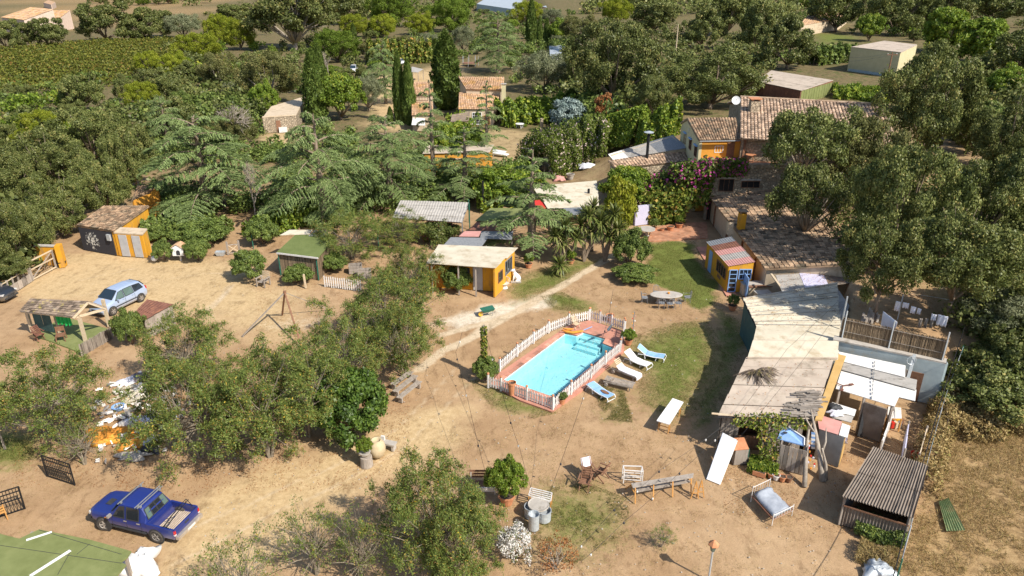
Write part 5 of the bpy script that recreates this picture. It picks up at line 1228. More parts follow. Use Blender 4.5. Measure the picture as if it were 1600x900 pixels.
# --- corrugated hen shed bottom right
hs = thing('corrugated_shed', 'brown corrugated shed with open slatted front at the lower right', 'shed', P(1380, 800))
hq = [P(1316, 776, 1.75), P(1426, 810, 1.75), P(1450, 728, 2.1), P(1365, 699, 2.1)]
mid = [lerp(hq[0], hq[3], .5), lerp(hq[1], hq[2], .5)]
for row, (p, q) in enumerate((((hq[0], hq[1]), (mid[0], mid[1])), ((lerp(hq[0], hq[3], .47), lerp(hq[1], hq[2], .47)), (hq[2], hq[3])))):
 lo = p; hi = q if row == 0 else (hq[3], hq[2])
 for c in range(4):
  Q = [lerp(lo[0], lo[1], c / 4), lerp(lo[0], lo[1], (c + 1) / 4 + .006), lerp(hi[0], hi[1], (c + 1) / 4 + .006), lerp(hi[0], hi[1], c / 4)]
  Q = [v + Vector((0, 0, .03 * row + .012 * (c % 2) + brng.uniform(0, .01))) for v in Q]
  MB().corr(Q, 6, .042, .012, 6).build('roof_sheet', M['fibro_brown'], hs)
IN = [Vector((p.x, p.y, 0)) for p in hq]; cc = sum(IN, Vector()) / 4; IN = [lerp(p, cc, .07) for p in IN]
MB().corr([Vector((IN[0].x, IN[0].y, .02)), Vector((IN[1].x, IN[1].y, .02)), Vector((IN[1].x, IN[1].y, 1.15)), Vector((IN[0].x, IN[0].y, 1.15))], 20, .03, .012).build('front_panel', M['fibro_brown'], hs)
MB().bar((IN[0].x, IN[0].y - .05, 1.2), (IN[1].x, IN[1].y - .05, 1.2), .07).build('rail', M['wood_brown'], hs)
MB().wall(IN[1], IN[2], 0, 1.7, .05, 2.0).build('side_panel', M['fibro'], hs); MB().wall(IN[2], IN[3], 0, 2.0, .05).build('back_panel', M['fibro'], hs)
MB().wall(lerp(IN[3], IN[0], .02), lerp(IN[3], IN[0], .98), 0, 1.95, .05, 1.6).build('side_panel', M['grey_metal'], hs)
for p in IN: post(hs, p, 0, 1.7, M['wood_grey'], .08)
# --- yellow hut in the middle
yq = [P(666, 411, 2.75), P(774, 418.5, 2.75), P(808, 389, 2.6), P(685, 384, 2.6)]
yh = thing('yellow_hut', 'ochre yellow hut with flat cream sheet roof by the path', 'hut', ((yq[0].x + yq[2].x) / 2, (yq[0].y + yq[2].y) / 2, 0))
sheets(yh, yq, 4, 'cream', along=True, t=.04, lap=.03)
YI = shell(yh, yq, M['yellow'], .22, .14, 0, .06, skip=(0,))
YR = [lerp(YI[0], YI[3], .30), lerp(YI[1], YI[2], .30)]; MB().wall(YR[0], YR[1], 0, 2.6, .14).build('wall', M['yellow'], yh)
for u in (.03, .45, .72): post(yh, lerp(YI[0], YI[1], u), 0, 2.62, M['wood_grey'], .12)
rw = (YI[1] + Vector((.07, 0, 0)), YI[2] + Vector((.07, 0, 0)))
window(yh, rw[0], rw[1], .16, .36, 1.0, 1.9, 'wood_brown', 1, 1, .04, .06); window(yh, rw[0], rw[1], .50, .84, 1.05, 2.3, 'grey_metal', 3, 1, .04, .05)
fw_ = (YR[0] - Vector((0, .09, 0)), YR[1] - Vector((0, .09, 0)))
wall_panel(yh, 'door', fw_[0], fw_[1], .60, .74, .03, 2.1, M['grey_door'], .05, .01)
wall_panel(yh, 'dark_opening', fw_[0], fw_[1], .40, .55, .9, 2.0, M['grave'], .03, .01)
bx = thing('patchwork_roof', 'patchwork of olive, pink and grey sheets behind the yellow hut', 'shed', P(740, 385))
for q, z, m_, nw in (([(692, 384), (752, 386), (762, 372), (704, 371)], 2.4, 'grey_metal', 12), ([(717, 369), (748, 369.5), (752, 361), (726, 361)], 2.5, 'pink_sheet', 0), ([(733, 359), (800, 361), (806, 346), (746, 345)], 2.45, 'rust_sheet', 0), ([(742, 345), (806, 346), (822, 325), (766, 325)], 2.55, 'turf', 0), ([(750, 372), (800, 374), (802, 361), (752, 361)], 2.4, 'grey_metal', 0)):
 qq = D_(q, z); mb = MB()
 if nw: mb.corr([qq[0], qq[3], qq[2], qq[1]], 8, .02, .015)
 else: mb.slab(qq, .04)
 mb.build('roof_sheet', M[m_], bx)
for x, y in ((700, 384), (760, 384), (722, 366), (750, 350), (800, 350), (770, 328)): post(bx, P(x, y, 2.3), 0, 2.3, M['wood_grey'], .1)
# --- grey open shelter
gs = thing('grey_shelter', 'open shelter with grey fibre cement roof on green posts', 'shelter', P(680, 362))
gq = [P(613, 340, 2.3), P(722, 347.5, 2.3), P(733, 317, 2.9), P(626, 313.5, 2.9)]
sheets(gs, gq, 4, 'fibro', along=True, waves=26, amp=.02, t=.012, lap=.03)
for p, m_ in ((gq[0], 'wood_brown'), (gq[1], 'grey_metal'), (gq[2], 'green_metal'), (gq[3], 'wood_brown')): post(gs, p + Vector((0, .1, 0)), 0, p.z - .05, M[m_], .1)
MB().bar(gq[0] - Vector((0, -.1, .08)), gq[1] - Vector((0, -.1, .08)), .1).build('beam', M['wood_brown'], gs)
# --- hut with turf roof
th = thing('turf_roofed_hut', 'small reed walled hut under a green turf roof', 'hut', P(465, 415))
tq = [P(432, 394, 2.2), P(497, 402, 2.2), P(526, 368, 2.3), P(462, 366, 2.3)]
MB().slab(tq, .10).build('turf_roof', M['turf_bright'], th)
MB().bar(tq[0] - Vector((0, .03, .08)), tq[1] - Vector((0, .03, .08)), .06, .14).build('roof_edge', M['white_worn'], th)
sheets(th, [P(437, 367.5, 2.35), P(484, 366, 2.35), P(489, 360, 2.45), P(452, 360, 2.45)], 1, 'cream', t=.04)
sheets(th, [P(482, 368.5, 2.36), P(512, 368.5, 2.36), P(508, 361, 2.45), P(491, 361, 2.45)], 1, 'grey_metal', t=.04)
TI = [lerp(p, sum(tq, Vector()) / 4, .08) for p in tq]
for i in range(4):
 a, b = TI[i], TI[(i + 1) % 4]; n = int((Vector((b.x, b.y, 0)) - Vector((a.x, a.y, 0))).length / .05); mb = MB()
 for k in range(n):
  p = lerp(a, b, k / n); mb.tint = r_.random() - .5; mb.tube([(p.x, p.y, 0), (p.x + r_.uniform(-.02, .02), p.y + r_.uniform(-.02, .02), 1.95 + r_.uniform(-.08, .05))], .022, 3)
 mb.build('reed_wall', M['reed'], th)
for p in TI: post(th, p + Vector((-.08, -.08, 0)), 0, 2.1, M['green_metal'], .08)
# --- cream awning roof
ca = thing('cream_awning', 'wide cream coloured flat awning roof on dark posts', 'awning', P(885, 330))
cq = [P(856, 326, 2.4), P(936, 322, 2.4), P(932, 284, 2.6), P(832, 293, 2.6)]
sheets(ca, cq, 3, 'cream', along=True, t=.04, lap=.05)
sheets(ca, [P(893, 336, 2.3), P(924, 334, 2.3), P(922, 324, 2.38), P(880, 326, 2.38)], 1, 'grey_metal', t=.03)
sheets(ca, [P(838, 327, 2.3), P(860, 325, 2.3), P(852, 312, 2.4), P(832, 315, 2.4)], 1, 'red', t=.03)
for x, y in ((858, 327), (934, 323), (930, 287), (836, 294)): post(ca, P(x, y, 2.3), 0, 2.3, M['black_metal'], .1)
chp = thing('flue_pipe', 'black flue pipe in front of the cream awning', 'chimney pipe', P(918, 338)); MB().tube([P(918, 338), P(918, 338) + Vector((0, 0, 3.1))], .13, 8).build('pipe', M['black_metal'], chp)
chp = thing('flue_pipe', 'dark flue pipe between grey shelter and front cedar', 'chimney pipe', P(755, 332)); MB().tube([P(755, 332), P(755, 332) + Vector((0, 0, 3.6))], .12, 8).build('pipe', M['black_metal'], chp)
# --- workshop with grey doors
ws = thing('workshop', 'old tiled workshop with black spattered wall and two grey doors', 'workshop', P(170, 380))
wq = [P(120, 352, 2.5), P(177, 361, 2.5), P(233, 321.5, 2.5), P(162, 322, 2.6)]
tiled(ws, wq, 'tile_old', 20, 14)
WI = shell(ws, wq, M['yellow'], .22, .2, 0)
q0, q1 = P(131, 391.5), P(175, 392.5); MB().wall(WI[0] - Vector((.1, .13, 0)), WI[1] - Vector((.1, .13, 0)), .0, 2.36, .05).build('spattered_wall', M['graffiti'], ws)
me_ = ws.children[-1].data
sg = bpy.data.meshes.new('spattered_wall'); a, b = WI[0] - Vector((.1, .13, 0)) - Vector(ws.location), WI[1] - Vector((.1, .13, 0)) - Vector(ws.location); nn = to_cam(a + Vector(ws.location), b + Vector(ws.location)) * .03
vs, fs, pt = [], [], []
for j in range(9):
 for i in range(25):
  p = lerp(a, b, i / 24) + nn; z = .02 + 2.3 * j / 8; vs.append((p.x, p.y, z)); u = i / 24
  pt.append(max(0, 1 - ((u - .36) / .34) ** 2 - ((z - 1.15) / 1.35) ** 2) * .55 + (.45 if .08 < u < .66 else 0))
for j in range(8):
 for i in range(24): fs.append((j * 25 + i, j * 25 + i + 1, j * 25 + 26 + i, j * 25 + 25 + i))
n0 = len(vs); vs += [(x - nn.x, y - nn.y, z) for x, y, z in vs]; pt += [0] * n0; fs += [tuple(i + n0 for i in f[::-1]) for f in fs]
sg.from_pydata(vs, [], fs); at_ = sg.attributes.new('paint', 'FLOAT', 'POINT'); at_.data.foreach_set('value', np.array(pt, dtype=np.float32)); sg.materials.append(M['graffiti'])
ws.children[-1].data = sg
fq = [P(177, 363, 2.35), P(222, 366, 2.35), P(230, 357, 2.45), P(188, 355, 2.45)]
MB().slab(fq, .12).build('flat_roof', M['plaster'], ws)
FI = shell(ws, fq, M['yellow'], .12, .16, 0)
fa, fb = FI[0] - Vector((.06, .09, 0)), FI[1] - Vector((0, .09, 0))
for u in (.13, .62): wall_panel(ws, 'door', fa, fb, u, u + .30, .03, 2.15, M['grey_door'], .05, .01)
wall_panel(ws, 'meter_box', WI[0], WI[1], .86, .96, 1.5, 2.1, M['zinc'], .18, .2)
ob = thing('orange_outbuilding', 'orange outbuilding with tiled roof behind the workshop', 'outbuilding', P(220, 330))
oq = [P(205, 314, 2.6), P(231, 302, 2.6), P(252, 290, 3.2), P(214, 290, 3.2)]; tiled(ob, oq, 'tile_old', 12, 8); shell(ob, oq, M['orange_wall'], .25, .2, 0)
oh = thing('orange_low_house', 'orange house glimpsed behind the sparse cedar', 'house', P(735, 258))
q = [P(660, 240, 2.7), P(765, 238, 2.7), P(772, 226, 2.9), P(668, 227, 2.9)]
sheets(oh, q, 3, 'fibro_beige', along=False, t=.05); OI = shell(oh, q, M['orange_wall'], .3, .2, 0)
window(oh, OI[0] - Vector((0, .1, 0)), OI[1] - Vector((0, .1, 0)), .40, .62, .9, 1.9, 'white', 3, 1, .02); window(oh, OI[0] - Vector((0, .1, 0)), OI[1] - Vector((0, .1, 0)), .68, .80, .05, 2.0, 'grey_metal', 1, 1, .02, name='door')
# --- bark roofed carport shelter
cp = thing('bark_roofed_shelter', 'open timber shelter with bark shingle roof and turf floor', 'shelter', P(100, 525))
e0, e1, r0_, r1_ = P(30, 486, 2.2), P(116, 495, 2.2), P(48, 466, 3.1), P(139, 470.5, 3.1); b0, b1 = r0_ + (r0_ - e0) * .9 - Vector((0, 0, 1.7)), r1_ + (r1_ - e1) * .9 - Vector((0, 0, 1.7))
b0.z = b1.z = 2.3
for qd in ([e0, e1, r1_, r0_], [b1, b0, r0_ + Vector((0, .02, -.03)), r1_ + Vector((0, .02, -.03))]):
 base_ = MB().slab([p - Vector((0, 0, .04)) for p in qd], .05).build('roof', M['wood_grey'], cp)
 rows = 7
 for j in range(rows):
  for i in range(16):
   mb = MB(); mb.tint = r_.random() - .5
   B2 = lambda u, w: lerp(lerp(qd[0], qd[1], u), lerp(qd[3], qd[2], u), w)
   u0, u1 = i / 16, (i + .96) / 16; w0_, w1_ = (j - .25 + r_.uniform(-.1, .1)) / rows, (j + 1) / rows; k = Vector((0, 0, .05 + r_.random() * .03)); k2 = Vector((0, 0, .0))
   mb.slab([B2(u0, w0_) + k, B2(u1, w0_) + k, B2(u1, w1_) + k2, B2(u0, w1_) + k2], .025); mb.build('shingle', M['bark_roof'], base_)
pts = [(P(51, 519), 2.15), (P(134, 534), 2.15), (P(171, 510), 2.25), (P(140, 476, .0), 2.2), (P(88, 497), 2.2)]
for p, z in pts[:3]: post(cp, p, 0, z, M['wood_pale'], .2)
post(cp, b0 + Vector((.4, 0, 0)), 0, 2.2, M['wood_pale'], .18)
MB().bar(e1 + Vector((-.1, 0, -.1)), r1_ + Vector((-.1, 0, -.1)), .12, .16).build('rafter', M['wood_pale'], cp); MB().bar(r1_ + Vector((-.1, 0, -.1)), b1 + Vector((-.1, 0, -.1)), .12, .16).build('rafter', M['wood_pale'], cp)
MB().bar(e1 + Vector((-.2, .1, -.15)), b1 + Vector((-.2, 0, -.15)), .12, .16).build('tie_beam', M['wood_pale'], cp)
MB().bar(e0 + Vector((0, .15, -.12)), e1 + Vector((0, .15, -.12)), .1, .12).build('eave_beam', M['wood_pale'], cp)
flo = [P(62, 530), P(150, 548), P(176, 512), P(90, 500)]
MB().prism([(p.x, p.y) for p in [P(52, 524), P(128, 552), P(182, 518), P(100, 496)]], -.1, .06).build('floor', M['turf'], cp)
wa, wb_ = P(58, 518), P(88, 527); boards(cp, wa, wb_, .35, 2.0, 'teal_board', 1.0, .03, name='panel', jag=.0)
gt_ = MB(); g0_, g1_ = P(84, 490, 2.0), P(108, 493, 2.0)
for i in range(8):
 a, b = lerp(g0_, g1_, i / 8), lerp(g0_, g1_, (i + 1) / 8); s = .08 * (-1) ** i
 gt_.hexa([a + Vector((0, s, -.8 - .05 * (i % 3))), b + Vector((0, -s, -.8)), b + Vector((0, -s + .02, -.8)), a + Vector((0, s + .02, -.8 - .05 * (i % 3)))], [a, b, b + Vector((0, .02, 0)), a + Vector((0, .02, 0))])
gt_.build('green_tarpaulin', M['green_plastic'], cp)
rw_ = thing('reed_retaining_fence', 'grey reed fence below the bark roofed shelter', 'fence', P(150, 555))
a, b = P(128, 556, 0), P(176, 528, 0); mb = MB()
for i in range(150):
 p = lerp(a, b, i / 150); mb.tint = r_.random() - .5; mb.tube([(p.x, p.y, -.05), (p.x + r_.uniform(-.02, .02), p.y, .85 + r_.uniform(-.05, .06))], .018, 3)
mb.build('reeds', M['wood_grey'], rw_)
for i in range(4): post(rw_, lerp(a, b, i / 3) + Vector((.05, -.05, 0)), -.05, .95, M['wood_grey'], .06)
MB().prism([(p.x, p.y) for p in (P(128, 555), P(176, 527), P(182, 518), P(128, 550))], -.06, .05).build('earth_bank', M['plaster'], rw_)
rc = thing('rusty_coop', 'low coop with rusty brown sheet roof beside the feathery tree', 'shed', P(240, 500))
cq_ = [P(222, 500, 1.5), P(268, 500, 1.5), P(274, 476, 1.8), P(229, 468, 1.8)]
cq_ = [P(209, 490, 1.5), P(224, 501, 1.5), P(272, 476, 1.7), P(230, 468, 1.7)]
sheets(rc, cq_, 3, 'rust_sheet', along=True, waves=8, amp=.02, t=.012); shell(rc, cq_, M['wood_grey'], .12, .06, 0)
# --- turf covered roof at the lower left corner
tr = thing('turf_roof_platform', 'large roof clad in green turf with white lines at the lower left', 'roof', P(60, 900))
z = 1.6; poly = [(-60, 824), (0, 834), (30, 841.5), (61, 827), (140, 843), (205, 861), (199, 870), (188, 878), (197, 882), (178, 905), (170, 960), (-60, 960)]
pp = [P(x, y, z) for x, y in poly]; MB().prism([(p.x, p.y) for p in pp], z - .08, z).build('turf', M['turf'], tr)
for a, b, w in (((41, 844), (81, 831), .13), ((47, 900), (110, 860), .16)):
 MB().bar(P(*a, z + .004), P(*b, z + .004), w, .012).build('white_line', M['white'], tr)
for a, b in (((61, 828), (190, 866)), ((140, 850), (120, 866)), ((110, 862), (90, 898)), ((0, 852), (190, 880))): MB().bar(P(*a, z + .002), P(*b, z + .002), .02, .01).build('seam', M['grave'], tr)
for x, y in ((50, 832), (195, 864), (180, 890), (0, 838)): post(tr, P(x, y, z - .1), 0, z - .09, M['wood_grey'], .12)
MB().wall(P(60, 830, z - .1), P(198, 864, z - .1), z - .3, z - .085, .08).build('edge_beam', M['wood_grey'], tr)
# --- tiled house in the middle distance
mh = thing('tiled_cottage', 'cottage with stepped orange tile roofs and yellow chimney', 'house', P(750, 198))
low_ = [P(716, 170.5, 2.7), P(772, 170.5, 2.7), P(783, 144.5, 4.2), P(717, 144.5, 4.2)]; up_ = [P(728, 139.5, 4.9), P(787, 140.5, 4.9), P(788, 120.5, 6.4), P(716, 120, 6.4)]
tiled(mh, low_, 'tile_orange', 22, 10); tiled(mh, up_, 'tile_orange', 24, 9)
shell(mh, low_, M['plaster'], .3, .25, 0); shell(mh, up_, M['plaster'], .3, .25, 0)
chimney(mh, P(787, 150, 4.0), 1.0, 5.9, .75, 'pale_yellow', 'concrete')
ML = [low_[0] + Vector((.3, .17, 0)), low_[1] + Vector((-.3, .17, 0))]
window(mh, ML[0], ML[1], .38, .66, .1, 2.1, 'white', 5, 4, .05, .09, name='french_window')
window(mh, ML[0], ML[1], .74, .92, .05, 1.6, 'wood_orange', 6, 1, .05, .05, name='slatted_gate')
lh = thing('tiled_annexe', 'narrow annexe with two tiled roofs beside the big cypress', 'house', P(660, 192))
a1 = [P(641, 148, 5.0), P(677, 148, 5.0), P(676, 128, 6.2), P(644, 128, 6.2)]; a2 = [P(643, 180, 2.6), P(677, 180, 2.6), P(676, 158.5, 3.8), P(643, 158.5, 3.8)]
tiled(lh, a1, 'tile_orange', 14, 8); tiled(lh, a2, 'tile_orange', 14, 8); AI = shell(lh, a1, M['plaster'], .25, .25, 0); shell(lh, a2, M['plaster'], .25, .25, 0)
window(lh, AI[0] - Vector((0, .12, 0)), AI[1] - Vector((0, .12, 0)), .22, .80, 4.0, 4.6, 'wood_brown', 4, 1, .02)
wt = thing('white_canopy', 'small white canopy below the tiled annexe', 'canopy', P(660, 197)); MB().slab([P(643, 195, 1.6), P(664, 196, 1.6), P(664, 185, 2.2), P(645, 183, 2.2)], .05).build('cover', M['white_sheet'], wt)
for x in (645, 662): post(wt, P(x, 194, 1.6), 0, 1.6, M['wood_grey'], .1)
aw = thing('bark_awning', 'small grey bark awning before the tiled cottage', 'awning', P(720, 195)); MB().slab([P(704, 190, 2.0), P(732, 189, 2.0), P(735, 174.5, 2.7), P(706, 179, 2.7)], .08).build('cover', M['bark_roof'], aw)
for x, y in ((706, 189), (731, 188.5), (734, 176)): post(aw, P(x, y, 2.0), 0, 2.0 if y > 180 else 2.6, M['wood_pale'], .14)
sh = thing('stone_hut', 'pale rubble stone hut with flat sandy roof', 'hut', P(438, 203))
sq = [P(410, 184, 2.5), P(462, 180.5, 2.5), P(478, 150, 2.7), P(424, 166, 2.7)]; MB().slab(sq, .2).build('roof', M['plaster'], sh); SI = shell(sh, sq, M['stone'], .12, .3, 0)
wall_panel(sh, 'door', SI[0] - Vector((0, .15, 0)), SI[1] - Vector((0, .15, 0)), .38, .52, .1, 1.9, M['wood_brown'], .06, .01)
wall_panel(sh, 'tank', SI[0] - Vector((0, .15, 0)), SI[1] - Vector((0, .15, 0)), .44, .70, .0, .8, M['white_worn'], .5, .02)
MB().wall(sq[0], sq[1], 2.5, 2.72, .2).build('parapet', M['plaster'], sh)
gz_ = thing('garden_gazebo', 'small gazebo with grey sheet roof behind the annexe', 'gazebo', P(650, 126))
q = [P(638, 112, 2.3), P(653, 113, 2.3), P(661, 108, 2.5), P(644, 104, 2.5)]; MB().slab(q, .06).build('roof', M['fibro'], gz_)
for p in q: post(gz_, p, 0, p.z - .05, M['wood_grey'], .14)
tp = thing('trampoline', 'round garden trampoline with net poles below the tall cedar', 'trampoline', P(735, 104)); c = P(735, 103)
MB().lathe([(.05, .8), (2.0, .8), (2.0, .72), (.05, .74)], c, 20).build('mat', M['black_metal'], tp); MB().lathe([(1.95, .84), (2.25, .84), (2.25, .72), (1.95, .72)], c, 20).build('rim', M['wood_brown'], tp)
for k in range(7):
 a = k * .9; p = c + Vector((math.cos(a) * 2.2, math.sin(a) * 2.2, 0)); MB().tube([p, p + Vector((0, 0, 2.6))], .05, 5).build('pole', M['zinc'], tp)
# --- far barns, sheds and farms
bn = thing('beige_barn', 'tall beige barn with flat grey roof behind the main house', 'barn', P(1370, 112, 5))
q = [P(1330, 73, 9.8), P(1408, 81.5, 9.8), P(1433, 69.5, 10.1), P(1382, 63.5, 10.1)]; MB().slab(q, .15).build('roof', M['fibro_beige'], bn); BI = shell(bn, q, M['pale_yellow'], .2, .3, 2)
for k in range(7): wall_panel(bn, 'wall_panel', BI[0] - Vector((0, .16, 0)), BI[1] - Vector((0, .16, 0)), k / 7 + .004, (k + 1) / 7 - .004, 5.6, 9.5, M['plaster'], .05, .0)
wall_panel(bn, 'plinth', BI[0] - Vector((0, .16, 0)), BI[1] - Vector((0, .16, 0)), 0, 1, 3.5, 5.5, M['blue_wall'], .09, .0)
lsd = thing('low_rusty_shed', 'low shed with lichen stained grey roof behind the main house', 'shed', P(1240, 140, 5))
q = [P(1182, 127, 7.2), P(1252, 141.5, 7.2), P(1302, 125.5, 7.4), P(1205, 110, 7.4)]; sheets(lsd, q, 3, 'fibro_beige', along=True, t=.06, waves=0); LI = shell(lsd, q, M['rust_sheet'], .2, .2, 3)
boards(lsd, LI[1], LI[2], 3, 7.1, 'turf', 1.0, .05, .12, 'panel', .02)
th2 = thing('far_tiled_house', 'small orange house with tiled roof among the top right oaks', 'house', P(1285, 55, 5))
q = [P(1247, 40.5, 8.3), P(1313, 30, 8.3), P(1326, 16, 9.6), P(1262, 24, 9.6)]; tiled(th2, q, 'tile_orange', 18, 8); HI = shell(th2, q, M['plaster'], .4, .3, 2)
window(th2, HI[0] - Vector((0, .16, 0)), HI[1] - Vector((0, .16, 0)), .45, .62, 6.2, 7.5, 'wood_brown', 2, 1, .03)
fh = thing('far_farmhouse', 'far pinkish farmhouse with two orange roofs above the vineyard', 'farmhouse', P(45, 42))
r1 = [P(2, 27, 5.5), P(37, 31, 5.5)]; r1 += [r1[1] + Vector((5, 13, 3.2)), r1[0] + Vector((5, 13, 3.2))]; r3 = [P(57, 30, 5), P(93, 28.5, 5)]; r3 += [r3[1] + Vector((-1, 11, 2.6)), r3[0] + Vector((-1, 11, 2.6))]
for r_q in (r1, r3): tiled(fh, r_q, 'tile_orange', 20, 6, h=.2); FI_ = shell(fh, r_q, M['pink_plaster'], .3, .4, 0)
FI_ = [r1[0], r1[1]]; window(fh, r1[0] + Vector((1, .2, 0)), r1[1] + Vector((-1, .2, 0)), .6, .75, 2.5, 4, 'wood_brown', 1, 1, .1)
window(fh, r3[0] + Vector((1, .2, 0)), r3[1] + Vector((-1, .2, 0)), .25, .4, 2, 3.4, 'wood_brown', 1, 1, .1)
for nm, lb, q, zw, m_, wm_ in (('far_long_shed', 'far long shed with pale green roof at the top of the photo', [(745, 6), (800, 14), (820, 1), (765, -6)], 4, 'zinc', 'blue_wall'), ('far_packing_shed', 'far shed with green roof and pink wall at the top', [(847, 10), (880, 17), (914, 10), (880, 3)], 4.5, 'zinc', 'pink_sheet'), ('pale_blue_shed', 'pale blue sheet roofed shed beside the giant oak', [(860, 90), (888, 91), (909, 69), (858, 71)], 3.0, 'zinc', 'white_sheet'), ('far_small_house', 'tiny orange house in the distance above the farmhouse', [(68, 4), (80, 7), (86, 3), (75, 0)], 3, 'tile_orange', 'pink_plaster')):
 qq = [P(x, y, zw + (.4 if i > 1 else 0)) for i, (x, y) in enumerate(q)]
 t = thing(nm, lb, 'shed', ((qq[0].x + qq[2].x) / 2, (qq[0].y + qq[2].y) / 2, 0)); MB().slab(qq, .15).build('roof', M[m_], t); shell(t, qq, M[wm_], .2, .3, 0)
# --- swimming pool, deck and picket fence
pool = thing('swimming_pool', 'rectangular swimming pool with turquoise water and step alcove', 'swimming pool', P(868, 570))
PW = [P(786, 594), P(883, 521.5), P(901, 525), P(911.5, 520), P(946, 530), P(941.5, 537), P(958.5, 544), P(866, 622)]
def inset(poly, d):
 out = []; n = len(poly)
 for i in range(n):
  a, b, c = poly[i - 1], poly[i], poly[(i + 1) % n]; u = (b - a).normalized(); v = (c - b).normalized()
  nu, nv = Vector((-u.y, u.x, 0)), Vector((-v.y, v.x, 0)); m = (nu + nv); m = m / max(.3, m.dot(nu)); out.append(b + m * d)
 return out
area = sum(PW[i].x * PW[(i + 1) % 8].y - PW[(i + 1) % 8].x * PW[i].y for i in range(8)); sgn = 1 if area > 0 else -1
outer = inset(PW, -.10 * sgn)
mb = MB()
for i in range(8):
 a, b = PW[i], PW[(i + 1) % 8]; mb.add([(a.x, a.y, -.80), (b.x, b.y, -.80), (b.x, b.y, -.02), (a.x, a.y, -.02)], [(0, 1, 2, 3)])
mb.add([(p.x, p.y, -.80) for p in PW], [tuple(range(8))]); mb.build('basin', M['pool_liner'], pool)
MB().add([(p.x, p.y, -.12) for p in PW], [tuple(range(8)) if sgn > 0 else tuple(range(8))[::-1]]).build('water', M['water'], pool)
for k in range(3):
 a, b, c, d = PW[3], PW[4], PW[5], PW[2]; f = .95 - k * .30
 p0, p1 = lerp(a, d, .0), lerp(b, c, .0); e0, e1 = lerp(PW[3], PW[2], 1.0) , PW[5]
 dr = (PW[7] - PW[6]).normalized() * (.5 + .45 * k)
 MB().prism([(q.x, q.y) for q in (a, b, b + dr, a + dr)][::-1], -.79 + .01 * k, -.22 - .18 * k).build('step', M['pool_liner'], pool)
DK = [P(766, 601), P(779, 584), P(889, 508.5), P(921, 501), P(976, 519), P(975, 550), P(908, 612), P(862, 644), P(812, 626)]
dk = MB(); n = 9
inn = inset(PW, -.02 * sgn)
mapi = [0, 0, 1, 3, 4, 6, 7, 7, 0]
vs = [(p.x, p.y, .05) for p in DK] + [(p.x, p.y, .05) for p in inn]
def ring(a, b): return a
import mathutils.geometry as mgeo
v2 = [Vector((v[0], v[1])) for v in vs]
eds = [(i, (i + 1) % 9) for i in range(9)] + [(9 + i, 9 + (i + 1) % 8) for i in range(8)]
cv, ce, cf = mgeo.delaunay_2d_cdt(v2, eds, [], 0, 1e-6)[:3]
def in_poly(p, poly):
 c = False
 for i in range(len(poly)):
  a, b = poly[i - 1], poly[i]
  if (a.y > p.y) != (b.y > p.y) and p.x < (b.x - a.x) * (p.y - a.y) / (b.y - a.y) + a.x: c = not c
 return c
vs = [(v.x, v.y, .05) for v in cv]; fs = []
for t in cf:
 c = sum((cv[i] for i in t), Vector((0, 0))) / len(t)
 if in_poly(c, DK) and not in_poly(c, inn):
  a, b, c_ = (Vector(vs[i]) for i in t[:3]); fs.append(tuple(t) if (b - a).cross(c_ - a).z > 0 else tuple(t)[::-1])
dk.add(vs, fs)
for lst, o in ((DK, 0), (inn, 9)):
 for i in range(len(lst)):
  a, b = lst[i], lst[(i + 1) % len(lst)]; dk.add([(a.x, a.y, -.25), (b.x, b.y, -.25), (b.x, b.y, .05), (a.x, a.y, .05)], [(0, 1, 2, 3)])
dk.build('paving', M['deck'], pool)
for i in range(8):
 a, b = PW[i], PW[(i + 1) % 8]; L = (b - a).length; k = max(1, int(L / .5)); d = (b - a) / k; nn = Vector((-d.y, d.x, 0)).normalized() * -.15 * sgn
 for j in range(k):
  p = a + d * (j + .02); q = a + d * (j + .98); z = .062 + r_.uniform(0, .008); mb = MB(); mb.tint = r_.random() - .5
  mb.slab([Vector((p.x, p.y, z)), Vector((q.x, q.y, z)), Vector((q.x, q.y, z)) + nn * 2, Vector((p.x, p.y, z)) + nn * 2], .05); mb.build('coping_stone', M['deck'], pool)
fence = thing('picket_fence', 'white picket fence with terracotta capped posts around the pool', 'fence', P(868, 570))
pk = MB().add([(-.042, -.011, .10), (.042, -.011, .10), (.042, .011, .10), (-.042, .011, .10), (-.042, -.011, .80), (.042, -.011, .80), (.042, .011, .80), (-.042, .011, .80), (0, -.011, .87), (0, .011, .87)],
 [(3, 2, 1, 0), (0, 1, 5, 4), (1, 2, 6, 5), (2, 3, 7, 6), (3, 0, 4, 7), (4, 5, 8), (6, 7, 9), (5, 6, 9, 8), (7, 4, 8, 9)])
pkm = bpy.data.meshes.new('picket'); pkm.from_pydata(pk.v, [], pk.f); pkm.materials.append(M['white_worn'])
po = MB().box((0, 0, .5), (.11, .11, 1.0)); pom = bpy.data.meshes.new('post'); pom.from_pydata(po.v, [], po.f); pom.materials.append(M['white_worn'])
cp_ = MB().lathe([(.05, 1.0), (.075, 1.02), (.085, 1.1), (.06, 1.13), (.01, 1.14)], n=8); cpm = bpy.data.meshes.new('post_cap'); cpm.from_pydata(cp_.v, [], cp_.f); cpm.materials.append(M['terracotta'])
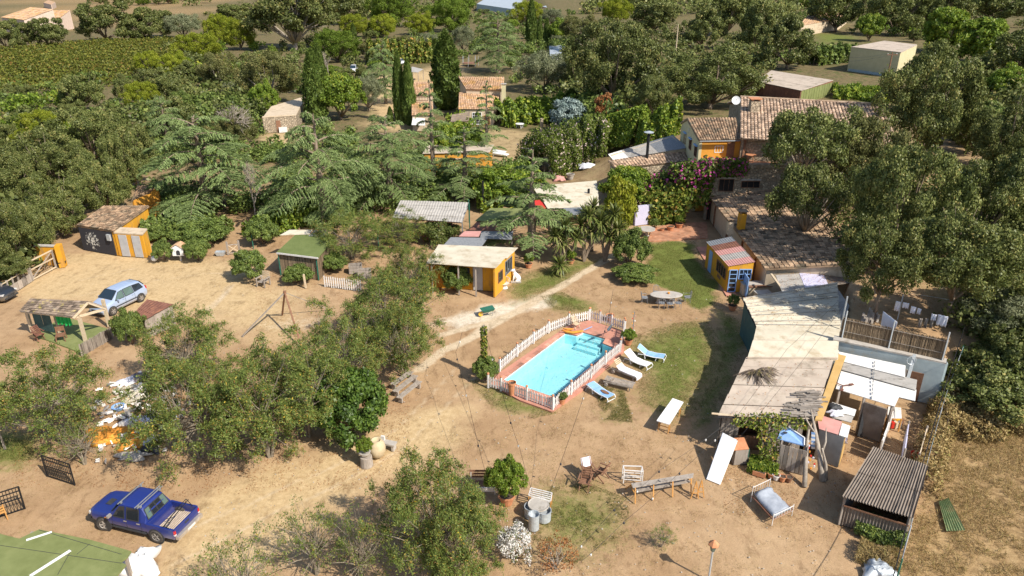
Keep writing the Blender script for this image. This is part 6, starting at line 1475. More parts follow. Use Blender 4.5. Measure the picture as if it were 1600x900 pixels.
def fence_run(pts, gap=.172):
 for a, b in zip(pts[:-1], pts[1:]):
  d = b - a; L = d.length; rz = math.atan2(d.y, d.x); o0 = Vector(fence.location)
  o = link_mesh('post', pom, fence); o.location = a - o0; o.rotation_euler = (0, 0, rz); c_ = link_mesh('post_cap', cpm, o)
  k = int((L - .2) / gap)
  for i in range(k):
   p = a + d * ((.5 + i) / k * (L - .16) + .08) / L
   o = link_mesh('picket', pkm, fence); o.location = p - o0 + Vector((0, 0, r_.uniform(-.02, .02))); o.rotation_euler = (r_.uniform(-.03, .03), r_.uniform(-.025, .025), rz)
  s = Vector((-d.y, d.x, 0)).normalized() * .03
  for z in (.26, .66): MB().bar(a + s + Vector((0, 0, z)), b + s + Vector((0, 0, z)), .03, .06).build('rail', M['white_worn'], fence)
 o = link_mesh('post', pom, fence); o.location = pts[-1] - Vector(fence.location); link_mesh('post_cap', cpm, o)
fence_run([P(781, 581), P(808, 557), P(833.5, 537), P(857, 520.5), P(889, 508), P(920.5, 501)])
fence_run([P(921.5, 500.5), P(937, 505), P(955, 510), P(975, 517)])
fence_run([P(763, 606), P(783, 611), P(823, 626), P(863.5, 641), P(892, 617.5), P(923, 592), P(945.5, 570.5), P(969, 551), P(976, 520)])
# --- sun loungers
def lounger(label, head, foot, kind):
 a, b = PG(*head), PG(*foot); rz = ground_rz(a, b); L = 1.9
 t = thing('sun_lounger', label, 'sun lounger', (0, 0, 0), 0, 'sun loungers beside the pool')
 w = .34
 if kind in ('blue', 'flat', 'white'):
  fr = MB(); up = .42 if kind != 'flat' else .10
  for s in (-1, 1):
   y = s * w
   fr.tube([(.0, y, .02), (.12, y, .30), (.5, y, .33), (1.2, y, .27), (1.86, y, .33), (1.95, y, .18), (1.9, y, .02)], .028, 6)
   fr.tube([(.55, y, .32), (.62, y, .02)], .025, 6); fr.tube([(1.4, y, .29), (1.34, y, .02)], .025, 6)
   fr.tube([(.62, y, .34), (.04, y, .34 + up)], .024, 6)
  for x in (.62, 1.34, 1.9): fr.tube([(x, -w, .05), (x, w, .05)], .02, 6)
  fr.build('frame', M['white'], t)
  m_ = 'white' if kind == 'white' else 'blue_lounge'
  MB().slab([(.66, -w + .03, .35), (1.25, -w + .03, .30), (1.25, w - .03, .30), (.66, w - .03, .35)], .03).build('seat', M[m_], t)
  MB().slab([(1.252, -w + .03, .30), (1.88, -w + .03, .35), (1.88, w - .03, .35), (1.252, w - .03, .30)], .03).build('leg_rest', M[m_], t)
  MB().slab([(.03, -w + .03, .37 + up), (.645, -w + .03, .365), (.645, w - .03, .365), (.03, w - .03, .37 + up)], .03).build('backrest', M[m_], t)
  if kind == 'flat':
   MB().lathe([(.02, .365), (.17, .36), (.17, .352), (.02, .352)], (1.3, .05, 0), 14, Matrix.Diagonal((2.1, .8, 1)).to_3x3()).build('brown_patch', M['wood_brown'], t)
 else:
  fr = MB()
  for s in (-1, 1): fr.bar((0, s * w, .28), (1.95, s * w, .28), .045, .09)
  for x in (.2, 1.75):
   for s in (-1, 1): fr.bar((x, s * w, 0), (x, s * w, .25), .06)
  fr.build('frame', M['wood_grey'], t)
  for i in range(13): MB().box((.72 + i * .098, 0, .34), (.075, .62, .022)).build('slat', M['wood_grey' if kind == 'wood' else 'wood_pale'], t)
  up = .06 if kind == 'wood' else .55
  for i in range(7):
   k = i / 6; MB().box((.62 - k * .55 * (1 if up < .1 else .8), 0, .345 + up * k), (.07, .62, .022), M=Matrix.Rotation(math.atan2(up, .5), 3, 'Y')).build('slat', M['wood_grey' if kind == 'wood' else 'wood_pale'], t)
  for s in (-1, 1): MB().lathe([(.02, -.03), (.12, -.03), (.12, .03), (.02, .03)], (.2, s * .40, .12), 10, Matrix.Rotation(R(90), 3, 'X')).build('wheel', M['wood_grey'], t)
 put(t, a, rz); return t
lounger('blue sun lounger nearest the potted plant, backrest raised', (996, 555), (1036, 563), 'blue')
lounger('all white plastic sun lounger between blue and wooden ones', (978, 562), (1015, 577), 'white')
wl = lounger('wooden slatted lounger with raised back under a white towel', (959, 578), (1003, 596), 'woodup')
lounger('bare wooden slatted lounger lying flat', (945, 598), (994, 609), 'wood')
lounger('blue sun lounger with brown patch, lowest of the row', (921, 607), (954, 626), 'flat')
a, b = PG(959, 578), PG(1003, 596); rz = ground_rz(a, b)
tw = thing('towel', 'white towel spread over the wooden lounger with raised back', 'towel', (0, 0, 0)); mb = MB()
prof = [(.38, .62), (.50, .50), (.64, .39), (.9, .375), (1.4, .37), (1.9, .375), (2.0, .33), (2.04, .12)]; vs = []; fs = []
for i, (x, z) in enumerate(prof):
 for j in range(5): vs.append((x + r_.uniform(-.015, .015), -.33 + j * .165, z + r_.uniform(0, .015)))
for i in range(7):
 for j in range(4): fs.append((i * 5 + j, (i + 1) * 5 + j, (i + 1) * 5 + j + 1, i * 5 + j + 1))
mb.add(vs, fs); mb.build('towel_cloth', M['white_cloth'], tw); put(tw, a, rz)
for ch in tw.children: ch.modifiers.new('thick', 'SOLIDIFY').thickness = .015
# --- things on the pool deck
def pot(label, px, py, r=.22, h=.36, plant_sp=None, ph=.7, pr=.4, z=None, name='flower_pot', mat='terracotta', group=None):
 b = PG(px, py) if z is None else P(px, py, z); t = thing(name, label, 'plant pot', b, 0, group)
 MB().lathe([(r * .68, 0), (r * .95, h * .85), (r * 1.08, h * .86), (r * 1.1, h), (r * .92, h), (r * .88, h * .86), (.02, h * .85)], b, 14).build('pot', M[mat], t)
 MB().lathe([(r * .89, h * .88), (.02, h * .9)], b, 10).build('soil', M['soil'], t)
 if plant_sp:
  tm, cm, r0, h0 = PROTO[plant_sp][int(r_.random() * len(PROTO[plant_sp]))]
  for nm_, mm in (('stem', tm), ('foliage', cm)):
   o = link_mesh(nm_, mm, t); o.scale = (pr / r0, pr / r0, ph / h0); o.location = (0, 0, h * .85); o.rotation_euler = (0, 0, r_.random() * 6)
 return t
pot('tall terracotta urn stack at the front pool fence', 800, 617, .26, .95)
pot('terracotta pot of grasses at the near corner of the pool fence', 878, 631, .24, .40, 'laurel', .5, .35)
pot('orange pot standing on the far fence of the pool', 953, 500, .30, .45, None)
pot('pot with leafy shrub outside the right pool fence', 982, 538, .28, .42, 'fresh', .9, .55)
kb = thing('inflatable_boat', 'orange inflatable boat lying on the far pool deck', 'inflatable boat', P(895, 517, .06)); mb = MB()
a, b = P(878, 518, .2), P(912, 518, .2); mb.tube([a + Vector((0, 0, .12)), lerp(a, b, .2), lerp(a, b, .5) + Vector((0, -.12, -.02)), lerp(a, b, .8), b + Vector((0, 0, .08))], [.04, .10, .11, .10, .03], 8)
mb.tube([a + Vector((.1, .3, .1)), lerp(a, b, .3) + Vector((0, .35, 0)), lerp(a, b, .55) + Vector((0, .32, .05))], [.04, .10, .04], 8); mb.build('tubes', M['orange_cloth'], kb, smooth=True)
pn = thing('pool_pole', 'light blue pool pole beside the inflatable boat', 'pole', P(918, 514, .07)); MB().tube([P(907, 518, .12), P(925, 510.5, .2)], .03, 6).build('pole', M['blue_paint'], pn)
def folding_chair(label, px, py, rz, mat, name='folding_chair', sc_=1.0, cushion=None, group=None):
 t = thing(name, label, 'chair', (0, 0, 0), 0, group); w = .25
 for s in (-1, 1):
  MB().bar((-.28, s * w, 0), (.30, s * w, .46), .035, .05).build('leg', M[mat], t)
  MB().bar((.30, s * (w - .04), 0), (-.32, s * (w - .04), .95), .035, .05).build('leg', M[mat], t)
  MB().bar((-.25, s * (w + .03), .66), (.28, s * (w + .03), .62), .06, .03).build('armrest', M[mat], t)
 for i in range(5): MB().box((-.14 + i * .10, 0, .44), (.08, .50, .02)).build('seat_slat', M[mat], t)
 for i in range(5):
  z = .54 + i * .095; MB().bar((-.10 - i * .052, -.24, z), (-.10 - i * .052, .24, z), .02, .075).build('back_slat', M[mat], t)
 if cushion: MB().box((-.22, 0, .76), (.05, .5, .45), M=Matrix.Rotation(-.5, 3, 'Y')).build('cushion', M[cushion], t)
 put(t, PG(px, py), rz, sc_); return t
folding_chair('pale folding chair on the far pool deck', 899, 513, -.9, 'wood_pale')
pa = thing('closed_parasol', 'closed parasol leaning on the far pool fence', 'parasol', P(948, 518, .06)); MB().tube([P(948, 519, .06), P(956, 508, 1.8)], .03, 6).build('pole', M['zinc'], pa); MB().tube([P(951, 515, .7), P(954, 511, 1.2), P(956.5, 507, 1.9)], [.12, .10, .03], 8).build('canopy', M['grey_fabric'], pa)
lp = thing('fairy_light_pole', 'thin pole hung with coloured bulbs beside the pool fence', 'pole', PG(988, 529)); p = PG(988, 529); h = top_z(p, 487)
MB().tube([p, p + Vector((0, 0, h))], .03, 6).build('pole', M['grey_metal'], lp)
for k in range(8): MB().lathe([(.01, -.06), (.06, 0), (.01, .06)], p + Vector((.09 * (-1) ** k, 0, h * (.3 + .09 * k))), 6).build('bulb', M[('white', 'red', 'pink_sheet', 'orange_cloth')[k % 4]], lp)
vc = thing('creeper_column', 'creeper covered post with bush at the left pool corner', 'post', PG(757, 590)); p = PG(757, 590); h = top_z(p, 510)
MB().tube([p, p + Vector((0, 0, h + .1))], .05, 6).build('post', M['wood_grey'], vc)
def col_pts(rng, n):
 a = rng.random(n) * 6.28; z = .8 + rng.random(n) * (h - .8); r = .10 + .13 * rng.random(n); d = np.stack([np.cos(a), np.sin(a), 0 * a], 1)
 return np.array(p) + d * r[:, None] + np.stack([0 * z, 0 * z, z], 1), d
scatter_leaves('creeper', col_pts, 900, .16, .11, M['vine'], 401, vc)
# --- vehicles
def loft(secs, n_cap=True):
 mb = MB(); vs, fs = [], []
 full = []
 for x, pts in secs:
  ring_ = [(x, y, z) for y, z in pts] + [(x, -y, z) for y, z in pts[::-1] if y > 1e-6]
  full.append(ring_)
 n = len(full[0])
 for r__ in full: vs += r__
 for i in range(len(full) - 1):
  for k in range(n): fs.append((i * n + k, i * n + (k + 1) % n, (i + 1) * n + (k + 1) % n, (i + 1) * n + k))
 fs.append(tuple(range(n))); fs.append(tuple((len(full) - 1) * n + k for k in range(n))[::-1])
 return mb.add(vs, fs)
def sec(w, zb, zbelt, wr, zt): return [(w * .90, zb), (w * .985, zb + .14), (w, (zb + zbelt) / 2 + .06), (w * .97, zbelt), (wr, zt - .05), (wr * .86, zt - .005), (wr * .45, zt + .02)]
def wheel(parent, x, y, r, w, steer=0.):
 s = 1 if y > 0 else -1; Mx = Matrix.Rotation(steer, 3, 'Z') @ Matrix.Rotation(R(-90) * s, 3, 'X'); c = Vector((x, y, r))
 o = MB().lathe([(r * .62, -w / 2), (r * .93, -w / 2), (r, -w * .3), (r, w * .3), (r * .93, w / 2), (r * .64, w / 2), (r * .60, w * .38)], c, 20, Mx).build('wheel', M['rubber'], parent, smooth=False)
 rm = MB().lathe([(.05, w * .44), (r * .16, w * .44), (r * .2, w * .36), (r * .56, w * .36), (r * .64, w * .46), (r * .64, w * .1), (.03, w * .1)], c, 20, Mx)
 for k in range(5):
  a = k * 1.2566; rm.bar(c + Mx @ Vector((0, 0, w * .40)), c + Mx @ Vector((math.cos(a) * r * .6, math.sin(a) * r * .6, w * .40)), r * .18, .02, up=Mx @ Vector((0, 0, 1)))
 rm.build('rim', M['rim'], o); return o
def arch(parent, x, y, r):
 s = 1 if y > 0 else -1; MB().lathe([(.02, 0), (r, 0), (r, .03), (.02, .03)], (x, y, .36 if r > .4 else .32), 18, Matrix.Rotation(R(-90) * s, 3, 'X')).build('wheel_arch', M['plastic_dark'], parent)
def pane(parent, q, mat='glass', t=.02, name='window', frame=True, off=.012):
 q = [Vector(v) for v in q]; n = (q[1] - q[0]).cross(q[3] - q[0]).normalized(); c = sum(q, Vector()) / 4
 ctr = Vector((c.x * .6, 0, .9))
 if n.dot(c - ctr) < 0: n = -n
 q = [p + n * off for p in q]; Q = [p + n * .006 for p in q]; I_ = [p - n * .04 for p in q]
 o = MB().hexa(I_, Q).build(name, M[mat], parent)
 if frame:
  mb = MB()
  for i in range(4): mb.bar(q[i] + n * .008, q[(i + 1) % 4] + n * .008, .035, .012, up=n)
  mb.build('frame', M['plastic_dark'], o)
 return o
pk_ = thing('pickup_truck', 'dusty dark blue double cab pickup with empty bed and roof bars', 'pickup truck', (0, 0, 0))
W = .86
loft([(2.42, sec(.66, .48, .62, .58, .80)), (2.36, sec(.74, .42, .70, .66, .90)), (2.15, sec(.83, .38, .80, .74, .965)), (1.6, sec(W, .36, .86, .78, 1.01)), (1.08, sec(W, .36, .92, .80, 1.06)),
  (1.02, sec(W, .36, .95, .79, 1.09)), (.55, sec(W, .36, .97, .66, 1.60)), (.35, sec(W, .36, .97, .65, 1.655)), (-.25, sec(W, .36, .97, .65, 1.665)), (-.70, sec(W, .36, .97, .64, 1.63)), (-.90, sec(W, .36, .97, .70, 1.32)), (-.955, sec(W, .36, .95, .80, 1.0))]).build('body', M['car_blue'], pk_)
bed = MB()
for s in (-1, 1):
 bed.hexa([(-2.42, s * .84 - .05, .42), (-.96, s * .84 - .05, .42), (-.96, s * .84 + .02, .42), (-2.42, s * .84 + .02, .42)], [(-2.42, s * .82 - .05, .97), (-.96, s * .82 - .05, .97), (-.96, s * .82 + .05, .97), (-2.42, s * .82 + .05, .97)])
bed.box((-1.69, 0, .56), (1.46, 1.6, .05)); bed.box((-.99, 0, .76), (.05, 1.58, .44))
bed.build('cargo_bed', M['car_blue'], pk_)
for i in range(12): MB().box((-1.12 - i * .102, 0, .597), (.055, 1.45, .022)).build('floor_rib', M['wood_pale' if i > 1 else 'car_blue'], pk_)
MB().box((-2.44, 0, .72), (.06, 1.62, .48)).build('tailgate', M['car_blue'], pk_); MB().box((-2.475, .0, .80), (.02, .26, .09)).build('tailgate_handle', M['plastic_dark'], pk_)
MB().box((-2.56, 0, .50), (.16, 1.66, .17)).build('rear_bumper', M['chrome'], pk_); MB().box((-2.645, -.05, .50), (.012, .50, .11)).build('number_plate', M['white_worn'], pk_)
MB().box((2.44, 0, .50), (.14, 1.5, .22)).build('front_bumper', M['plastic_dark'], pk_); MB().box((2.425, 0, .74), (.04, .7, .14)).build('grille', M['plastic_dark'], pk_)
for s in (-1, 1):
 MB().box((-2.455, s * .80, .74), (.07, .10, .26)).build('tail_light', M['lamp_red'], pk_); MB().box((-2.458, s * .80, .66), (.075, .105, .07)).build('reverse_light', M['lamp_clear'], pk_)
 MB().box((2.36, s * .60, .73), (.12, .26, .15)).build('headlight', M['lamp_clear'], pk_)
 mr = MB().box((.92, s * 1.0, 1.10), (.09, .20, .15)); mr.bar((.92, s * .84, 1.04), (.92, s * .95, 1.08), .04); mr.build('mirror', M['chrome'], pk_)
 pane(pk_, [(.86, s * .83, 1.0), (.22, s * .835, 1.0), (.22, s * .675, 1.55), (.50, s * .68, 1.52)]); pane(pk_, [(.10, s * .835, 1.0), (-.58, s * .835, 1.0), (-.58, s * .675, 1.55), (.10, s * .675, 1.56)])
 for x in (.20, -.52): MB().box((x, s * .865, .86), (.16, .03, .045)).build('door_handle', M['chrome'], pk_)
 for x in (.97, .155, -.66): MB().box((x, s * .852, .66), (.014, .02, .56)).build('door_seam', M['plastic_dark'], pk_)
 MB().box((1.30, s * .862, .80), (.12, .02, .05)).build('indicator', M['amber'], pk_)
 for x in (1.52, -1.42): arch(pk_, x, s * .842, .43)
 MB().box((.1, s * .83, .36), (1.9, .08, .06)).build('sill', M['plastic_dark'], pk_)
pane(pk_, [(1.0, .70, 1.10), (1.0, -.70, 1.10), (.58, -.60, 1.585), (.58, .60, 1.585)], 'glass_blue', name='windscreen', off=.055)
for y0, y1 in ((-.66, -.36), (-.34, .0), (.02, .34), (.36, .66)): pane(pk_, [(-.942, y0, 1.07), (-.942, y1, 1.07), (-.75, y1 * .9, 1.54), (-.75, y0 * .9, 1.54)], 'glass_green' if abs(y0) > .35 else 'glass', name='rear_window', off=.05)
MB().box((1.62, .10, 1.045), (.30, .40, .03)).build('bonnet_scoop', M['plastic_dark'], pk_)
for x in (.42, -.52, -.66):
 rb_ = MB().bar((x, -.82, 1.76), (x, .82, 1.76), .035)
 for s in (-1, 1): rb_.box((x, s * .62, 1.70), (.07, .09, .09))
 rb_.build('roof_bar', M['grey_metal'], pk_)
rk = MB()
for x in (-1.9, -2.05): rk.tube([(x, .8, .98), (x + .05, 0, 1.12), (x, -.8, 1.30)], .018, 5)
for y, z in ((.8, 1.0), (-.78, 1.26)): rk.tube([(-1.78, y, .97), (-1.95, y, z + .05), (-2.2, y, .97)], .018, 5)
rk.tube([(-1.6, .3, .95), (-1.95, .25, 1.08)], .014, 5); rk.tube([(-1.7, .55, .85), (-1.98, .5, 1.05)], .014, 5)
rk.build('bed_rack', M['black_metal'], pk_)
for x, y, st in ((1.52, .79, .40), (1.52, -.79, .40), (-1.42, .79, 0), (-1.42, -.79, 0)): wheel(pk_, x, y, .36, .25, st)
ca_, cb_ = PG(248.7, 847), PG(166, 827); rz = ground_rz(ca_, cb_); f_ = (cb_ - ca_).normalized(); left = Vector((-f_.y, f_.x, 0))
put(pk_, (ca_ + cb_) / 2 - left * .84 - f_ * .05, rz, 1.03)
def hatch(label, name, cat, rear, front, paint_, h=1.58, L=4.2, Wd=.86, glassm='glass_green', half=.0, nose=1.0):
 t = thing(name, label, cat, (0, 0, 0)); W = Wd; k = h / 1.58; l2 = L / 2
 loft([(l2, sec(.62, .34, .50, .54, .62)), (l2 - .06, sec(.72, .26, .60, .62, .76)), (l2 - .35, sec(.82, .22, .72, .72, .90)), (l2 - .85, sec(W, .22, .84, .76, 1.03)), (l2 - 1.0, sec(W, .22, .88, .76, 1.08)), (l2 - 1.72, sec(W, .22, .93, .62, h - .05)), (l2 - 2.1, sec(W, .22, .94, .61, h)), (-l2 + 1.0, sec(W, .22, .96, .60, h - .01)), (-l2 + .42, sec(W, .22, .97, .58, h - .10)), (-l2 + .10, sec(.82, .26, .94, .68, 1.12)), (-l2, sec(.76, .34, .80, .66, .86))]).build('body', M[paint_], t)
 for s in (-1, 1):
  xs = [l2 - 1.28, l2 - 1.62, l2 - 2.02, l2 - 2.04, l2 - 2.85, l2 - 2.87, -l2 + .50]
  pane(t, [(l2 - 1.18, s * .83, .98), (l2 - 2.02, s * .835, .98), (l2 - 2.02, s * .655, h - .10), (l2 - 1.66, s * .66, h - .14)], glassm)
  pane(t, [(l2 - 2.10, s * .835, .98), (l2 - 2.90, s * .835, .99), (l2 - 2.90, s * .64, h - .10), (l2 - 2.10, s * .65, h - .09)], glassm)
  pane(t, [(l2 - 2.98, s * .83, 1.0), (-l2 + .38, s * .80, 1.06), (-l2 + .55, s * .645, h - .17), (l2 - 2.98, s * .635, h - .11)], 'glass')
  MB().box((l2 - .20, s * .66, .72), (.22, .24, .12)).build('headlight', M['lamp_clear'], t); MB().box((-l2 + .10, s * .74, .95), (.10, .14, .24)).build('tail_light', M['lamp_red'], t)
  m_ = MB().box((l2 - 1.35, s * .98, 1.0), (.10, .18, .13)); m_.bar((l2 - 1.35, s * .85, .97), (l2 - 1.35, s * .93, .99), .04); m_.build('mirror', M[paint_], t)
  MB().box((-.1, s * .872, .52), (2.1, .03, .07)).build('side_moulding', M['plastic_dark'], t)
  for x in (l2 - 2.06, l2 - 2.94): MB().box((x, s * .862, .66), (.012, .012, .52)).build('door_seam', M['plastic_dark'], t)
  for x in (l2 - 1.9, l2 - 2.75): MB().box((x, s * .875, .86), (.16, .03, .04)).build('door_handle', M[paint_], t)
  for x in (l2 - .80, -l2 + .78): arch(t, x, s * .84, .38); wheel(t, x, s * .81, .315, .2)
 pane(t, [(l2 - 1.04, .70, 1.08), (l2 - 1.04, -.70, 1.08), (l2 - 1.68, -.58, h - .075), (l2 - 1.68, .58, h - .075)], 'glass_blue', name='windscreen', off=.055)
 pane(t, [(-l2 + .13, .60, 1.14), (-l2 + .13, -.60, 1.14), (-l2 + .40, -.54, h - .13), (-l2 + .40, .54, h - .13)], 'glass', name='rear_window', off=.05)
 MB().box((l2 + .01, 0, .55), (.04, .7, .10)).build('grille', M['plastic_dark'], t); MB().box((l2 + .0, 0, .38), (.10, 1.36, .12)).build('bumper', M['plastic_dark'], t)
 a, b = PG(*rear), PG(*front); f = (b - a).normalized(); lf = Vector((-f.y, f.x, 0)); return t, a, b, f, lf
t, a, b, f, lf = hatch('silver blue hatchback parked beside the bark roofed shelter', 'parked_car', 'car', (218, 472), (181, 490), 'car_silver', 1.62)
put(t, (a + b) / 2 - lf * .85, math.atan2(f.y, f.x), 1.03)
t, a, b, f, lf = hatch('dark car half hidden under the oak at the left edge', 'parked_car', 'car', (-60, 470), (10, 474), 'car_dark', 1.45, glassm='glass')
put(t, (a + b) / 2 + lf * .6, math.atan2(f.y, f.x))
t, a, b, f, lf = hatch('white people carrier parked under the dark conifer', 'parked_van', 'van', (551, 112), (563, 118), 'car_white', 1.8)
put(t, a + f * 1.2, math.atan2(f.y, f.x) - .35)
t, a, b, f, lf = hatch('white car behind the tips of the slim cypresses', 'parked_car', 'car', (624, 100), (634, 104), 'car_white', 1.5)
put(t, a + f * 1.2, math.atan2(f.y, f.x))
# --- furniture and things in the yard
t = thing('white_table', 'plain white table on orange trestles in the dry yard', 'table', PG(1047, 655))
tq = [P(1026, 657, .78), P(1046, 663, .78), P(1068, 628, .78), P(1051, 622, .78)]; MB().slab(tq, .05).build('table_top', M['white'], t)
for u in (.12, .88):
 a, b = lerp(tq[0], tq[3], u), lerp(tq[1], tq[2], u)
 for k in (.1, .9):
  c = lerp(a, b, k) - Vector((0, 0, .05)); d = (tq[3] - tq[0]).normalized() * .16
  tr_ = MB(); tr_.bar(c, Vector((c.x, c.y, 0)) + d, .04, .06); tr_.bar(c, Vector((c.x, c.y, 0)) - d, .04, .06); tr_.bar(Vector((c.x, c.y, .25)) + d * .7, Vector((c.x, c.y, .25)) - d * .7, .03); tr_.build('trestle', M['wood_orange'], t)
 MB().bar(Vector((a.x, a.y, .3)), Vector((b.x, b.y, .3)), .03, .05).build('rail', M['wood_orange'], t)
t = thing('trestle_table', 'long narrow plank table on orange folding trestles', 'table', PG(1038, 778))
tq = [P(989, 762, .80), P(1083, 746, .80), P(1084, 739, .80), P(986, 755, .80)]
for k in range(3):
 q = [lerp(tq[0], tq[3], k / 3), lerp(tq[1], tq[2], k / 3), lerp(tq[1], tq[2], (k + .94) / 3), lerp(tq[0], tq[3], (k + .94) / 3)]; MB().slab(q, .04).build('plank', M['wood_grey'], t)
for z, s in ((.48, .0), (.34, .3)): MB().bar(Vector((tq[0].x + .2, tq[0].y + .1 + s, z)), Vector((tq[1].x - .1, tq[1].y + .1 + s, z)), .16, .04).build('bench_plank', M['wood_grey'], t)
for u in (.04, .34, .66, .97):
 a, b = lerp(tq[0], tq[1], u), lerp(tq[3], tq[2], u); m_ = (a + b) / 2
 tr_ = MB(); tr_.bar(a - Vector((0, 0, .04)), (a.x, a.y - .28, 0), .06, .05); tr_.bar(b - Vector((0, 0, .04)), (b.x - .3, b.y + .5, 0), .05); tr_.bar((a.x, a.y - .1, .42), (b.x - .1, b.y + .3, .42), .05); tr_.build('trestle', M['wood_orange'], t)
t = thing('folded_trestle', 'yellowish folded trestle leaning on the end of the long plank table', 'trestle', PG(1090, 779)); b = PG(1090, 779); mb = MB()
for s in (0, .3):
 c = b + Vector((s - .15, s * .3, 0)); mb.bar(c + Vector((-.2, 0, 0)), c + Vector((0, .05, 1.05)), .05); mb.bar(c + Vector((.2, 0, 0)), c + Vector((0, .05, 1.05)), .05); mb.bar(c + Vector((-.14, 0, .35)), c + Vector((.14, 0, .35)), .04); mb.bar(c + Vector((-.1, 0, .7)), c + Vector((.08, 0, .66)), .04)
mb.build('frame', M['wood_orange'], t)
for lab, px, py, rz, cu in (('brown folding chair with pale cushion, farthest of the three', 918, 746, -1.2, 'white_cloth'), ('brown folding chair on the right of the three in the yard', 940, 748, 2.5, None), ('brown folding chair nearest the drums of the three', 914, 762, -1.9, None)):
 folding_chair(lab, px, py, rz, 'wood_brown', 'garden_chair', 1.12, cu, 'three brown folding chairs in the yard')
def frame_rack(label, name, q, h, top, leg, n=3):
 t = thing(name, label, 'rack', PG(*q[0])); G_ = [PG(*p) for p in q]; Tq = [p + Vector((0, 0, h)) for p in G_]
 for p, s in zip(G_, Tq): MB().bar(p, s, .05).build('leg', M[leg], t)
 for i in range(4): MB().bar(Tq[i], Tq[(i + 1) % 4], .045).build('rail', M[top], t)
 for k in range(1, n): MB().bar(lerp(Tq[0], Tq[3], k / n), lerp(Tq[1], Tq[2], k / n), .045).build('bar', M[top], t)
 for k in (.3, .62): MB().bar(lerp(G_[0], Tq[0], k), lerp(G_[1], Tq[1], k), .035).build('cross_bar', M[top], t); MB().bar(lerp(G_[3], Tq[3], k - .15), lerp(G_[2], Tq[2], k - .15), .035).build('cross_bar', M[top], t)
frame_rack('white wooden frame standing beside the plank table', 'white_rack', [(974, 755), (1003, 757), (1001, 749), (972, 748)], .85, 'white_worn', 'white_worn', 1)
frame_rack('orange legged slatted rack behind the metal drums', 'slatted_rack', [(826, 792), (860, 801), (862, 788), (829, 780)], .72, 'white_worn', 'wood_orange', 4)
t = thing('iron_bed', 'old iron bed frame with grey mattress standing on the dry yard', 'bed', PG(1203, 805)); B4 = [PG(1206, 821), PG(1237, 806), PG(1200, 771), PG(1173, 784)]
mt = MB(); zz = .42
for i in range(9):
 for j in range(4):
  pass
vs, fs = [], []
for i in range(11):
 for j in range(6):
  p = lerp(lerp(B4[0], B4[1], .06 + .88 * j / 5), lerp(B4[3], B4[2], .06 + .88 * j / 5), .03 + .90 * i / 10); e = .06 if j in (0, 5) else 0
  vs.append((p.x, p.y, .56 - e + r_.uniform(-.035, .035) + (.08 if i > 8 else 0)))
for i in range(10):
 for j in range(5): fs.append((i * 6 + j, i * 6 + j + 1, (i + 1) * 6 + j + 1, (i + 1) * 6 + j))
mt.add(vs, fs); mo = mt.build('mattress', M['grey_fabric'], t, smooth=True); sm = mo.modifiers.new('thick', 'SOLIDIFY'); sm.thickness = .16; sm.offset = -1
mb = MB()
for a, b in ((0, 3), (1, 2)): mb.bar(B4[a] + Vector((0, 0, .38)), B4[b] + Vector((0, 0, .38)), .045)
for k in range(6): p, q = lerp(B4[0], B4[3], k / 5), lerp(B4[1], B4[2], k / 5); mb.bar(p + Vector((0, 0, .37)), q + Vector((0, 0, .37)), .03)
mb.build('bed_frame', M['rust_sheet'], t)
for (a, b), h in (((3, 2), 1.0), ((0, 1), .72)):
 hb = MB()
 for k in range(8): p = lerp(B4[a], B4[b], k / 7); hb.tube([p + Vector((0, 0, 0 if k in (0, 7) else .35)), p + Vector((0, 0, h - (0 if k in (0, 7) else .06)))], .022 if k in (0, 7) else .012, 5)
 hb.tube([B4[a] + Vector((0, 0, h - .08)), B4[b] + Vector((0, 0, h - .08))], .018, 5); hb.tube([B4[a] + Vector((0, 0, .36)), B4[b] + Vector((0, 0, .36))], .018, 5)
 hb.build('headboard' if h > .9 else 'footboard', M['white_worn'], t)
b = PG(1107, 906); t = thing('garden_lantern', 'rusty roofed lantern on a pale metal post at the bottom edge', 'lamp post', b); h = top_z(b, 846)
MB().tube([b, b + Vector((0, 0, h - .55))], .045, 8).build('post', M['zinc'], t)
MB().lathe([(.06, -.55), (.10, -.52), (.17, -.2), (.15, -.18), (.02, -.18)], b + Vector((0, 0, h)), 6).build('lamp_glass', M['glass_green'], t)
MB().lathe([(.25, -.18), (.24, -.15), (.08, .02), (.03, .06), (.01, .1)], b + Vector((0, 0, h)), 6).build('lantern_roof', M['terracotta'], t)
for lab, px, py, r, h in (('tall narrow metal drum in front of the two others', 834, 826, .26, .92), ('wide metal drum on the left with stone lid', 830, 806, .34, .62), ('wide metal drum on the right with stone lid', 850, 812, .34, .62)):
 b = PG(px, py); t = thing('metal_drum', lab, 'drum', b, 0, 'metal drums in the yard')
 MB().lathe([(r * .94, 0), (r, .04), (r * .99, h * .5), (r * 1.02, h * .52), (r, h * .55), (r * 1.01, h - .03), (r * 1.05, h), (r * .96, h), (r * .94, h - .22), (.02, h - .22)], b, 20).build('drum', M['zinc'], t)
 for s in (-1, 1): MB().tube([b + Vector((s * r, -.06, h * .8)), b + Vector((s * (r + .06), 0, h * .74)), b + Vector((s * r, .06, h * .8))], .012, 4).build('handle', M['grey_metal'], t)
b = PG(841, 805); t = thing('stone_basin', 'round pale stone lid lying across the metal drums', 'lid', b + Vector((0, 0, .63)))
MB().lathe([(.02, .62), (.50, .62), (.54, .66), (.52, .72), (.46, .70), (.02, .70)], b, 22).build('lid', M['concrete'], t)
pot('big terracotta pot with leafy shrub by the bench', 792, 786, .42, .55, 'fresh', 2.3, 1.05)
t = thing('garden_bench', 'old bench with worn white front board under the large tree', 'bench', PG(755, 772)); a, b = PG(733, 774), PG(776, 774)
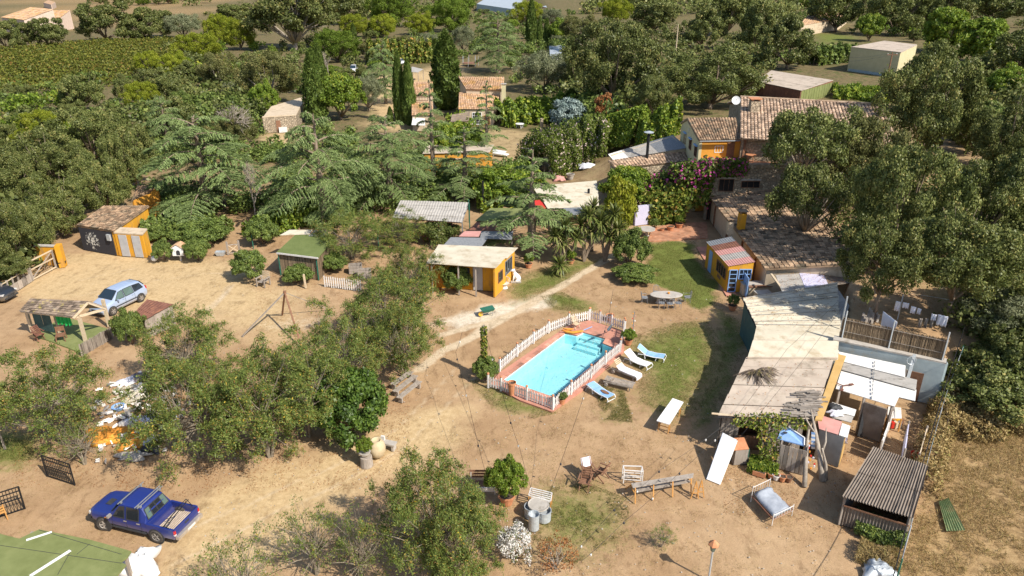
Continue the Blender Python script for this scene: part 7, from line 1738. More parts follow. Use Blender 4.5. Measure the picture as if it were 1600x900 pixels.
MB().wall(a, b, .25, .52, .05).build('front_board', M['white_worn'], t)
for k in range(3): MB().bar(a + Vector((0, .12 + .15 * k, .55)), b + Vector((0, .12 + .15 * k, .55)), .13, .04).build('seat_plank', M['wood_brown'], t)
for k in range(3): MB().bar(a + Vector((0, .62 + .05 * k, .72 + .14 * k)), b + Vector((0, .62 + .05 * k, .72 + .14 * k)), .03, .12).build('back_plank', M['wood_brown'], t)
for u in (.06, .94): MB().bar(lerp(a, b, u) + Vector((0, .1, 0)), lerp(a, b, u) + Vector((0, .62, 1.0)), .07).build('leg', M['wood_grey'], t); MB().bar(lerp(a, b, u) + Vector((0, .1, 0)), lerp(a, b, u) + Vector((0, .1, .52)), .07).build('leg', M['white_worn'], t)
b = PG(590, 713); t = thing('stone_urn', 'great round sandstone urn at the foot of the glossy bush', 'urn', b)
MB().lathe([(.22, 0), (.36, .12), (.47, .4), (.49, .62), (.44, .86), (.34, 1.0), (.27, 1.05), (.30, 1.12), (.24, 1.12), (.22, 1.02), (.02, 1.0)], b, 22).build('jar', pm('sandstone', (.42, .33, .20), (.54, .45, .30), 3, bump=.2, c3=(.32, .26, .17), s3=1.5), t, smooth=True)
b = PG(573, 726); t = thing('tree_stump', 'cut log stump beside the sandstone urn', 'stump', b); MB().lathe([(.36, -.05), (.34, .3), (.33, .56), (.30, .58), (.02, .58)], b, 14).build('log', M['wood_grey'], t)
b2 = b + Vector((-.05, .02, .58)); t = thing('flower_pot', 'pale bowl of yellow green leaves standing on the log stump', 'plant pot', b2); MB().lathe([(.16, 0), (.30, .16), (.33, .28), (.28, .28), (.02, .22)], b2, 14).build('bowl', M['concrete'], t)
tm, cm, r0, h0 = PROTO['fresh'][0]; o = link_mesh('foliage', cm, t); o.scale = (.48 / r0, .48 / r0, 1.0 / h0); o.location = (0, 0, .2)
b = PG(607, 701); t = thing('stone_bench', 'pale stone bench beside the sandstone urn', 'bench', b, -.3); o = MB().box((0, 0, .40), (.95, .42, .10)).build('seat', M['concrete'], None); o.parent = t
for s in (-1, 1): o = MB().box((s * .34, 0, .175), (.14, .36, .35)).build('support', M['concrete'], None); o.parent = t
o = MB().box((-.36, .12, .58), (.22, .12, .26)).build('back_stub', M['white_worn'], None); o.parent = t
for k, (a, b, lab) in enumerate((((611, 609), (641, 588), 'upper grey plank bench of the three by the path'), ((615, 620), (648, 594), 'middle grey plank bench of the three by the path'), ((621, 630), (654, 603), 'lowest grey plank bench of the three by the path'))):
 a, b = PG(*a), PG(*b); t = thing('plank_bench', lab, 'bench', a, 0, 'grey plank benches')
 for s in (0, .2): MB().bar(a + Vector((s, -s * .4, .40)), b + Vector((s, -s * .4, .40)), .17, .04).build('plank', M['wood_grey'], t)
 for u in (.08, .92): c = lerp(a, b, u) + Vector((.1, -.04, 0)); MB().box((c.x, c.y, .19), (.12, .3, .38), math.atan2(b.y - a.y, b.x - a.x)).build('leg', M['wood_grey'], t)
b = PG(452, 508); h = top_z(b, 457); A_ = b + Vector((0, 0, h)); t = thing('swing_frame', 'tall timber tripod frame with ropes on the sandy yard', 'frame', b)
for q, w in (((378, 526), .09), ((472, 545), .11), ((441, 492), .11), ((516, 484), .05)): MB().bar(A_, PG(*q), w).build('pole', M['wood_grey' if w < .1 else 'wood_brown'], t)
MB().tube([A_ - Vector((0, 0, .1)), A_ + Vector((0, 0, .12))], .12, 8).build('head', M['wood_brown'], t)
b = PG(763, 492); t = thing('wheelbarrow', 'green wheelbarrow standing on pale gravel by the path', 'wheelbarrow', (0, 0, 0))
MB().hexa([(-.3, -.22, .32), (.35, -.18, .32), (.35, .18, .32), (-.3, .22, .32)], [(-.45, -.36, .62), (.62, -.32, .56), (.62, .32, .56), (-.45, .36, .62)]).build('tray', M['green_metal'], t)
MB().lathe([(.02, -.04), (.19, -.04), (.19, .04), (.02, .04)], (.62, 0, .19), 14, Matrix.Rotation(R(90), 3, 'X')).build('wheel', M['yellow_plastic'], t)
for s in (-1, 1): MB().tube([(.62, s * .07, .19), (-.2, s * .24, .36), (-1.05, s * .28, .62)], .02, 5).build('handle', M['wood_pale'], t); MB().bar((-.3, s * .22, 0), (-.25, s * .22, .35), .03).build('leg', M['grey_metal'], t)
put(t, b, 3.5)
b = PG(1040, 473); t = thing('stone_table', 'oval mosaic stone table on the edge of the lawn', 'table', b); Mx = Matrix.Diagonal((1.9, 1, 1)).to_3x3()
MB().lathe([(.02, .76), (.66, .76), (.70, .73), (.68, .68), (.02, .68)], b, 24, Mx).build('table_top', M['concrete'], t)
for s in (-.6, .6): MB().lathe([(.24, 0), (.16, .1), (.13, .4), (.2, .68)], b + Vector((s, 0, 0)), 12).build('pedestal', M['concrete'], t)
MB().lathe([(.05, .76), (.10, .80), (.09, .90), (.02, .90)], b + Vector((.2, .1, 0)), 10).build('bowl', M['orange_cloth'], t)
for lab, dx, dy, rz in (('metal garden chair at the left end of the stone table', -1.75, 0, 0), ('metal garden chair at the right end of the stone table', 1.75, .1, 3.14), ('left metal garden chair in front of the stone table', -.55, -1.05, 1.4), ('middle metal garden chair in front of the stone table', .1, -1.15, 1.7), ('right metal garden chair in front of the stone table', .75, -1.05, 1.6), ('metal garden chair behind the stone table', -.6, 1.05, -1.6)):
 c = thing('metal_chair', lab, 'chair', (0, 0, 0), 0, 'metal chairs around the stone table'); fr = MB()
 for sx in (-1, 1):
  for sy in (-1, 1): MB().tube([(sx * .2, sy * .2, 0), (sx * .19, sy * .19, .44)], .016, 5).build('leg', M['grey_metal'], c)
 MB().lathe([(.02, .46), (.24, .46), (.25, .44), (.02, .43)], n=12).build('seat', M['grey_metal'], c)
 for sy in (-1, -.4, .4, 1): fr.tube([(-.22, sy * .2, .44), (-.27, sy * .2, .92 - abs(sy) * .08)], .014, 4)
 fr.tube([(-.26, -.2, .84), (-.275, 0, .93), (-.26, .2, .84)], .018, 5); fr.tube([(-.22, .22, .66), (.15, .24, .64), (.19, .2, .44)], .014, 4); fr.tube([(-.22, -.22, .66), (.15, -.24, .64), (.19, -.2, .44)], .014, 4)
 fr.build('backrest', M['grey_metal'], c); put(c, b + Vector((dx, dy, 0)), rz, 1.08)
def iron_gate(label, a, b, h, lean):
 a, b = PG(*a), PG(*b); t = thing('iron_gate', label, 'gate', a); L = (b - a).length; up = Vector((lean[0], lean[1], h)); n = int(L / .13)
 for p, q in ((a, b), (a + up, b + up), (a + up * .5, b + up * .5), (a + up * .82, b + up * .82)): MB().bar(p + Vector((0, 0, .04)), q + Vector((0, 0, .04)), .045, .05).build('rail', M['black_metal'], t)
 for p in (a, b): MB().bar(p, p + up * 1.04, .06).build('stile', M['black_metal'], t)
 for k in range(1, n): MB().bar(lerp(a, b, k / n) + Vector((0, 0, .04)), lerp(a, b, k / n) + up, .022).build('bar', M['black_metal'], t)
 sc_ = MB()
 for k in range(n):
  c = lerp(a, b, (k + .5) / n) + up * .66; d = (b - a).normalized()
  sc_.tube([c + (d * math.cos(x) + Vector((0, 0, math.sin(x)))) * .055 for x in (0, 1.05, 2.1, 3.14, 4.2, 5.2, 6.28)], .01, 3)
 sc_.build('scrollwork', M['black_metal'], t); return t
iron_gate('black iron gate leaf with scrollwork beside the thin leaning tree', (74, 744), (117, 758), 1.25, (-.05, .1)); iron_gate('black iron gate leaf with open grid at the left edge', (-12, 812), (39, 795), 1.25, (-.06, .12))
t = thing('orange_chair', 'orange chair at the left edge beside the iron gate', 'chair', (0, 0, 0))
for sx in (-1, 1):
 for sy in (-1, 1): MB().bar((sx * .22, sy * .2, 0), (sx * .2, sy * .2, .44 if sx > 0 else .85), .045).build('leg', M['wood_orange'], t)
MB().box((0, 0, .45), (.46, .44, .04)).build('seat', M['wood_orange'], t)
for z in (.6, .74): MB().bar((-.2, -.2, z), (-.2, .2, z), .03, .07).build('back_rail', M['wood_orange'], t)
put(t, PG(2, 812), 2.4, 1.1)
def crumple(name, label, cat, px, py, w, d, h, mat, seed, z=None, rz=0.):
 rg = np.random.default_rng(seed); n = 13; b = PG(px, py) if z is None else P(px, py, z); t = thing(name, label, cat, b)
 u = np.linspace(-1, 1, n); U, V = np.meshgrid(u, u); rr = np.clip(1.05 - (np.abs(U) ** 2.4 + np.abs(V) ** 2.4), 0, 1)
 wob_ = 1 + .25 * np.sin(np.arctan2(V, U) * 3 + seed) + .12 * np.sin(np.arctan2(V, U) * 7 + seed * 2)
 X_, Y_ = U * w / 2 * wob_, V * d / 2 * wob_
 Z_ = h * rr ** .6 * (.55 + .45 * rg.random((n, n))) + .02
 c, s = math.cos(rz), math.sin(rz)
 v = np.stack([c * X_ - s * Y_, s * X_ + c * Y_, Z_], -1).reshape(-1, 3); ii = np.arange(n * n).reshape(n, n); f = np.stack([ii[:-1, :-1], ii[:-1, 1:], ii[1:, 1:], ii[1:, :-1]], -1).reshape(-1, 4)
 me_ = mesh_np('cloth', v, f, mat=M[mat]); o = link_mesh('cloth', me_, t); m_ = o.modifiers.new('thick', 'SOLIDIFY'); m_.thickness = .015; return t
crumple('white_sheet', 'crumpled white sheet beside the green turf roof', 'sheet', 220, 885, 1.5, 1.7, .75, 'white', 5, rz=.5)
heap = [('white_plank', 'white plank lying in the rubbish heap', 'plank'), ]
crumple('white_sheet', 'white plastic sheet spread on the middle of the rubbish heap', 'sheet', 230, 660, 2.6, 1.2, .4, 'white_cloth', 11); crumple('white_sheet', 'narrow white sheet at the top of the rubbish heap', 'sheet', 197, 598, 1.5, .8, .3, 'white_cloth', 12, rz=.7)
crumple('orange_tarpaulin', 'large orange tarpaulin on the lower left of the rubbish heap', 'tarpaulin', 172, 682, 2.8, 1.6, .5, 'orange_cloth', 13); crumple('orange_tarpaulin', 'small orange tarpaulin on the front of the rubbish heap', 'tarpaulin', 212, 692, 1.6, 1.2, .55, 'orange_cloth', 14); crumple('orange_tarpaulin', 'faded orange cloth at the right of the rubbish heap', 'cloth', 238, 672, 1.1, .8, .35, 'terracotta', 15)
crumple('black_bag', 'black rubbish bag at the lower end of the heap', 'bag', 238, 702, .9, .8, .55, 'plastic_dark', 16); crumple('white_bag', 'white rubbish bag beside the black one', 'bag', 234, 694, .6, .6, .5, 'white_cloth', 17); crumple('white_sheet', 'pale cloth bundle at the foot of the rubbish heap', 'cloth', 207, 714, 1.7, .7, .3, 'concrete', 18)
crumple('blue_cloth', 'dark blue cloth at the top of the rubbish heap', 'cloth', 218, 592, 1.1, .7, .4, 'car_blue', 19); crumple('white_sheet', 'white sheet seen through the tree right of the heap', 'sheet', 258, 668, 1.2, .9, .4, 'white_cloth', 20)
b = PG(222, 610); t = thing('white_ring', 'round white plastic ring on the rubbish heap', 'ring', b); MB().lathe([(.30, .0), (.46, .05), (.48, .22), (.40, .3), (.30, .26), (.28, .1)], b, 18).build('ring', M['white_worn'], t)
b = PG(186, 640); t = thing('blue_basin', 'pale blue basin lying on the rubbish heap', 'basin', b); MB().lathe([(.22, 0), (.36, .24), (.40, .26), (.34, .25), (.2, .04), (.02, .04)], b, 16).build('basin', M['blue_paint'], t)
for i, (px, py, a, L) in enumerate(((190, 622, .9, 1.6), (203, 632, .6, 1.9), (196, 612, .3, 1.4), (206, 626, 1.2, 1.3))):
 b = PG(px, py) + Vector((0, 0, .18 + .05 * i)); d = Vector((math.cos(a), math.sin(a), .1)) * L / 2
 t = thing('white_plank', ('short white board at the left of the rubbish heap', 'long cream board across the rubbish heap', 'upper white board on the rubbish heap', 'steep cream board on the rubbish heap')[i], 'board', b); MB().bar(b - d, b + d, .3, .04).build('board', M['cream'], t)
sc_ = MB()
for i in range(260):
 px, py = r_.gauss(215, 32), r_.gauss(650, 34)
 if not (140 < px < 420 and 570 < py < 725): continue
 p = PG(px, py) + Vector((0, 0, r_.uniform(.02, .22))); sc_.tint = r_.random() - .5; sc_.box(p, (r_.uniform(.08, .5), r_.uniform(.05, .3), r_.uniform(.03, .18)), M=Matrix.Rotation(r_.random() * 6, 3, 'Z') @ Matrix.Rotation(r_.uniform(-.6, .6), 3, 'X'))
o = sc_.build('rubbish_scraps', pm('scraps', (.62, .56, .48), (.74, .72, .70), 2, tint=.9, c3=(.26, .26, .30), s3=.9, k3=.60), None, 'stuff')
# --- timber gate and ochre pillar on the left
A, B = PG(50, 439), PG(88, 418.5); t = thing('timber_gate', 'tall wide timber framed gate beside the ochre pillar', 'gate', A); H = 1.75
for p in (A, B, lerp(A, B, .04)): MB().bar(p, p + Vector((0, 0, H)), .12).build('stile', M['wood_grey'], t)
for k in (.05, .55, .97): MB().bar(A + Vector((0, 0, H * k)), B + Vector((0, 0, H * k)), .08, .10).build('rail', M['wood_pale'], t)
MB().bar(A + Vector((0, 0, .1)), B + Vector((0, 0, H * .95)), .07).build('brace', M['wood_grey'], t)
for k in range(5): MB().tube([lerp(A, B, .55 + .08 * k) + Vector((0, -.05, .1)), lerp(A, B, .6 + .07 * k) + Vector((0, -.05, H * .5)), lerp(A, B, .8 + .03 * k) + Vector((0, -.05, H * .95))], .02, 4).build('dry_twig', M['bark'], t)
b = PG(89, 419) + Vector((.35, .45, 0)); t = thing('gate_pillar', 'ochre masonry wall pillar at the timber gate', 'wall', b)
MB().box((b.x, b.y, 1.05), (.45, .7, 2.1), .2).build('pillar', M['yellow'], t); a2 = b + Vector((-1.3, .15, 0)); MB().wall((b.x - .24, b.y + .2), (b.x - 2.2, b.y + .35), 0, 1.85, .3).build('wall', M['yellow'], t); MB().wall((b.x - .2, b.y + .2), (b.x - 2.3, b.y + .36), 1.855, 1.95, .42).build('coping', M['concrete'], t)
A2, B2 = PG(8, 466), PG(49, 440); t = thing('timber_fence', 'low timber and sheet fence left of the gate', 'fence', A2)
for k in range(6): p = lerp(A2, B2, k / 5); MB().bar(p, p + Vector((0, 0, 1.3)), .1).build('post', M['wood_grey'], t)
for z in (.5, 1.2): MB().bar(A2 + Vector((0, 0, z)), B2 + Vector((0, 0, z)), .08, .06).build('rail', M['wood_pale'], t)
boards(t, A2, B2, .02, .75, 'wood_grey', .5, .03, .06, 'panel', .03)
b = PG(97, 416); t = thing('fire_pot', 'black iron fire pot beside the ochre pillar', 'pot', b); MB().lathe([(.22, 0), (.36, .12), (.40, .45), (.44, .48), (.40, .5), (.34, .42), (.02, .3)], b, 16).build('pot', M['black_metal'], t); MB().tube([b + Vector((-.2, 0, .45)), b + Vector((-.1, .05, .8)), b + Vector((.15, .05, .8)), b + Vector((.2, 0, .45))], .03, 5).build('hoop', M['wood_brown'], t)
b = PG(283, 406); t = thing('pet_house', 'small white house with tiled roof on a post among bushes', 'pet house', b); mb = MB(); z0 = .55
MB().tube([b - Vector((0, 0, .1)), b + Vector((0, 0, z0))], .09, 8).build('post', M['white_worn'], t)
MB().add([(b.x - .5, b.y - .4, z0), (b.x + .5, b.y - .4, z0), (b.x + .5, b.y + .5, z0), (b.x - .5, b.y + .5, z0), (b.x - .5, b.y - .4, z0 + .75), (b.x + .5, b.y - .4, z0 + .75), (b.x + .5, b.y + .5, z0 + .75), (b.x - .5, b.y + .5, z0 + .75), (b.x, b.y - .4, z0 + 1.05), (b.x, b.y + .5, z0 + 1.05)],
 [(3, 2, 1, 0), (0, 1, 5, 8, 4), (1, 2, 6, 5), (2, 3, 7, 9, 6), (3, 0, 4, 7), (4, 8, 9, 7), (5, 6, 9, 8)]).build('walls', M['white'], t)
mb = MB()
for s in (-1, 1): mb.tiles([Vector((b.x + s * .62, b.y - .5 * s, z0 + .70)), Vector((b.x + s * .62, b.y + .5 * s + .1, z0 + .70)), Vector((b.x, b.y + .5 * s + .1, z0 + 1.10)), Vector((b.x, b.y - .5 * s, z0 + 1.10))], 6, 4, brng, .05)
mb.build('roof', M['tile_orange'], t)
dr = MB(); pts_ = [(-.17, 0), (.17, 0), (.17, .3)] + [(.17 * math.cos(a), .3 + .17 * math.sin(a)) for a in (.5, 1.05, 1.57, 2.1, 2.6)] + [(-.17, .3)]
n_ = len(pts_); dr.add([(b.x + .05 + x, b.y - .43, z0 + .08 + z) for x, z in pts_] + [(b.x + .05 + x, b.y - .39, z0 + .08 + z) for x, z in pts_], [tuple(range(n_)), tuple(range(n_, 2 * n_))[::-1]] + [(i, i + n_, (i + 1) % n_ + n_, (i + 1) % n_) for i in range(n_)]); dr.build('door', M['grave'], t)
b = PG(242, 408); t = thing('round_white_vase', 'round white vase in front of the bushes', 'vase', b); MB().lathe([(.12, 0), (.26, .12), (.30, .28), (.22, .46), (.12, .5), (.02, .46)], b, 14).build('vase', M['white'], t)
t = thing('wooden_armchair', 'weathered wooden armchair alone on the sandy yard', 'chair', (0, 0, 0))
for sx in (-1, 1):
 for sy in (-1, 1): MB().box((sx * .32, sy * .34, .3), (.08, .08, .6)).build('leg', M['wood_grey'], t)
 MB().box((0, sx * .36, .62), (.76, .12, .04)).build('armrest', M['wood_grey'], t)
for k in range(5): MB().box((.26 - k * .14, 0, .36), (.12, .6, .03)).build('seat_slat', M['wood_grey'], t)
for k in range(4): MB().box((-.36 - .03 * k, 0, .48 + k * .15), (.03, .62, .12)).build('back_slat', M['wood_pale'], t)
put(t, PG(412, 446), .5 - 2.4, 1.15)
for lab, px, py, rz in (('left grey wooden crate trough in the middle yard', 556, 425, .15), ('right grey wooden crate trough in the middle yard', 570, 433, .15)):
 t = thing('crate_trough', lab, 'crate', (0, 0, 0), 0, 'grey crates')
 for a, b_ in (((-.55, -.4), (.55, -.4)), ((.55, -.4), (.55, .4)), ((.55, .4), (-.55, .4)), ((-.55, .4), (-.55, -.4))):
  for z in (.0, .24, .48): MB().wall(a, b_, z + .01, z + .23, .05).build('board', M['wood_grey'], t)
 MB().box((0, 0, .08), (1.04, .74, .08)).build('floor', M['wood_grey'], t); put(t, PG(px, py), rz)
A, B = PG(508, 448), PG(564, 455); t = thing('grey_picket_fence', 'short grey picket fence in front of the crates', 'fence', A); n = 17
for k in range(n): p = lerp(A, B, k / (n - 1)); MB().box((p.x, p.y, .5), (.09, .03, 1.0 + r_.uniform(-.1, .05))).build('picket', M['white_worn'], t)
for z in (.3, .75): MB().bar(A + Vector((0, .03, z)), B + Vector((0, .03, z)), .03, .07).build('rail', M['wood_grey'], t)
b = PG(478, 450); t = thing('leaning_post', 'wooden post standing left of the grey picket fence', 'post', b); MB().bar(b, b + Vector((-.05, 0, 1.25)), .14).build('post', M['wood_pale'], t)
A, B = PG(483, 436), PG(503, 423); t = thing('lattice_screen', 'leaning lattice screen behind the grey picket fence', 'trellis', A); d = (B - A)
for k in range(9): MB().bar(lerp(A, B, k / 8) + Vector((0, 0, .05)), lerp(A, B, min(1, max(0, k / 8 + .3))) + Vector((0, 0, .9)), .04, .015).build('slat', M['wood_pale'], t); MB().bar(lerp(A, B, k / 8) + Vector((0, .02, .05)), lerp(A, B, min(1, max(0, k / 8 - .3))) + Vector((0, .02, .9)), .04, .015).build('slat', M['wood_pale'], t)
for k in range(2): MB().bar(B + Vector((-.2 + .4 * k, -.2, 0)), B + Vector((-.3 + .1 * k, .1, 1.2)), .1).build('post', M['wood_grey'], t)
A, B = PG(357, 398), PG(375, 396); t = thing('small_wooden_gate', 'small crossed wooden gate at the end of the hedge', 'gate', A)
for p in (A, B): MB().bar(p, p + Vector((0, 0, 1.3)), .14).build('post', M['wood_grey'], t)
for a, b_ in ((.15, .2), (.95, 1.0)): MB().bar(A + Vector((0, 0, a)), B + Vector((0, 0, a)), .07).build('rail', M['wood_grey'], t)
MB().bar(A + Vector((0, 0, .15)), B + Vector((0, 0, 1.0)), .06).build('brace', M['wood_pale'], t); MB().bar(A + Vector((0, 0, 1.0)), B + Vector((0, 0, .15)), .06).build('brace', M['wood_pale'], t)
b = PG(345, 399); t = thing('water_trough', 'small grey trough beside the crossed wooden gate', 'trough', b); MB().lathe([(.3, 0), (.42, .4), (.38, .4), (.28, .06), (.02, .06)], b, 4, Matrix.Diagonal((1.5, .9, 1)).to_3x3() @ Matrix.Rotation(.785, 3, 'Z')).build('trough', M['zinc'], t)
b = PG(806, 439); t = thing('dog_statue', 'white seated dog statue beside the yellow hut', 'statue', b); mb = MB()
mb.tube([b + Vector((.28, 0, .12)), b + Vector((.15, 0, .34)), b + Vector((-.08, 0, .62)), b + Vector((-.16, 0, .85))], [.22, .27, .22, .13], 10); mb.tube([b + Vector((-.14, 0, .84)), b + Vector((-.2, 0, 1.0)), b + Vector((-.34, 0, .98)), b + Vector((-.46, 0, .93))], [.13, .17, .11, .06], 10)
for s in (-1, 1): mb.tube([b + Vector((-.14, s * .12, .58)), b + Vector((-.2, s * .12, .25)), b + Vector((-.26, s * .12, 0))], [.09, .07, .06], 8); mb.tube([b + Vector((.3, s * .2, .18)), b + Vector((.02, s * .22, .08)), b + Vector((-.1, s * .22, .03))], [.13, .08, .06], 8); mb.tube([b + Vector((-.14, s * .1, 1.08)), b + Vector((-.1, s * .17, .95))], [.05, .03], 6)
mb.build('figure', M['white'], t, smooth=True); MB().box((b.x, b.y, -.0), (.9, .7, .1)).build('plinth', M['concrete'], t)
b = PG(788, 450); t = thing('white_basket_chair', 'round white basket chair at the corner of the yellow hut', 'chair', b)
MB().lathe([(.30, 0), (.22, .2), (.38, .42), (.42, .46), (.34, .44), (.02, .36)], b, 16).build('seat', M['white_worn'], t)
mb = MB()
for k in range(9): a = -.2 + k * .43; mb.tube([b + Vector((math.cos(a) * .40, math.sin(a) * .40, .44)), b + Vector((math.cos(a) * .46, math.sin(a) * .46, .85))], .02, 4)
mb.tube([b + Vector((math.cos(-.2 + k * .43) * .46, math.sin(-.2 + k * .43) * .46, .86)) for k in range(9)], .03, 5); mb.build('back', M['white_worn'], t)
# --- front of the long shed: leaning panel, cupboard, playhouse, trunk
t = thing('foam_sheet', 'big white foam panel leaning against the shed front', 'panel', PG(1112, 752)); q = [P(1104, 748.5, 0), P(1124.5, 757, 0), P(1152, 687.5, 1.5), P(1129.5, 676, 1.5)]; n = (q[1] - q[0]).cross(q[3] - q[0]).normalized(); n = -n if n.z < 0 else n
MB().hexa([p - n * .16 for p in q], q).build('panel', M['white'], t); MB().slab([q[0] - n * .165, q[0] - n * .002, q[3] - n * .002, q[3] - n * .165], .01).build('blue_edge', M['blue_paint'], t)
b = PG(1155, 726); t = thing('small_cupboard', 'small wooden cupboard with red brown top by the leaning panel', 'cupboard', b); MB().box((b.x, b.y + .35, .5), (.75, .7, 1.0), .15).build('cabinet', M['wood_grey'], t); MB().slab([(b.x - .42, b.y - .08, 1.02), (b.x + .42, b.y + .04, 1.02), (b.x + .34, b.y + .8, 1.24), (b.x - .46, b.y + .7, 1.24)], .05).build('top', M['terracotta'], t); MB().box((b.x + .42, b.y + .38, .5), (.03, .6, .95), .15).build('green_side', M['green_metal'], t)
a, b = PG(1214, 731), PG(1254, 742); t = thing('playhouse', 'small board playhouse with sky blue sloping roof', 'playhouse', (a + b) / 2); d = (b - a).normalized(); bk_ = Vector((-d.y, d.x, 0)) * 1.2
boards(t, a, b, 0, 1.55, 'wood_grey', .19, .03, 0, 'board', .02); MB().wall(b, b + bk_, 0, 1.6, .05).build('side_wall', M['wood_grey'], t); MB().wall(a, a + bk_, 0, 1.6, .05).build('side_wall', M['wood_grey'], t)
rq = [P(1215, 685, 1.62), P(1256.5, 696, 1.62), P(1257, 685, 1.9), P(1232, 668, 2.1), P(1221, 668, 2.1)]
mb = MB(); mb.add(rq + [p - Vector((0, 0, .06)) for p in rq], [(0, 1, 2, 3, 4), (9, 8, 7, 6, 5)] + [(i, i + 5, (i + 1) % 5 + 5, (i + 1) % 5) for i in range(5)]); mb.build('roof', M['blue_paint'], t)
mb = MB()
for p, q in ((1, 2), (2, 3)): mb.bar(rq[p] + Vector((0, 0, .03)), rq[q] + Vector((0, 0, .03)), .05)
mb.build('roof_edge', M['white'], t)
MB().lathe([(.02, .015), (.13, .015), (.13, 0), (.02, 0)], P(1227, 676, 1.96), 4).build('roof_vent', M['grave'], t)
t = thing('shed_front', 'weathered board front of the long shed under creepers', 'board wall', PG(1180, 722)); a, b = PG(1134, 716), PG(1216, 731)
a, b = Vector((Dq2[0].x + .35, Dq2[0].y + .35, 0)), Vector((Dq2[1].x - .3, Dq2[1].y + .35, 0))
boards(t, lerp(a, b, .0), lerp(a, b, .22), 0, 2.15, 'wood_grey', .2); boards(t, lerp(a, b, .55), lerp(a, b, .98), 0, 2.2, 'wood_grey', .2); MB().wall(lerp(a, b, .22), lerp(a, b, .55), .0, .85, .05).build('low_panel', M['wood_brown'], t); MB().wall(lerp(a, b, .22), lerp(a, b, .55), 1.85, 2.2, .05).build('head_board', M['wood_grey'], t)
MB().wall(lerp(a, b, .2) + Vector((0, 1.6, 0)), lerp(a, b, .6) + Vector((0, 1.6, 0)), 0, 2.1, .05).build('back_panel', M['wood_brown'], t)
t = thing('dead_tree_trunk', 'bleached dead trunk leaning over the shed corner', 'tree trunk', PG(1286, 750)); b = PG(1286, 750); mb = MB()
mb.tube([b - Vector((0, 0, .1)), P(1281, 715, .9), P(1275, 680, 1.8), P(1267, 640, 2.9)], [.20, .15, .11, .04], 8); mb.tube([P(1281, 715, .9), P(1290, 690, 1.7), P(1291, 668, 2.3)], [.09, .06, .02], 6); mb.tube([P(1275, 680, 1.8), P(1262, 660, 2.5), P(1256, 645, 2.9)], [.07, .05, .015], 6); mb.tube([b + Vector((.2, .1, -.1)), P(1290, 725, .8), P(1285, 700, 1.5)], [.12, .09, .05], 7)
mb.build('trunk', M['bark_pale'], t, smooth=True)
t = thing('driftwood_post', 'pale knotty post with hanging trinkets right of the playhouse', 'post', PG(1257, 761)); b = PG(1257, 761); MB().tube([b, P(1259, 720, 1.0), P(1261, 690, 1.7), P(1264, 671, 2.2)], [.14, .11, .09, .05], 7).build('post', M['bark_pale'], t, smooth=True)
for k in range(14): p = P(1262 + r_.uniform(-3, 12), 690 + k * 3.2, 1.7 - k * .09); MB().box(p, (.09, .06, .10), r_.random() * 3).build('trinket', M[('white_cloth', 'orange_cloth', 'lavender', 'red')[k % 4]], t)
t = thing('striped_banner', 'white and turquoise striped cloth hanging by the dead trunk', 'cloth', P(1270, 690, 1.6))
for k in range(8): q = [P(1267.5, 675 + k * 3.2, 2.1 - k * .13), P(1273.5, 676 + k * 3.2, 2.1 - k * .13), P(1273.5, 679.2 + k * 3.2, 1.97 - k * .13), P(1267.5, 678.2 + k * 3.2, 1.97 - k * .13)]; MB().hexa(q, [p - Vector((0, .02, 0)) for p in q]).build('stripe', M['white' if k % 2 else 'blue_paint'], t)
t = thing('pink_roof_shed', 'little grey shed with pink and white sheet roof', 'shed', PG(1300, 722)); q = D_([(1280, 670), (1311, 679.5), (1316, 661), (1275.5, 648.5)], 2.0)
sheets(t, q, 2, 'pink_sheet', along=True, t=.03); q2 = D_([(1311, 679.5), (1324, 684), (1329, 665.5), (1316, 661)], 2.0); MB().slab(q2, .04).build('roof_sheet', M['white_sheet'], t)
f0, f1 = Vector((q[0].x + .08, q[0].y + .1, 0)), Vector((q2[1].x - .1, q2[1].y + .1, 0)); MB().wall(f0, f1, 0, 1.93, .06).build('front_wall', M['fibro'], t); MB().wall(f1, Vector((q2[2].x - .1, q2[2].y, 0)), 0, 1.93, .06).build('side_wall', M['ochre'], t)
MB().wall(Vector((q[3].x + .1, q[3].y, 0)), Vector((q2[2].x - .1, q2[2].y, 0)), 0, 1.9, .06).build('back_wall', M['fibro'], t)
q3 = D_([(1300, 652), (1330, 660), (1338, 640), (1300, 628)], 1.9); MB().slab(q3, .04).build('roof_sheet', M['fibro'], t); q4 = D_([(1300, 641), (1335, 650), (1338, 640), (1304, 630)], 1.96); MB().slab(q4, .03).build('roof_sheet', M['white_sheet'], t)
crumple('blue_cloth', 'bright blue cloths hung on the corner of the pink roofed shed', 'cloth', 1316, 690, .55, .4, .5, 'car_blue', 31, z=1.3); crumple('white_bundle', 'bundle of white rags on the grey shed roof', 'bundle', 1306, 647, .9, .5, .25, 'white_cloth', 32, z=1.95); crumple('black_net', 'heap of black netting on the grey shed roof', 'netting', 1302, 638, .8, .6, .3, 'plastic_dark', 33, z=1.96)
for i, (a, b, lab, m_) in enumerate((((1388, 672), (1370, 722), 'left white partition sheet of the goat pens', 'white_sheet'), ((1412, 692), (1406, 735), 'middle white partition sheet of the goat pens', 'lavender'), ((1440, 700), (1428, 742), 'right pale partition sheet of the goat pens', 'wood_pale'))):
 a, b = PG(*a), PG(*b); t = thing('partition', lab, 'partition', a, 0, 'partitions of the pens'); boards(t, a, b, 0, 1.35, m_, .6, .05, 0, 'panel', .05); MB().bar(a, a + Vector((0, 0, 1.5)), .08).build('post', M['wood_grey'], t); MB().bar(b, b + Vector((0, 0, 1.45)), .08).build('post', M['wood_grey'], t)
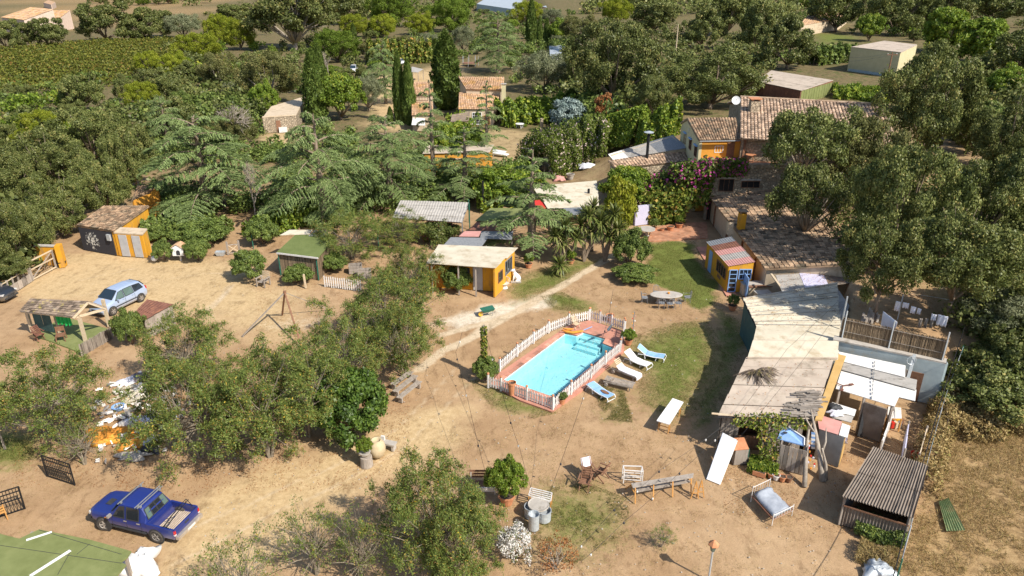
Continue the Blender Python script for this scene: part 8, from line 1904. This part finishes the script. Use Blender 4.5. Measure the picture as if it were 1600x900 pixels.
t = thing('white_workbench', 'white topped bench full of tools in the pens', 'bench', PG(1397, 672)); q = D_([(1386, 652), (1409, 653), (1408, 637), (1388, 635)], .95); MB().slab(q, .06).build('top', M['white_worn'], t)
for p in q: MB().bar((p.x, p.y, 0), (p.x, p.y, .9), .07).build('leg', M['wood_orange'], t)
for k in range(6): p = PG(1392 + k * 3, 668 - (k % 2) * 5); MB().box(p + Vector((0, 0, .2)), (.25, .2, .4), k).build('tool_box', M[('red', 'wood_orange', 'wood_pale', 'yellow_plastic', 'grey_metal', 'wood_brown')[k]], t)
t = thing('ladder', 'wooden ladder leaning on the brown wall of the pens', 'ladder', PG(1358, 684)); A, B = PG(1356, 683), PG(1365, 686); up = Vector((.05, .5, 1.9))
for p in (A, B): MB().bar(p, p + up, .05).build('rail', M['wood_pale'], t)
for k in range(6): MB().bar(A + up * (.1 + k * .16), B + up * (.1 + k * .16), .04).build('rung', M['wood_pale'], t)
t = thing('black_drainpipe', 'black pipe leaning on the brown wall of the pens', 'pipe', PG(1341, 681)); MB().bar(PG(1341, 681), PG(1341, 681) + Vector((.15, .3, 2.0)), .2).build('pipe', M['plastic_dark'], t)
b = PG(1428, 716); t = thing('red_bucket', 'red bucket behind the corrugated shed', 'bucket', b); MB().lathe([(.16, 0), (.22, .34), (.24, .36), (.2, .34), (.14, .04), (.02, .04)], b, 14).build('bucket', M['red'], t)
t = thing('fallen_sheet', 'green corrugated plastic sheet lying in the dry grass', 'sheet', PG(1487, 810)); MB().corr([PG(1478, 832) + Vector((0, 0, .1)), PG(1507, 832) + Vector((0, 0, .14)), PG(1480, 783) + Vector((0, 0, .22)), PG(1466, 786) + Vector((0, 0, .1))], 7, .03, .01).build('sheet', pm('green_plastic_sheet', (.14, .20, .09), (.26, .32, .16), 3, rough=.5, c3=(.36, .30, .16), s3=2), t)
crumple('white_tarpaulin', 'torn grey and white tarpaulin at the foot of the wire fence', 'tarpaulin', 1372, 893, 1.4, 1.1, .5, 'zinc', 41)
t = thing('trough_planter', 'terracotta trough planter before the shed front', 'planter', PG(1186, 742)); a, b = PG(1176, 740), PG(1196, 746); MB().bar(a + Vector((0, 0, .14)), b + Vector((0, 0, .14)), .26, .26).build('trough', M['terracotta'], t); MB().bar(a + Vector((.05, 0, .275)), b + Vector((-.05, 0, .275)), .2, .02).build('soil', M['soil'], t)
for lab, px, py, m_ in (('terracotta pot right of the trough planter', 1204, 746, 'terracotta'), ('small white pot in the row by the playhouse', 1212, 749, 'white_worn'), ('brown pot in the row by the playhouse', 1222, 751, 'terracotta'), ('dark pot at the end of the row by the playhouse', 1232, 752, 'wood_brown')): pot(lab, px, py, .19, .3, None, mat=m_, group='pots along the shed front')
for lab, px, py, r, sp in (('large terracotta pot on the patio by the vines', 1061, 356, .42, 'fresh'), ('grey pot group leader on the patio', 1047, 360, .40, None), ('orange pot at the left of the patio', 1022, 360, .30, 'laurel'), ('small pot at the corner of the patio', 1034, 361, .24, None), ('potted shrub in front of the kiosk', 1144, 484, .34, 'laurel'), ('brown pot beneath the front cedar', 826, 418, .34, 'fresh'), ('grey pot by the yuccas', 892, 412, .3, 'fresh')): pot(lab, px, py, r, r * 1.2, sp, 1.0, .5)
t = MB(); pp = [P(1012, 377, .03), P(1106, 372, .03), P(1104, 347, .03), P(1046, 349, .03), P(1018, 358, .03)]; t.prism([(p.x, p.y) for p in pp], -.15, .035); t.build('patio', M['paving'], None, 'structure')
pth = [P(1106, 385, .02), P(1088, 386, .02), P(1135, 462, .02), P(1152, 462, .02)]; MB().prism([(p.x, p.y) for p in pth], -.12, .03).build('brick_path', M['deck'], None, 'structure')
b = PG(1002, 352); t = thing('lavender_wall', 'pale lavender arched wall behind the patio', 'wall', b); a_, b_ = P(991, 352), P(1016, 349); MB().wall(a_, b_, 0, 2.1, .3).build('wall', M['lavender'], t)
b = PG(1010, 368); t = thing('patio_table', 'grey stone table on the patio', 'table', b); MB().lathe([(.02, .74), (.85, .74), (.86, .68), (.02, .68)], b, 18).build('table_top', M['concrete'], t); MB().lathe([(.3, 0), (.15, .1), (.15, .68)], b, 10).build('pedestal', M['concrete'], t)
b = P(1172, 252, 6.0); t = thing('terrace_table', 'round orange table on the farmhouse terrace', 'table', b); MB().lathe([(.02, .74), (.55, .74), (.56, .69), (.02, .69)], b, 16).build('table_top', M['terracotta'], t)
for k in range(4): a = k * 1.57 + .4; MB().tube([b + Vector((math.cos(a) * .4, math.sin(a) * .4, 0)), b + Vector((math.cos(a) * .35, math.sin(a) * .35, .69))], .03, 5).build('leg', M['terracotta'], t)
t = thing('plastic_table', 'white plastic table under the vine pergola', 'table', P(812, 200)); b = P(812, 200); MB().lathe([(.02, .74), (.75, .74), (.75, .68), (.02, .68)], b, 14).build('table_top', M['white'], t)
for k in range(4): a = k * 1.57 + .4; MB().bar(b + Vector((math.cos(a) * .6, math.sin(a) * .6, 0)), b + Vector((math.cos(a) * .5, math.sin(a) * .5, .69)), .08).build('leg', M['white'], t)
for lab, px, py in (('left white sun bed in the small sandy court', 778, 240), ('right white sun bed in the small sandy court', 782, 244)):
 t = thing('white_sun_bed', lab, 'sun bed', (0, 0, 0), 0, 'white sun beds'); MB().slab([(-.9, -.35, .35), (.9, -.35, .3), (.9, .35, .3), (-.9, .35, .35)], .1).build('bed', M['white'], t)
 for sx in (-.7, .7):
  for sy in (-.3, .3): MB().bar((sx, sy, 0), (sx, sy, .28), .06).build('leg', M['white'], t)
 put(t, P(px, py), -.5, 1.3)
crumple('white_cover', 'white cover thrown over furniture below the flowering hedge', 'cover', 916, 262, 2.2, 1.3, .7, 'white_cloth', 51); crumple('pink_cover', 'pink cover on a chair beside the flowering hedge', 'cover', 873, 282, 1.4, .9, .7, 'pink_sheet', 52); pot('grey tub with white lid below the flowering hedge', 891, 280, .5, .7, None, mat='concrete')
# --- washing on the terrace
t = thing('clothes_line', 'washing line with grey poles on the terrace above the block hut', 'clothes line', PG(1440, 520)); zt = 2.95
for px, py in ((1475, 505), (1402, 500)): p = PG(px, py); MB().tube([p, p + Vector((0, 0, 1.9))], .04, 6).build('pole', M['zinc'], t)
A, B, C_ = PG(1400, 492) + Vector((0, 0, 1.75)), PG(1475, 505) + Vector((0, 0, 1.75)), PG(1398, 500) + Vector((0, 0, 1.75)); MB().tube([A, B], .012, 4).build('line', M['zinc'], t)
def hung(label, q, mat, cat='washing', name='hanging_sheet'):
 a, b, w = q; a, b = Vector(a), Vector(b); t = thing(name, label, cat, (a + b) / 2); vs, fs = [], []; n, m_ = 9, 7; d = (b - a).normalized(); s = Vector((-d.y, d.x, 0))
 for j in range(m_):
  for i in range(n): vs.append(lerp(a, b, i / (n - 1)) - Vector((0, 0, w * j / (m_ - 1))) + s * (.07 * math.sin(i * 1.9 + j * .3) * (.3 + j / m_)))
 for j in range(m_ - 1):
  for i in range(n - 1): fs.append((j * n + i, j * n + i + 1, (j + 1) * n + i + 1, (j + 1) * n + i))
 o = MB().add(vs, fs).build('cloth', M[mat], t, smooth=True); o.modifiers.new('thick', 'SOLIDIFY').thickness = .01; return t
hung('big white sheet hanging beside the reed fence', (P(1380, 486, 4.55), P(1402, 503, 4.45), 1.25), 'white_cloth'); hung('white towel at the right end of the washing line', (P(1466, 491, 4.4), P(1482, 495, 4.4), .75), 'white_cloth')
for i, (x0, x1, y, w, lab) in enumerate(((1400, 1408, 470, .7, 'left white shirt on the far washing line'), (1411, 1421, 472, .4, 'folded white cloth on the far washing line'), (1424, 1432, 478, .5, 'small white cloth on the far washing line'), (1434, 1440, 481, .4, 'narrow white cloth on the far washing line'), (1456, 1464, 490, .45, 'white cloth next to the right towel'))): hung(lab, (P(x0, y, 4.5), P(x1, y + 2, 4.5), w), 'white_cloth')
for i, (x, lab) in enumerate(((1437, 'left grey trousers on the washing line'), (1446, 'middle grey trousers on the washing line'), (1455, 'right grey trousers on the washing line'))): hung(lab, (P(x, 497, 4.1), P(x + 5, 498, 4.1), .7), 'wood_grey')
for k, (px, py, lab) in enumerate(((1345, 508, 'heap of grey planks behind the reed fence'), (1355, 500, 'leaning plank pile on the terrace'))):
 t = thing('plank_pile', lab, 'planks', PG(px, py))
 for i in range(6): p = PG(px + i * 3, py + (i % 3) * 3); MB().bar(p + Vector((0, 0, .1)), p + Vector((.3, .5, .7 - .05 * i)), .14, .03).build('plank', M['wood_grey'], t)
# --- wire fence, poles and cables on the right
t = thing('wire_fence', 'wire fence on grey posts along the right field', 'fence', PG(1430, 800)); FP = [PG(*q) for q in ((1398, 915), (1412, 862), (1424, 815), (1437, 765), (1450, 716), (1462, 672), (1472, 640), (1484, 606), (1496, 574))]
for i, p in enumerate(FP): MB().tube([p, p + Vector((0, 0, 1.55))], .035, 6).build('post', M['zinc' if i % 2 else 'green_metal'], t)
for z in (.1, .45, .8, 1.15, 1.5):
 mb = MB()
 for a, b in zip(FP[:-1], FP[1:]): mb.tube([a + Vector((0, 0, z)), b + Vector((0, 0, z))], .009, 4)
 mb.build('wire', M['zinc'], t)
mb = MB()
for a, b in zip(FP[:-1], FP[1:]):
 L = (b - a).length; n = int(L / .22)
 for k in range(n):
  for s in (0, 1):
   p, q = lerp(a, b, k / n), lerp(a, b, min(1, (k + 6) / n)); mb.bar(p + Vector((0, 0, .1 if s else 1.5)), q + Vector((0, 0, 1.5 if s else .1)), .007)
o = mb.build('wire_mesh', M['zinc'], t, 'stuff')
def pole(label, px, py, ztop_py, arm=True):
 b = PG(px, py); h = top_z(b, ztop_py); t = thing('utility_pole', label, 'utility pole', b); MB().tube([b, b + Vector((.0, 0, h))], [.16, .10], 8).build('pole', M['wood_brown' if arm else 'wood_pale'], t)
 if arm: MB().bar(b + Vector((-.8, 0, h - .35)), b + Vector((.9, 0, h - .35)), .12).build('cross_arm', M['wood_brown'], t)
 if arm:
  for x in (-.7, .75): MB().lathe([(.03, 0), (.07, .05), (.05, .16), (.01, .18)], b + Vector((x, 0, h - .29)), 8).build('insulator', M['white_worn'], t)
 return b + Vector((0, 0, h))
T1 = pole('brown leaning power pole in front of the beige barn', 1380, 153, 82); T2 = pole('pale telegraph pole among the dark oaks', 1055, 92, 38, False)
def cable(label, pts, r=.015, sag=.4, bulbs=0, mat='black_metal', name='cable'):
 t = thing(name, label, 'cable', pts[0]); cp_ = []
 for a, b in zip(pts[:-1], pts[1:]):
  for k in range(9): u = k / 8; cp_.append(lerp(Vector(a), Vector(b), u) - Vector((0, 0, sag * 4 * u * (1 - u))))
 MB().tube(cp_, r * .5, 4).build('wire', M[mat], t)
 for k in range(bulbs): p = cp_[int((k + .5) / bulbs * len(cp_))]; MB().lathe([(.01, 0), (.05, -.05), (.045, -.13), (.01, -.16)], p, 8).build('bulb', M['grave' if k % 2 else 'lamp_clear'], t)
cable('upper power cable from the brown pole to the left', [T1 + Vector((-.7, 0, -.2)), P(1326, 90, 13)], .03, .15); cable('lower power cable from the brown pole to the left', [T1 + Vector((.7, 0, -.2)), P(1326, 96, 12.6)], .03, .15)
cable('thick black cable hanging along the wire fence', [P(1530, 440, 4.6), P(1478, 600, 3.2), P(1440, 730, 2.4), P(1395, 905, 3.0)], .045, .25)
tc_ = PG(757, 590) + Vector((0, 0, top_z(PG(757, 590), 510)))
cable('string of lights running from the gravel to the bench', [P(722, 519, 3.4), P(712, 550, 2.9), P(731, 625, 2.3), P(758, 737, 1.6)], .018, .12, 4, name='light_string')
cable('string of lights from the pool corner to the slatted rack', [tc_, P(796, 652, 2.4), P(812, 700, 2.1), P(832, 770, .9)], .018, .1, 4, name='light_string'); cable('string of lights crossing the yard beside the pool', [P(958, 452, 4.5), P(950, 500, 3.9), P(905, 640, 2.8), P(857, 775, 1.2)], .018, .1, 4, name='light_string')
cable('string of lights from the shed corner over the plank table', [P(1126, 668, 2.6), P(1030, 735, 1.9), P(960, 795, 1.5), P(890, 870, 1.2)], .018, .08, 5, name='light_string'); cable('second string of lights from the shed to the lower yard', [P(1135, 668, 2.6), P(1062, 738, 1.9), P(975, 815, 1.4), P(905, 880, 1.1)], .018, .08, 5, name='light_string')
cable('cable crossing the cream shed roof', [P(1316, 480, 4.4), P(1245, 575, 3.4), P(1150, 690, 2.6)], .016, .05); cable('second cable crossing the cream shed roof', [P(1310, 470, 4.4), P(1230, 545, 3.6), P(1150, 652, 2.9)], .016, .05)
b = P(1314, 512, 2.9); t = thing('grey_mast', 'grey metal mast at the corner of the reed fence', 'mast', b); MB().tube([b, b + Vector((0, 0, 2.3))], .05, 6).build('mast', M['zinc'], t)
t = thing('bent_pipe_stand', 'bundle of pale bent pipes leaning on the block hut', 'pipes', P(1420, 589, 0)); mb = MB(); c = P(1418, 590, 1.9)
for k in range(4): mb.tube([Vector((c.x - .1 + k * .06, c.y - .05, 1.6)), Vector((c.x + .25 + k * .05, c.y + .4, 3.3))], .03, 5)
mb.tube([c + Vector((.1 + .28 * math.cos(a), .2, 1.1 + .28 * math.sin(a))) for a in [x * .45 for x in range(15)]], .025, 5); mb.build('pipes', M['zinc'], t)
for lab, x, y, h in (('green fence post beside the feathery trees', 592, 392, 1.9), ('green post at the right corner of the grey shelter', 733, 347, 2.5), ('green post by the turf roofed hut', 396, 388, 1.4)):
 b = PG(x, y); t = thing('green_post', lab, 'post', b); MB().tube([b, b + Vector((0, 0, h))], .05, 6).build('post', M['green_metal'], t)
b = PG(880, 196); t = thing('stone_pillar', 'rough stone pillar under the vine pergola', 'pillar', P(846, 207)); b = P(846, 207); MB().lathe([(.34, 0), (.3, .8), (.32, 1.6), (.26, 2.3), (.02, 2.3)], b, 9).build('pillar', M['stone'], t)
t = thing('orange_garden_table', 'orange wooden table in front of the grey shelter', 'table', P(651, 372)); b = P(651, 372); MB().box((b.x, b.y, .74), (1.9, .9, .07)).build('table_top', M['wood_brown'], t)
for sx in (-1, 1): MB().bar((b.x + sx * .7, b.y - .35, 0), (b.x + sx * .5, b.y, .72), .09).build('leg', M['wood_orange'], t); MB().bar((b.x + sx * .7, b.y + .35, 0), (b.x + sx * .5, b.y, .72), .09).build('leg', M['wood_orange'], t)
t = thing('brown_garden_chair', 'dark carved chair in front of the bark roofed shelter', 'chair', (0, 0, 0))
for sx in (-1, 1):
 for sy in (-1, 1): MB().bar((sx * .25, sy * .25, 0), (sx * .22, sy * .22, .44 if sx > 0 else .95), .05).build('leg', M['wood_brown'], t)
MB().box((0, 0, .45), (.52, .52, .05)).build('seat', M['wood_brown'], t); MB().box((-.23, 0, .78), (.04, .48, .3)).build('backrest', M['wood_brown'], t); put(t, PG(97, 533), -1.2, 1.15)
folding_chair('reddish wooden lounge chair left of the bark roofed shelter', 62, 531, -.5, 'rust_sheet', 'garden_chair', 1.1)
# --- hedges, vines, yuccas, grass
def hedge(name, label, cat, path, w, h, n, L, W_, mat, seed, zs=0.):
 pts = [PG(*p) for p in path]; t = thing(name, label, cat, pts[0]); scatter_leaves('foliage', hedge_pts(pts, w, h), n, L, W_, M[mat], seed, t)
 mb = MB()
 for k in range(12): p = lerp(pts[0], pts[-1], (k + .5) / 12); mb.tube([p - Vector((0, 0, .2)), p + Vector((r_.uniform(-.2, .2), r_.uniform(-.2, .2), h * .6))], [.06, .02], 5)
 mb.build('stems', M['bark'], t); return t
hedge('oleander_hedge', 'tall oleander hedge dotted with pale pink flowers', 'hedge', [(835, 275), (870, 262), (910, 250), (955, 236)], 6.5, 4.6, 26000, .42, .15, 'oleander', 501)
hedge('green_hedge', 'fresh green hedge behind the lean-to roof', 'hedge', [(945, 232), (1000, 224), (1058, 215)], 5, 4.0, 13000, .45, .24, 'fresh', 502)
hedge('vine_hedge', 'bright green shrubs between the cedars and the awning', 'hedge', [(738, 322), (775, 318), (832, 300)], 5.5, 3.0, 13000, .40, .26, 'fresh', 503)
hedge('dry_hedge', 'orange flecked hedge behind the tiled cottage', 'hedge', [(575, 100), (620, 98), (675, 97)], 6, 5.5, 7000, .8, .5, 'vine', 504)
hedge('green_hedge', 'clipped dark hedge below the far lawn', 'hedge', [(1268, 102), (1300, 98), (1330, 96)], 4, 3.4, 4000, .7, .45, 'laurel', 505)
hedge('tall_weeds', 'tall green weeds below the beige barn', 'weeds', [(1300, 150), (1345, 152), (1400, 160)], 6, 1.8, 6000, .6, .2, 'fresh', 506)
hedge('vine_pergola', 'yellow green vine pergola right of the tiled cottage', 'pergola', [(775, 193), (815, 190), (850, 186), (895, 176)], 8, 3.3, 11000, .55, .4, 'fresh', 507)
hedge('reed_tangle', 'tangled creepers along the upper wire fence', 'undergrowth', [(1440, 770), (1458, 700), (1478, 640), (1500, 600)], 1.6, 1.3, 5000, .22, .09, 'straw', 508)
hedge('scrub', 'yellowish scrub below the lowest oak on the right', 'scrub', [(1478, 672), (1520, 660), (1570, 650), (1620, 660)], 3.6, .9, 9000, .24, .08, 'straw', 509)
hedge('scrub', 'dark scrub at the foot of the terrace wall on the right', 'scrub', [(1490, 630), (1540, 600), (1620, 590)], 4, 2.2, 9000, .26, .15, 'oak', 510)
hedge('creeping_weeds', 'green and brown creepers on the front of the corrugated shed', 'creepers', [(1335, 822), (1370, 832), (1412, 845)], 1.4, .7, 3000, .2, .1, 'laurel', 511)
hedge('brush_heap', 'dry brush heap in front of the corrugated shed', 'brush', [(1340, 860), (1372, 872), (1405, 880)], 1.5, .5, 2600, .3, .03, 'straw', 512)
hedge('low_plants', 'green plants growing along the shed front', 'plants', [(1170, 728), (1190, 734), (1214, 740)], 1.0, .6, 2600, .18, .09, 'fresh', 513)
hedge('hedge', 'dense hedge behind the bushes of the sandy yard', 'hedge', [(225, 372), (280, 366), (360, 366)], 3.2, 1.8, 7000, .3, .18, 'laurel', 514)
hedge('garden_shrubs', 'green shrubs along the foot of the tall cedar', 'shrubs', [(395, 372), (450, 352), (495, 345)], 3.4, 1.6, 6000, .32, .2, 'fresh', 515)
def mat_of_leaves(name, label, cat, quads, n, depth, L, W_, mat, seed):
 t = thing(name, label, cat, sum((Vector(p) for p in quads[0]), Vector()) / 4)
 for k, q in enumerate(quads): scatter_leaves('foliage', quad_pts(q, depth), n, L, W_, M[mat], seed + k, t)
 mb = MB()
 for q in quads:
  for k in range(5): u = (k + .5) / 5; a, b = lerp(Vector(q[0]), Vector(q[1]), u), lerp(Vector(q[3]), Vector(q[2]), min(1, u + .1)); mb.tube([a, lerp(a, b, .5) + Vector((.1, -.1, 0)), b], .03, 4)
 mb.build('stems', M['bark'], t); return t
Wy = Dq[0].y - .4
front = lambda x, y, yw: (lambda d: Vector((d[0], d[1], d[2])))(_plane(x, y, yw))
def _plane(px, py, yw):
 lo, hi = -2., 20.
 for _ in range(50):
  m_ = (lo + hi) / 2
  if P(px, py, m_).y > yw: lo = m_
  else: hi = m_
 return P(px, py, lo)
mat_of_leaves('bougainvillea', 'magenta bougainvillea spilling over the old tile roof', 'climber', [[_plane(1000, 318, 74.5), _plane(1105, 316, 74.2), _plane(1112, 266, 74.6), _plane(1000, 280, 76)], [_plane(1060, 285, 73.6), _plane(1110, 280, 73.6), _plane(1114, 258, 74.2), _plane(1050, 266, 74.6)]], 6500, 1.3, .38, .26, 'bougain', 521)
mat_of_leaves('terrace_bougainvillea', 'purple bougainvillea along the terrace parapet', 'climber', [[_plane(1105, 275, 74.3), _plane(1165, 272, 74.2), _plane(1165, 250, 74.4), _plane(1100, 248, 74.5)]], 3200, .6, .34, .24, 'bougain', 531)
mat_of_leaves('wall_vine', 'vine with yellowing leaves hanging down to the patio', 'climber', [[_plane(1012, 352, 73.4), _plane(1062, 352, 73.4), _plane(1076, 300, 73.8), _plane(1006, 300, 73.8)], [_plane(1050, 330, 73.6), _plane(1100, 312, 74), _plane(1105, 290, 74.4), _plane(1040, 290, 74)]], 5500, .9, .40, .30, 'vine', 541)
mat_of_leaves('roof_creeper', 'yellow green creeper on the front edge of the shed roof', 'climber', [[P(1142, 668, 2.0), P(1262, 672, 2.2), P(1250, 646, 2.5), P(1150, 648, 2.42)], [P(1185, 725, .3), P(1215, 728, .3), P(1222, 660, 2.3), P(1180, 660, 2.3)]], 430, .26, .20, .10, 'vine', 551)
def rosette(c, rad, n, rng, mb):
 for i in range(n):
  a = rng.random() * 6.28; e = rng.uniform(-.75, 1.3); L = rad * rng.uniform(.75, 1.05); d = Vector((math.cos(a) * math.cos(e), math.sin(a) * math.cos(e), math.sin(e))); s = Vector((-math.sin(a), math.cos(a), 0)) * .055 * rad; m_ = c + d * L * .55 + Vector((0, 0, .05)); tip = c + d * L - Vector((0, 0, .16 * L * (1.2 - abs(e)))); mb.tint = rng.random(); k = Vector((0, 0, .006))
  mb.add([c - s * .6, c + s * .6, m_ + s, m_ - s, tip], [(0, 1, 2, 3), (3, 2, 4)])
M['yucca'] = lm('yucca_leaves', [(0, (.06, .085, .02)), (.55, (.14, .17, .04)), (.9, (.22, .24, .07)), (1, (.36, .30, .14))], .2, .1, .06)
YU = [('tall yucca with several heads by the golden conifer', (912, 408), [(908, 352), (922, 338), (938, 345), (925, 362)]), ('broad yucca right of the front cedar', (945, 408), [(940, 356), (960, 336), (952, 370), (966, 358)]), ('low wide yucca beneath the front cedar', (882, 412), [(868, 368), (884, 356), (900, 372), (878, 380)]), ('small yucca beside the path end', (876, 428), [(876, 414)]), ('yucca behind the tall one', (925, 392), [(928, 325), (915, 336)])]
for lab, bpx, heads in YU:
 b = P(*bpx); t = thing('yucca', lab, 'yucca', b)
 for hp in heads:
  c = _plane(hp[0], hp[1], b.y); rng_ = random.Random(hp[0]); MB().tube([b, lerp(b, c, .5) + Vector((rng_.uniform(-.2, .2), 0, 0)), c], [.16, .12, .10], 7).build('trunk', M['bark'], t)
  mb = MB(); rosette(c, 1.35, 95, rng_, mb); mb.build('leaf_rosette', M['yucca'], t, 'stuff')
M['blossom'] = lm('white_blossom', [(0, (.07, .09, .03)), (.3, (.16, .19, .07)), (.35, (.66, .64, .60)), (1, (.82, .80, .76))], .2, 0, .03)
make_blob('blossom', (71,), 5, 6, .2, 46, .22, 3600, .42, .26, M['blossom'], M['bark'], low=-.2); KIND['blossom'] = ('blossoming_bush', 'bush')
tree('blossom', (768, 826, 838, 892), 'white blossoming bush at the bottom of the photo')
make_blob('dry', (72,), 5, 5, .2, 40, .20, 900, .45, .2, M['rust_leaf'], M['bark_pale'], low=-.3, shell=.3); KIND['dry'] = ('withered_bush', 'bush')
tree('dry', (832, 842, 905, 908), 'withered red-brown weeds beside the white blossom')
# --- grass and straw
def blades(name, polys, n, L, W_, mat, seed, keep=None):
 rng = np.random.default_rng(seed); C = []
 for poly, k in polys:
  pw = np.array(PX(poly)); lo, hi = pw.min(0), pw.max(0); q = rng.random((int(n * k), 2)) * (hi - lo) + lo; q = q[inside_soft(q[:, 0], q[:, 1], pw, .3) > .5]
  den = vnoise(q[:, 0], q[:, 1], .9, seed) * .6 + vnoise(q[:, 0], q[:, 1], .3, seed + 1) * .4; q = q[den + .12 * rng.random(len(q)) > (.48 if keep is None else keep)]; C.append(q)
 C = np.concatenate(C); m = len(C); z = np.array([terrain(x, y) for x, y in C]) - .03
 ax = unit(np.stack([rng.normal(size=m) * .6, rng.normal(size=m) * .6, .45 + .5 * rng.random(m)], 1)); Ls = L * (.5 + rng.random(m)); c = np.column_stack([C, z]) + ax * Ls[:, None] * .45
 nr = unit(rng.normal(size=(m, 3)) * np.array([1, 1, .3])); link_mesh(name, leaf_mesh(name, c, ax, nr, Ls, W_, rng.random(m), M[mat]), None, 'stuff')
blades('dry_grass', [([(1485, 645), (1640, 640), (1700, 900), (1400, 905), (1440, 780)], 1.0)], 60000, .26, .02, 'straw', 601, .40)
blades('lawn_grass', [(GRASS[0][0], .5), (GRASS[1][0], .45), (GRASS[4][0], .3), (GRASS[3][0], .12), (GRASS[2][0], .3)], 60000, .085, .018, 'lawn', 603, .44)
blades('straw_tufts', [([(620, 700), (1110, 560), (1120, 700), (1260, 780), (1330, 900), (560, 900)], 1.0), ([(0, 600), (60, 540), (140, 760), (330, 900), (0, 840)], .4), ([(880, 440), (1080, 440), (1100, 520), (980, 560), (760, 560)], .4), ([(220, 400), (430, 400), (480, 540), (330, 560)], .3)], 60000, .085, .016, 'straw', 605, .56)
blades('yard_grass', [(GRASS[6][0], .6), (GRASS[5][0], .35), (GRASS[7][0], .3), (GRASS[9][0], .3)], 26000, .10, .018, 'lawn', 607, .46)
rng = np.random.default_rng(9); mb = MB()
for i in range(900):
 px, py = rng.uniform(300, 1400), rng.uniform(440, 900); p = P(px, py); s = rng.uniform(.015, .05); mb.tint = rng.random() - .5
 mb.add([p + Vector((-s, -s * .7, -.03)), p + Vector((s, -s * .6, -.03)), p + Vector((s * .2, s, -.03)), p + Vector((0, 0, s * .8))], [(0, 1, 3), (1, 2, 3), (2, 0, 3)])
mb.build('pebbles', M['concrete'], None, 'stuff')
rng = np.random.default_rng(19); mb = []
C = []
for q, n in ((Gq, 2600), (SHQ, 420), (Dq2, 160), (lq, 300)):
 u, v = rng.random(n)[:, None], rng.random(n)[:, None]; Q = [np.array(tuple(x)) for x in q]; C.append((Q[0] * (1 - u) + Q[1] * u) * (1 - v) + (Q[3] * (1 - u) + Q[2] * u) * v + [0, 0, .13])
C = np.concatenate(C); m = len(C)
link_mesh('roof_litter', leaf_mesh('roof_litter', C, unit(rng.normal(size=(m, 3)) * [1, 1, .1]), unit(rng.normal(size=(m, 3)) * .3 + [0, 0, 1.]), .11, .05, rng.random(m), M['rust_leaf']), None, 'stuff')
blades('leaf_litter', [([(180, 600), (640, 560), (640, 760), (180, 780)], 1.0), ([(20, 560), (200, 560), (200, 760), (20, 760)], .4), ([(1130, 660), (1480, 660), (1460, 860), (1130, 800)], .5), ([(400, 380), (700, 380), (700, 560), (400, 560)], .6), ([(1320, 460), (1500, 460), (1500, 540), (1320, 540)], .3)], 26000, .065, .03, 'rust_leaf', 611, .5)
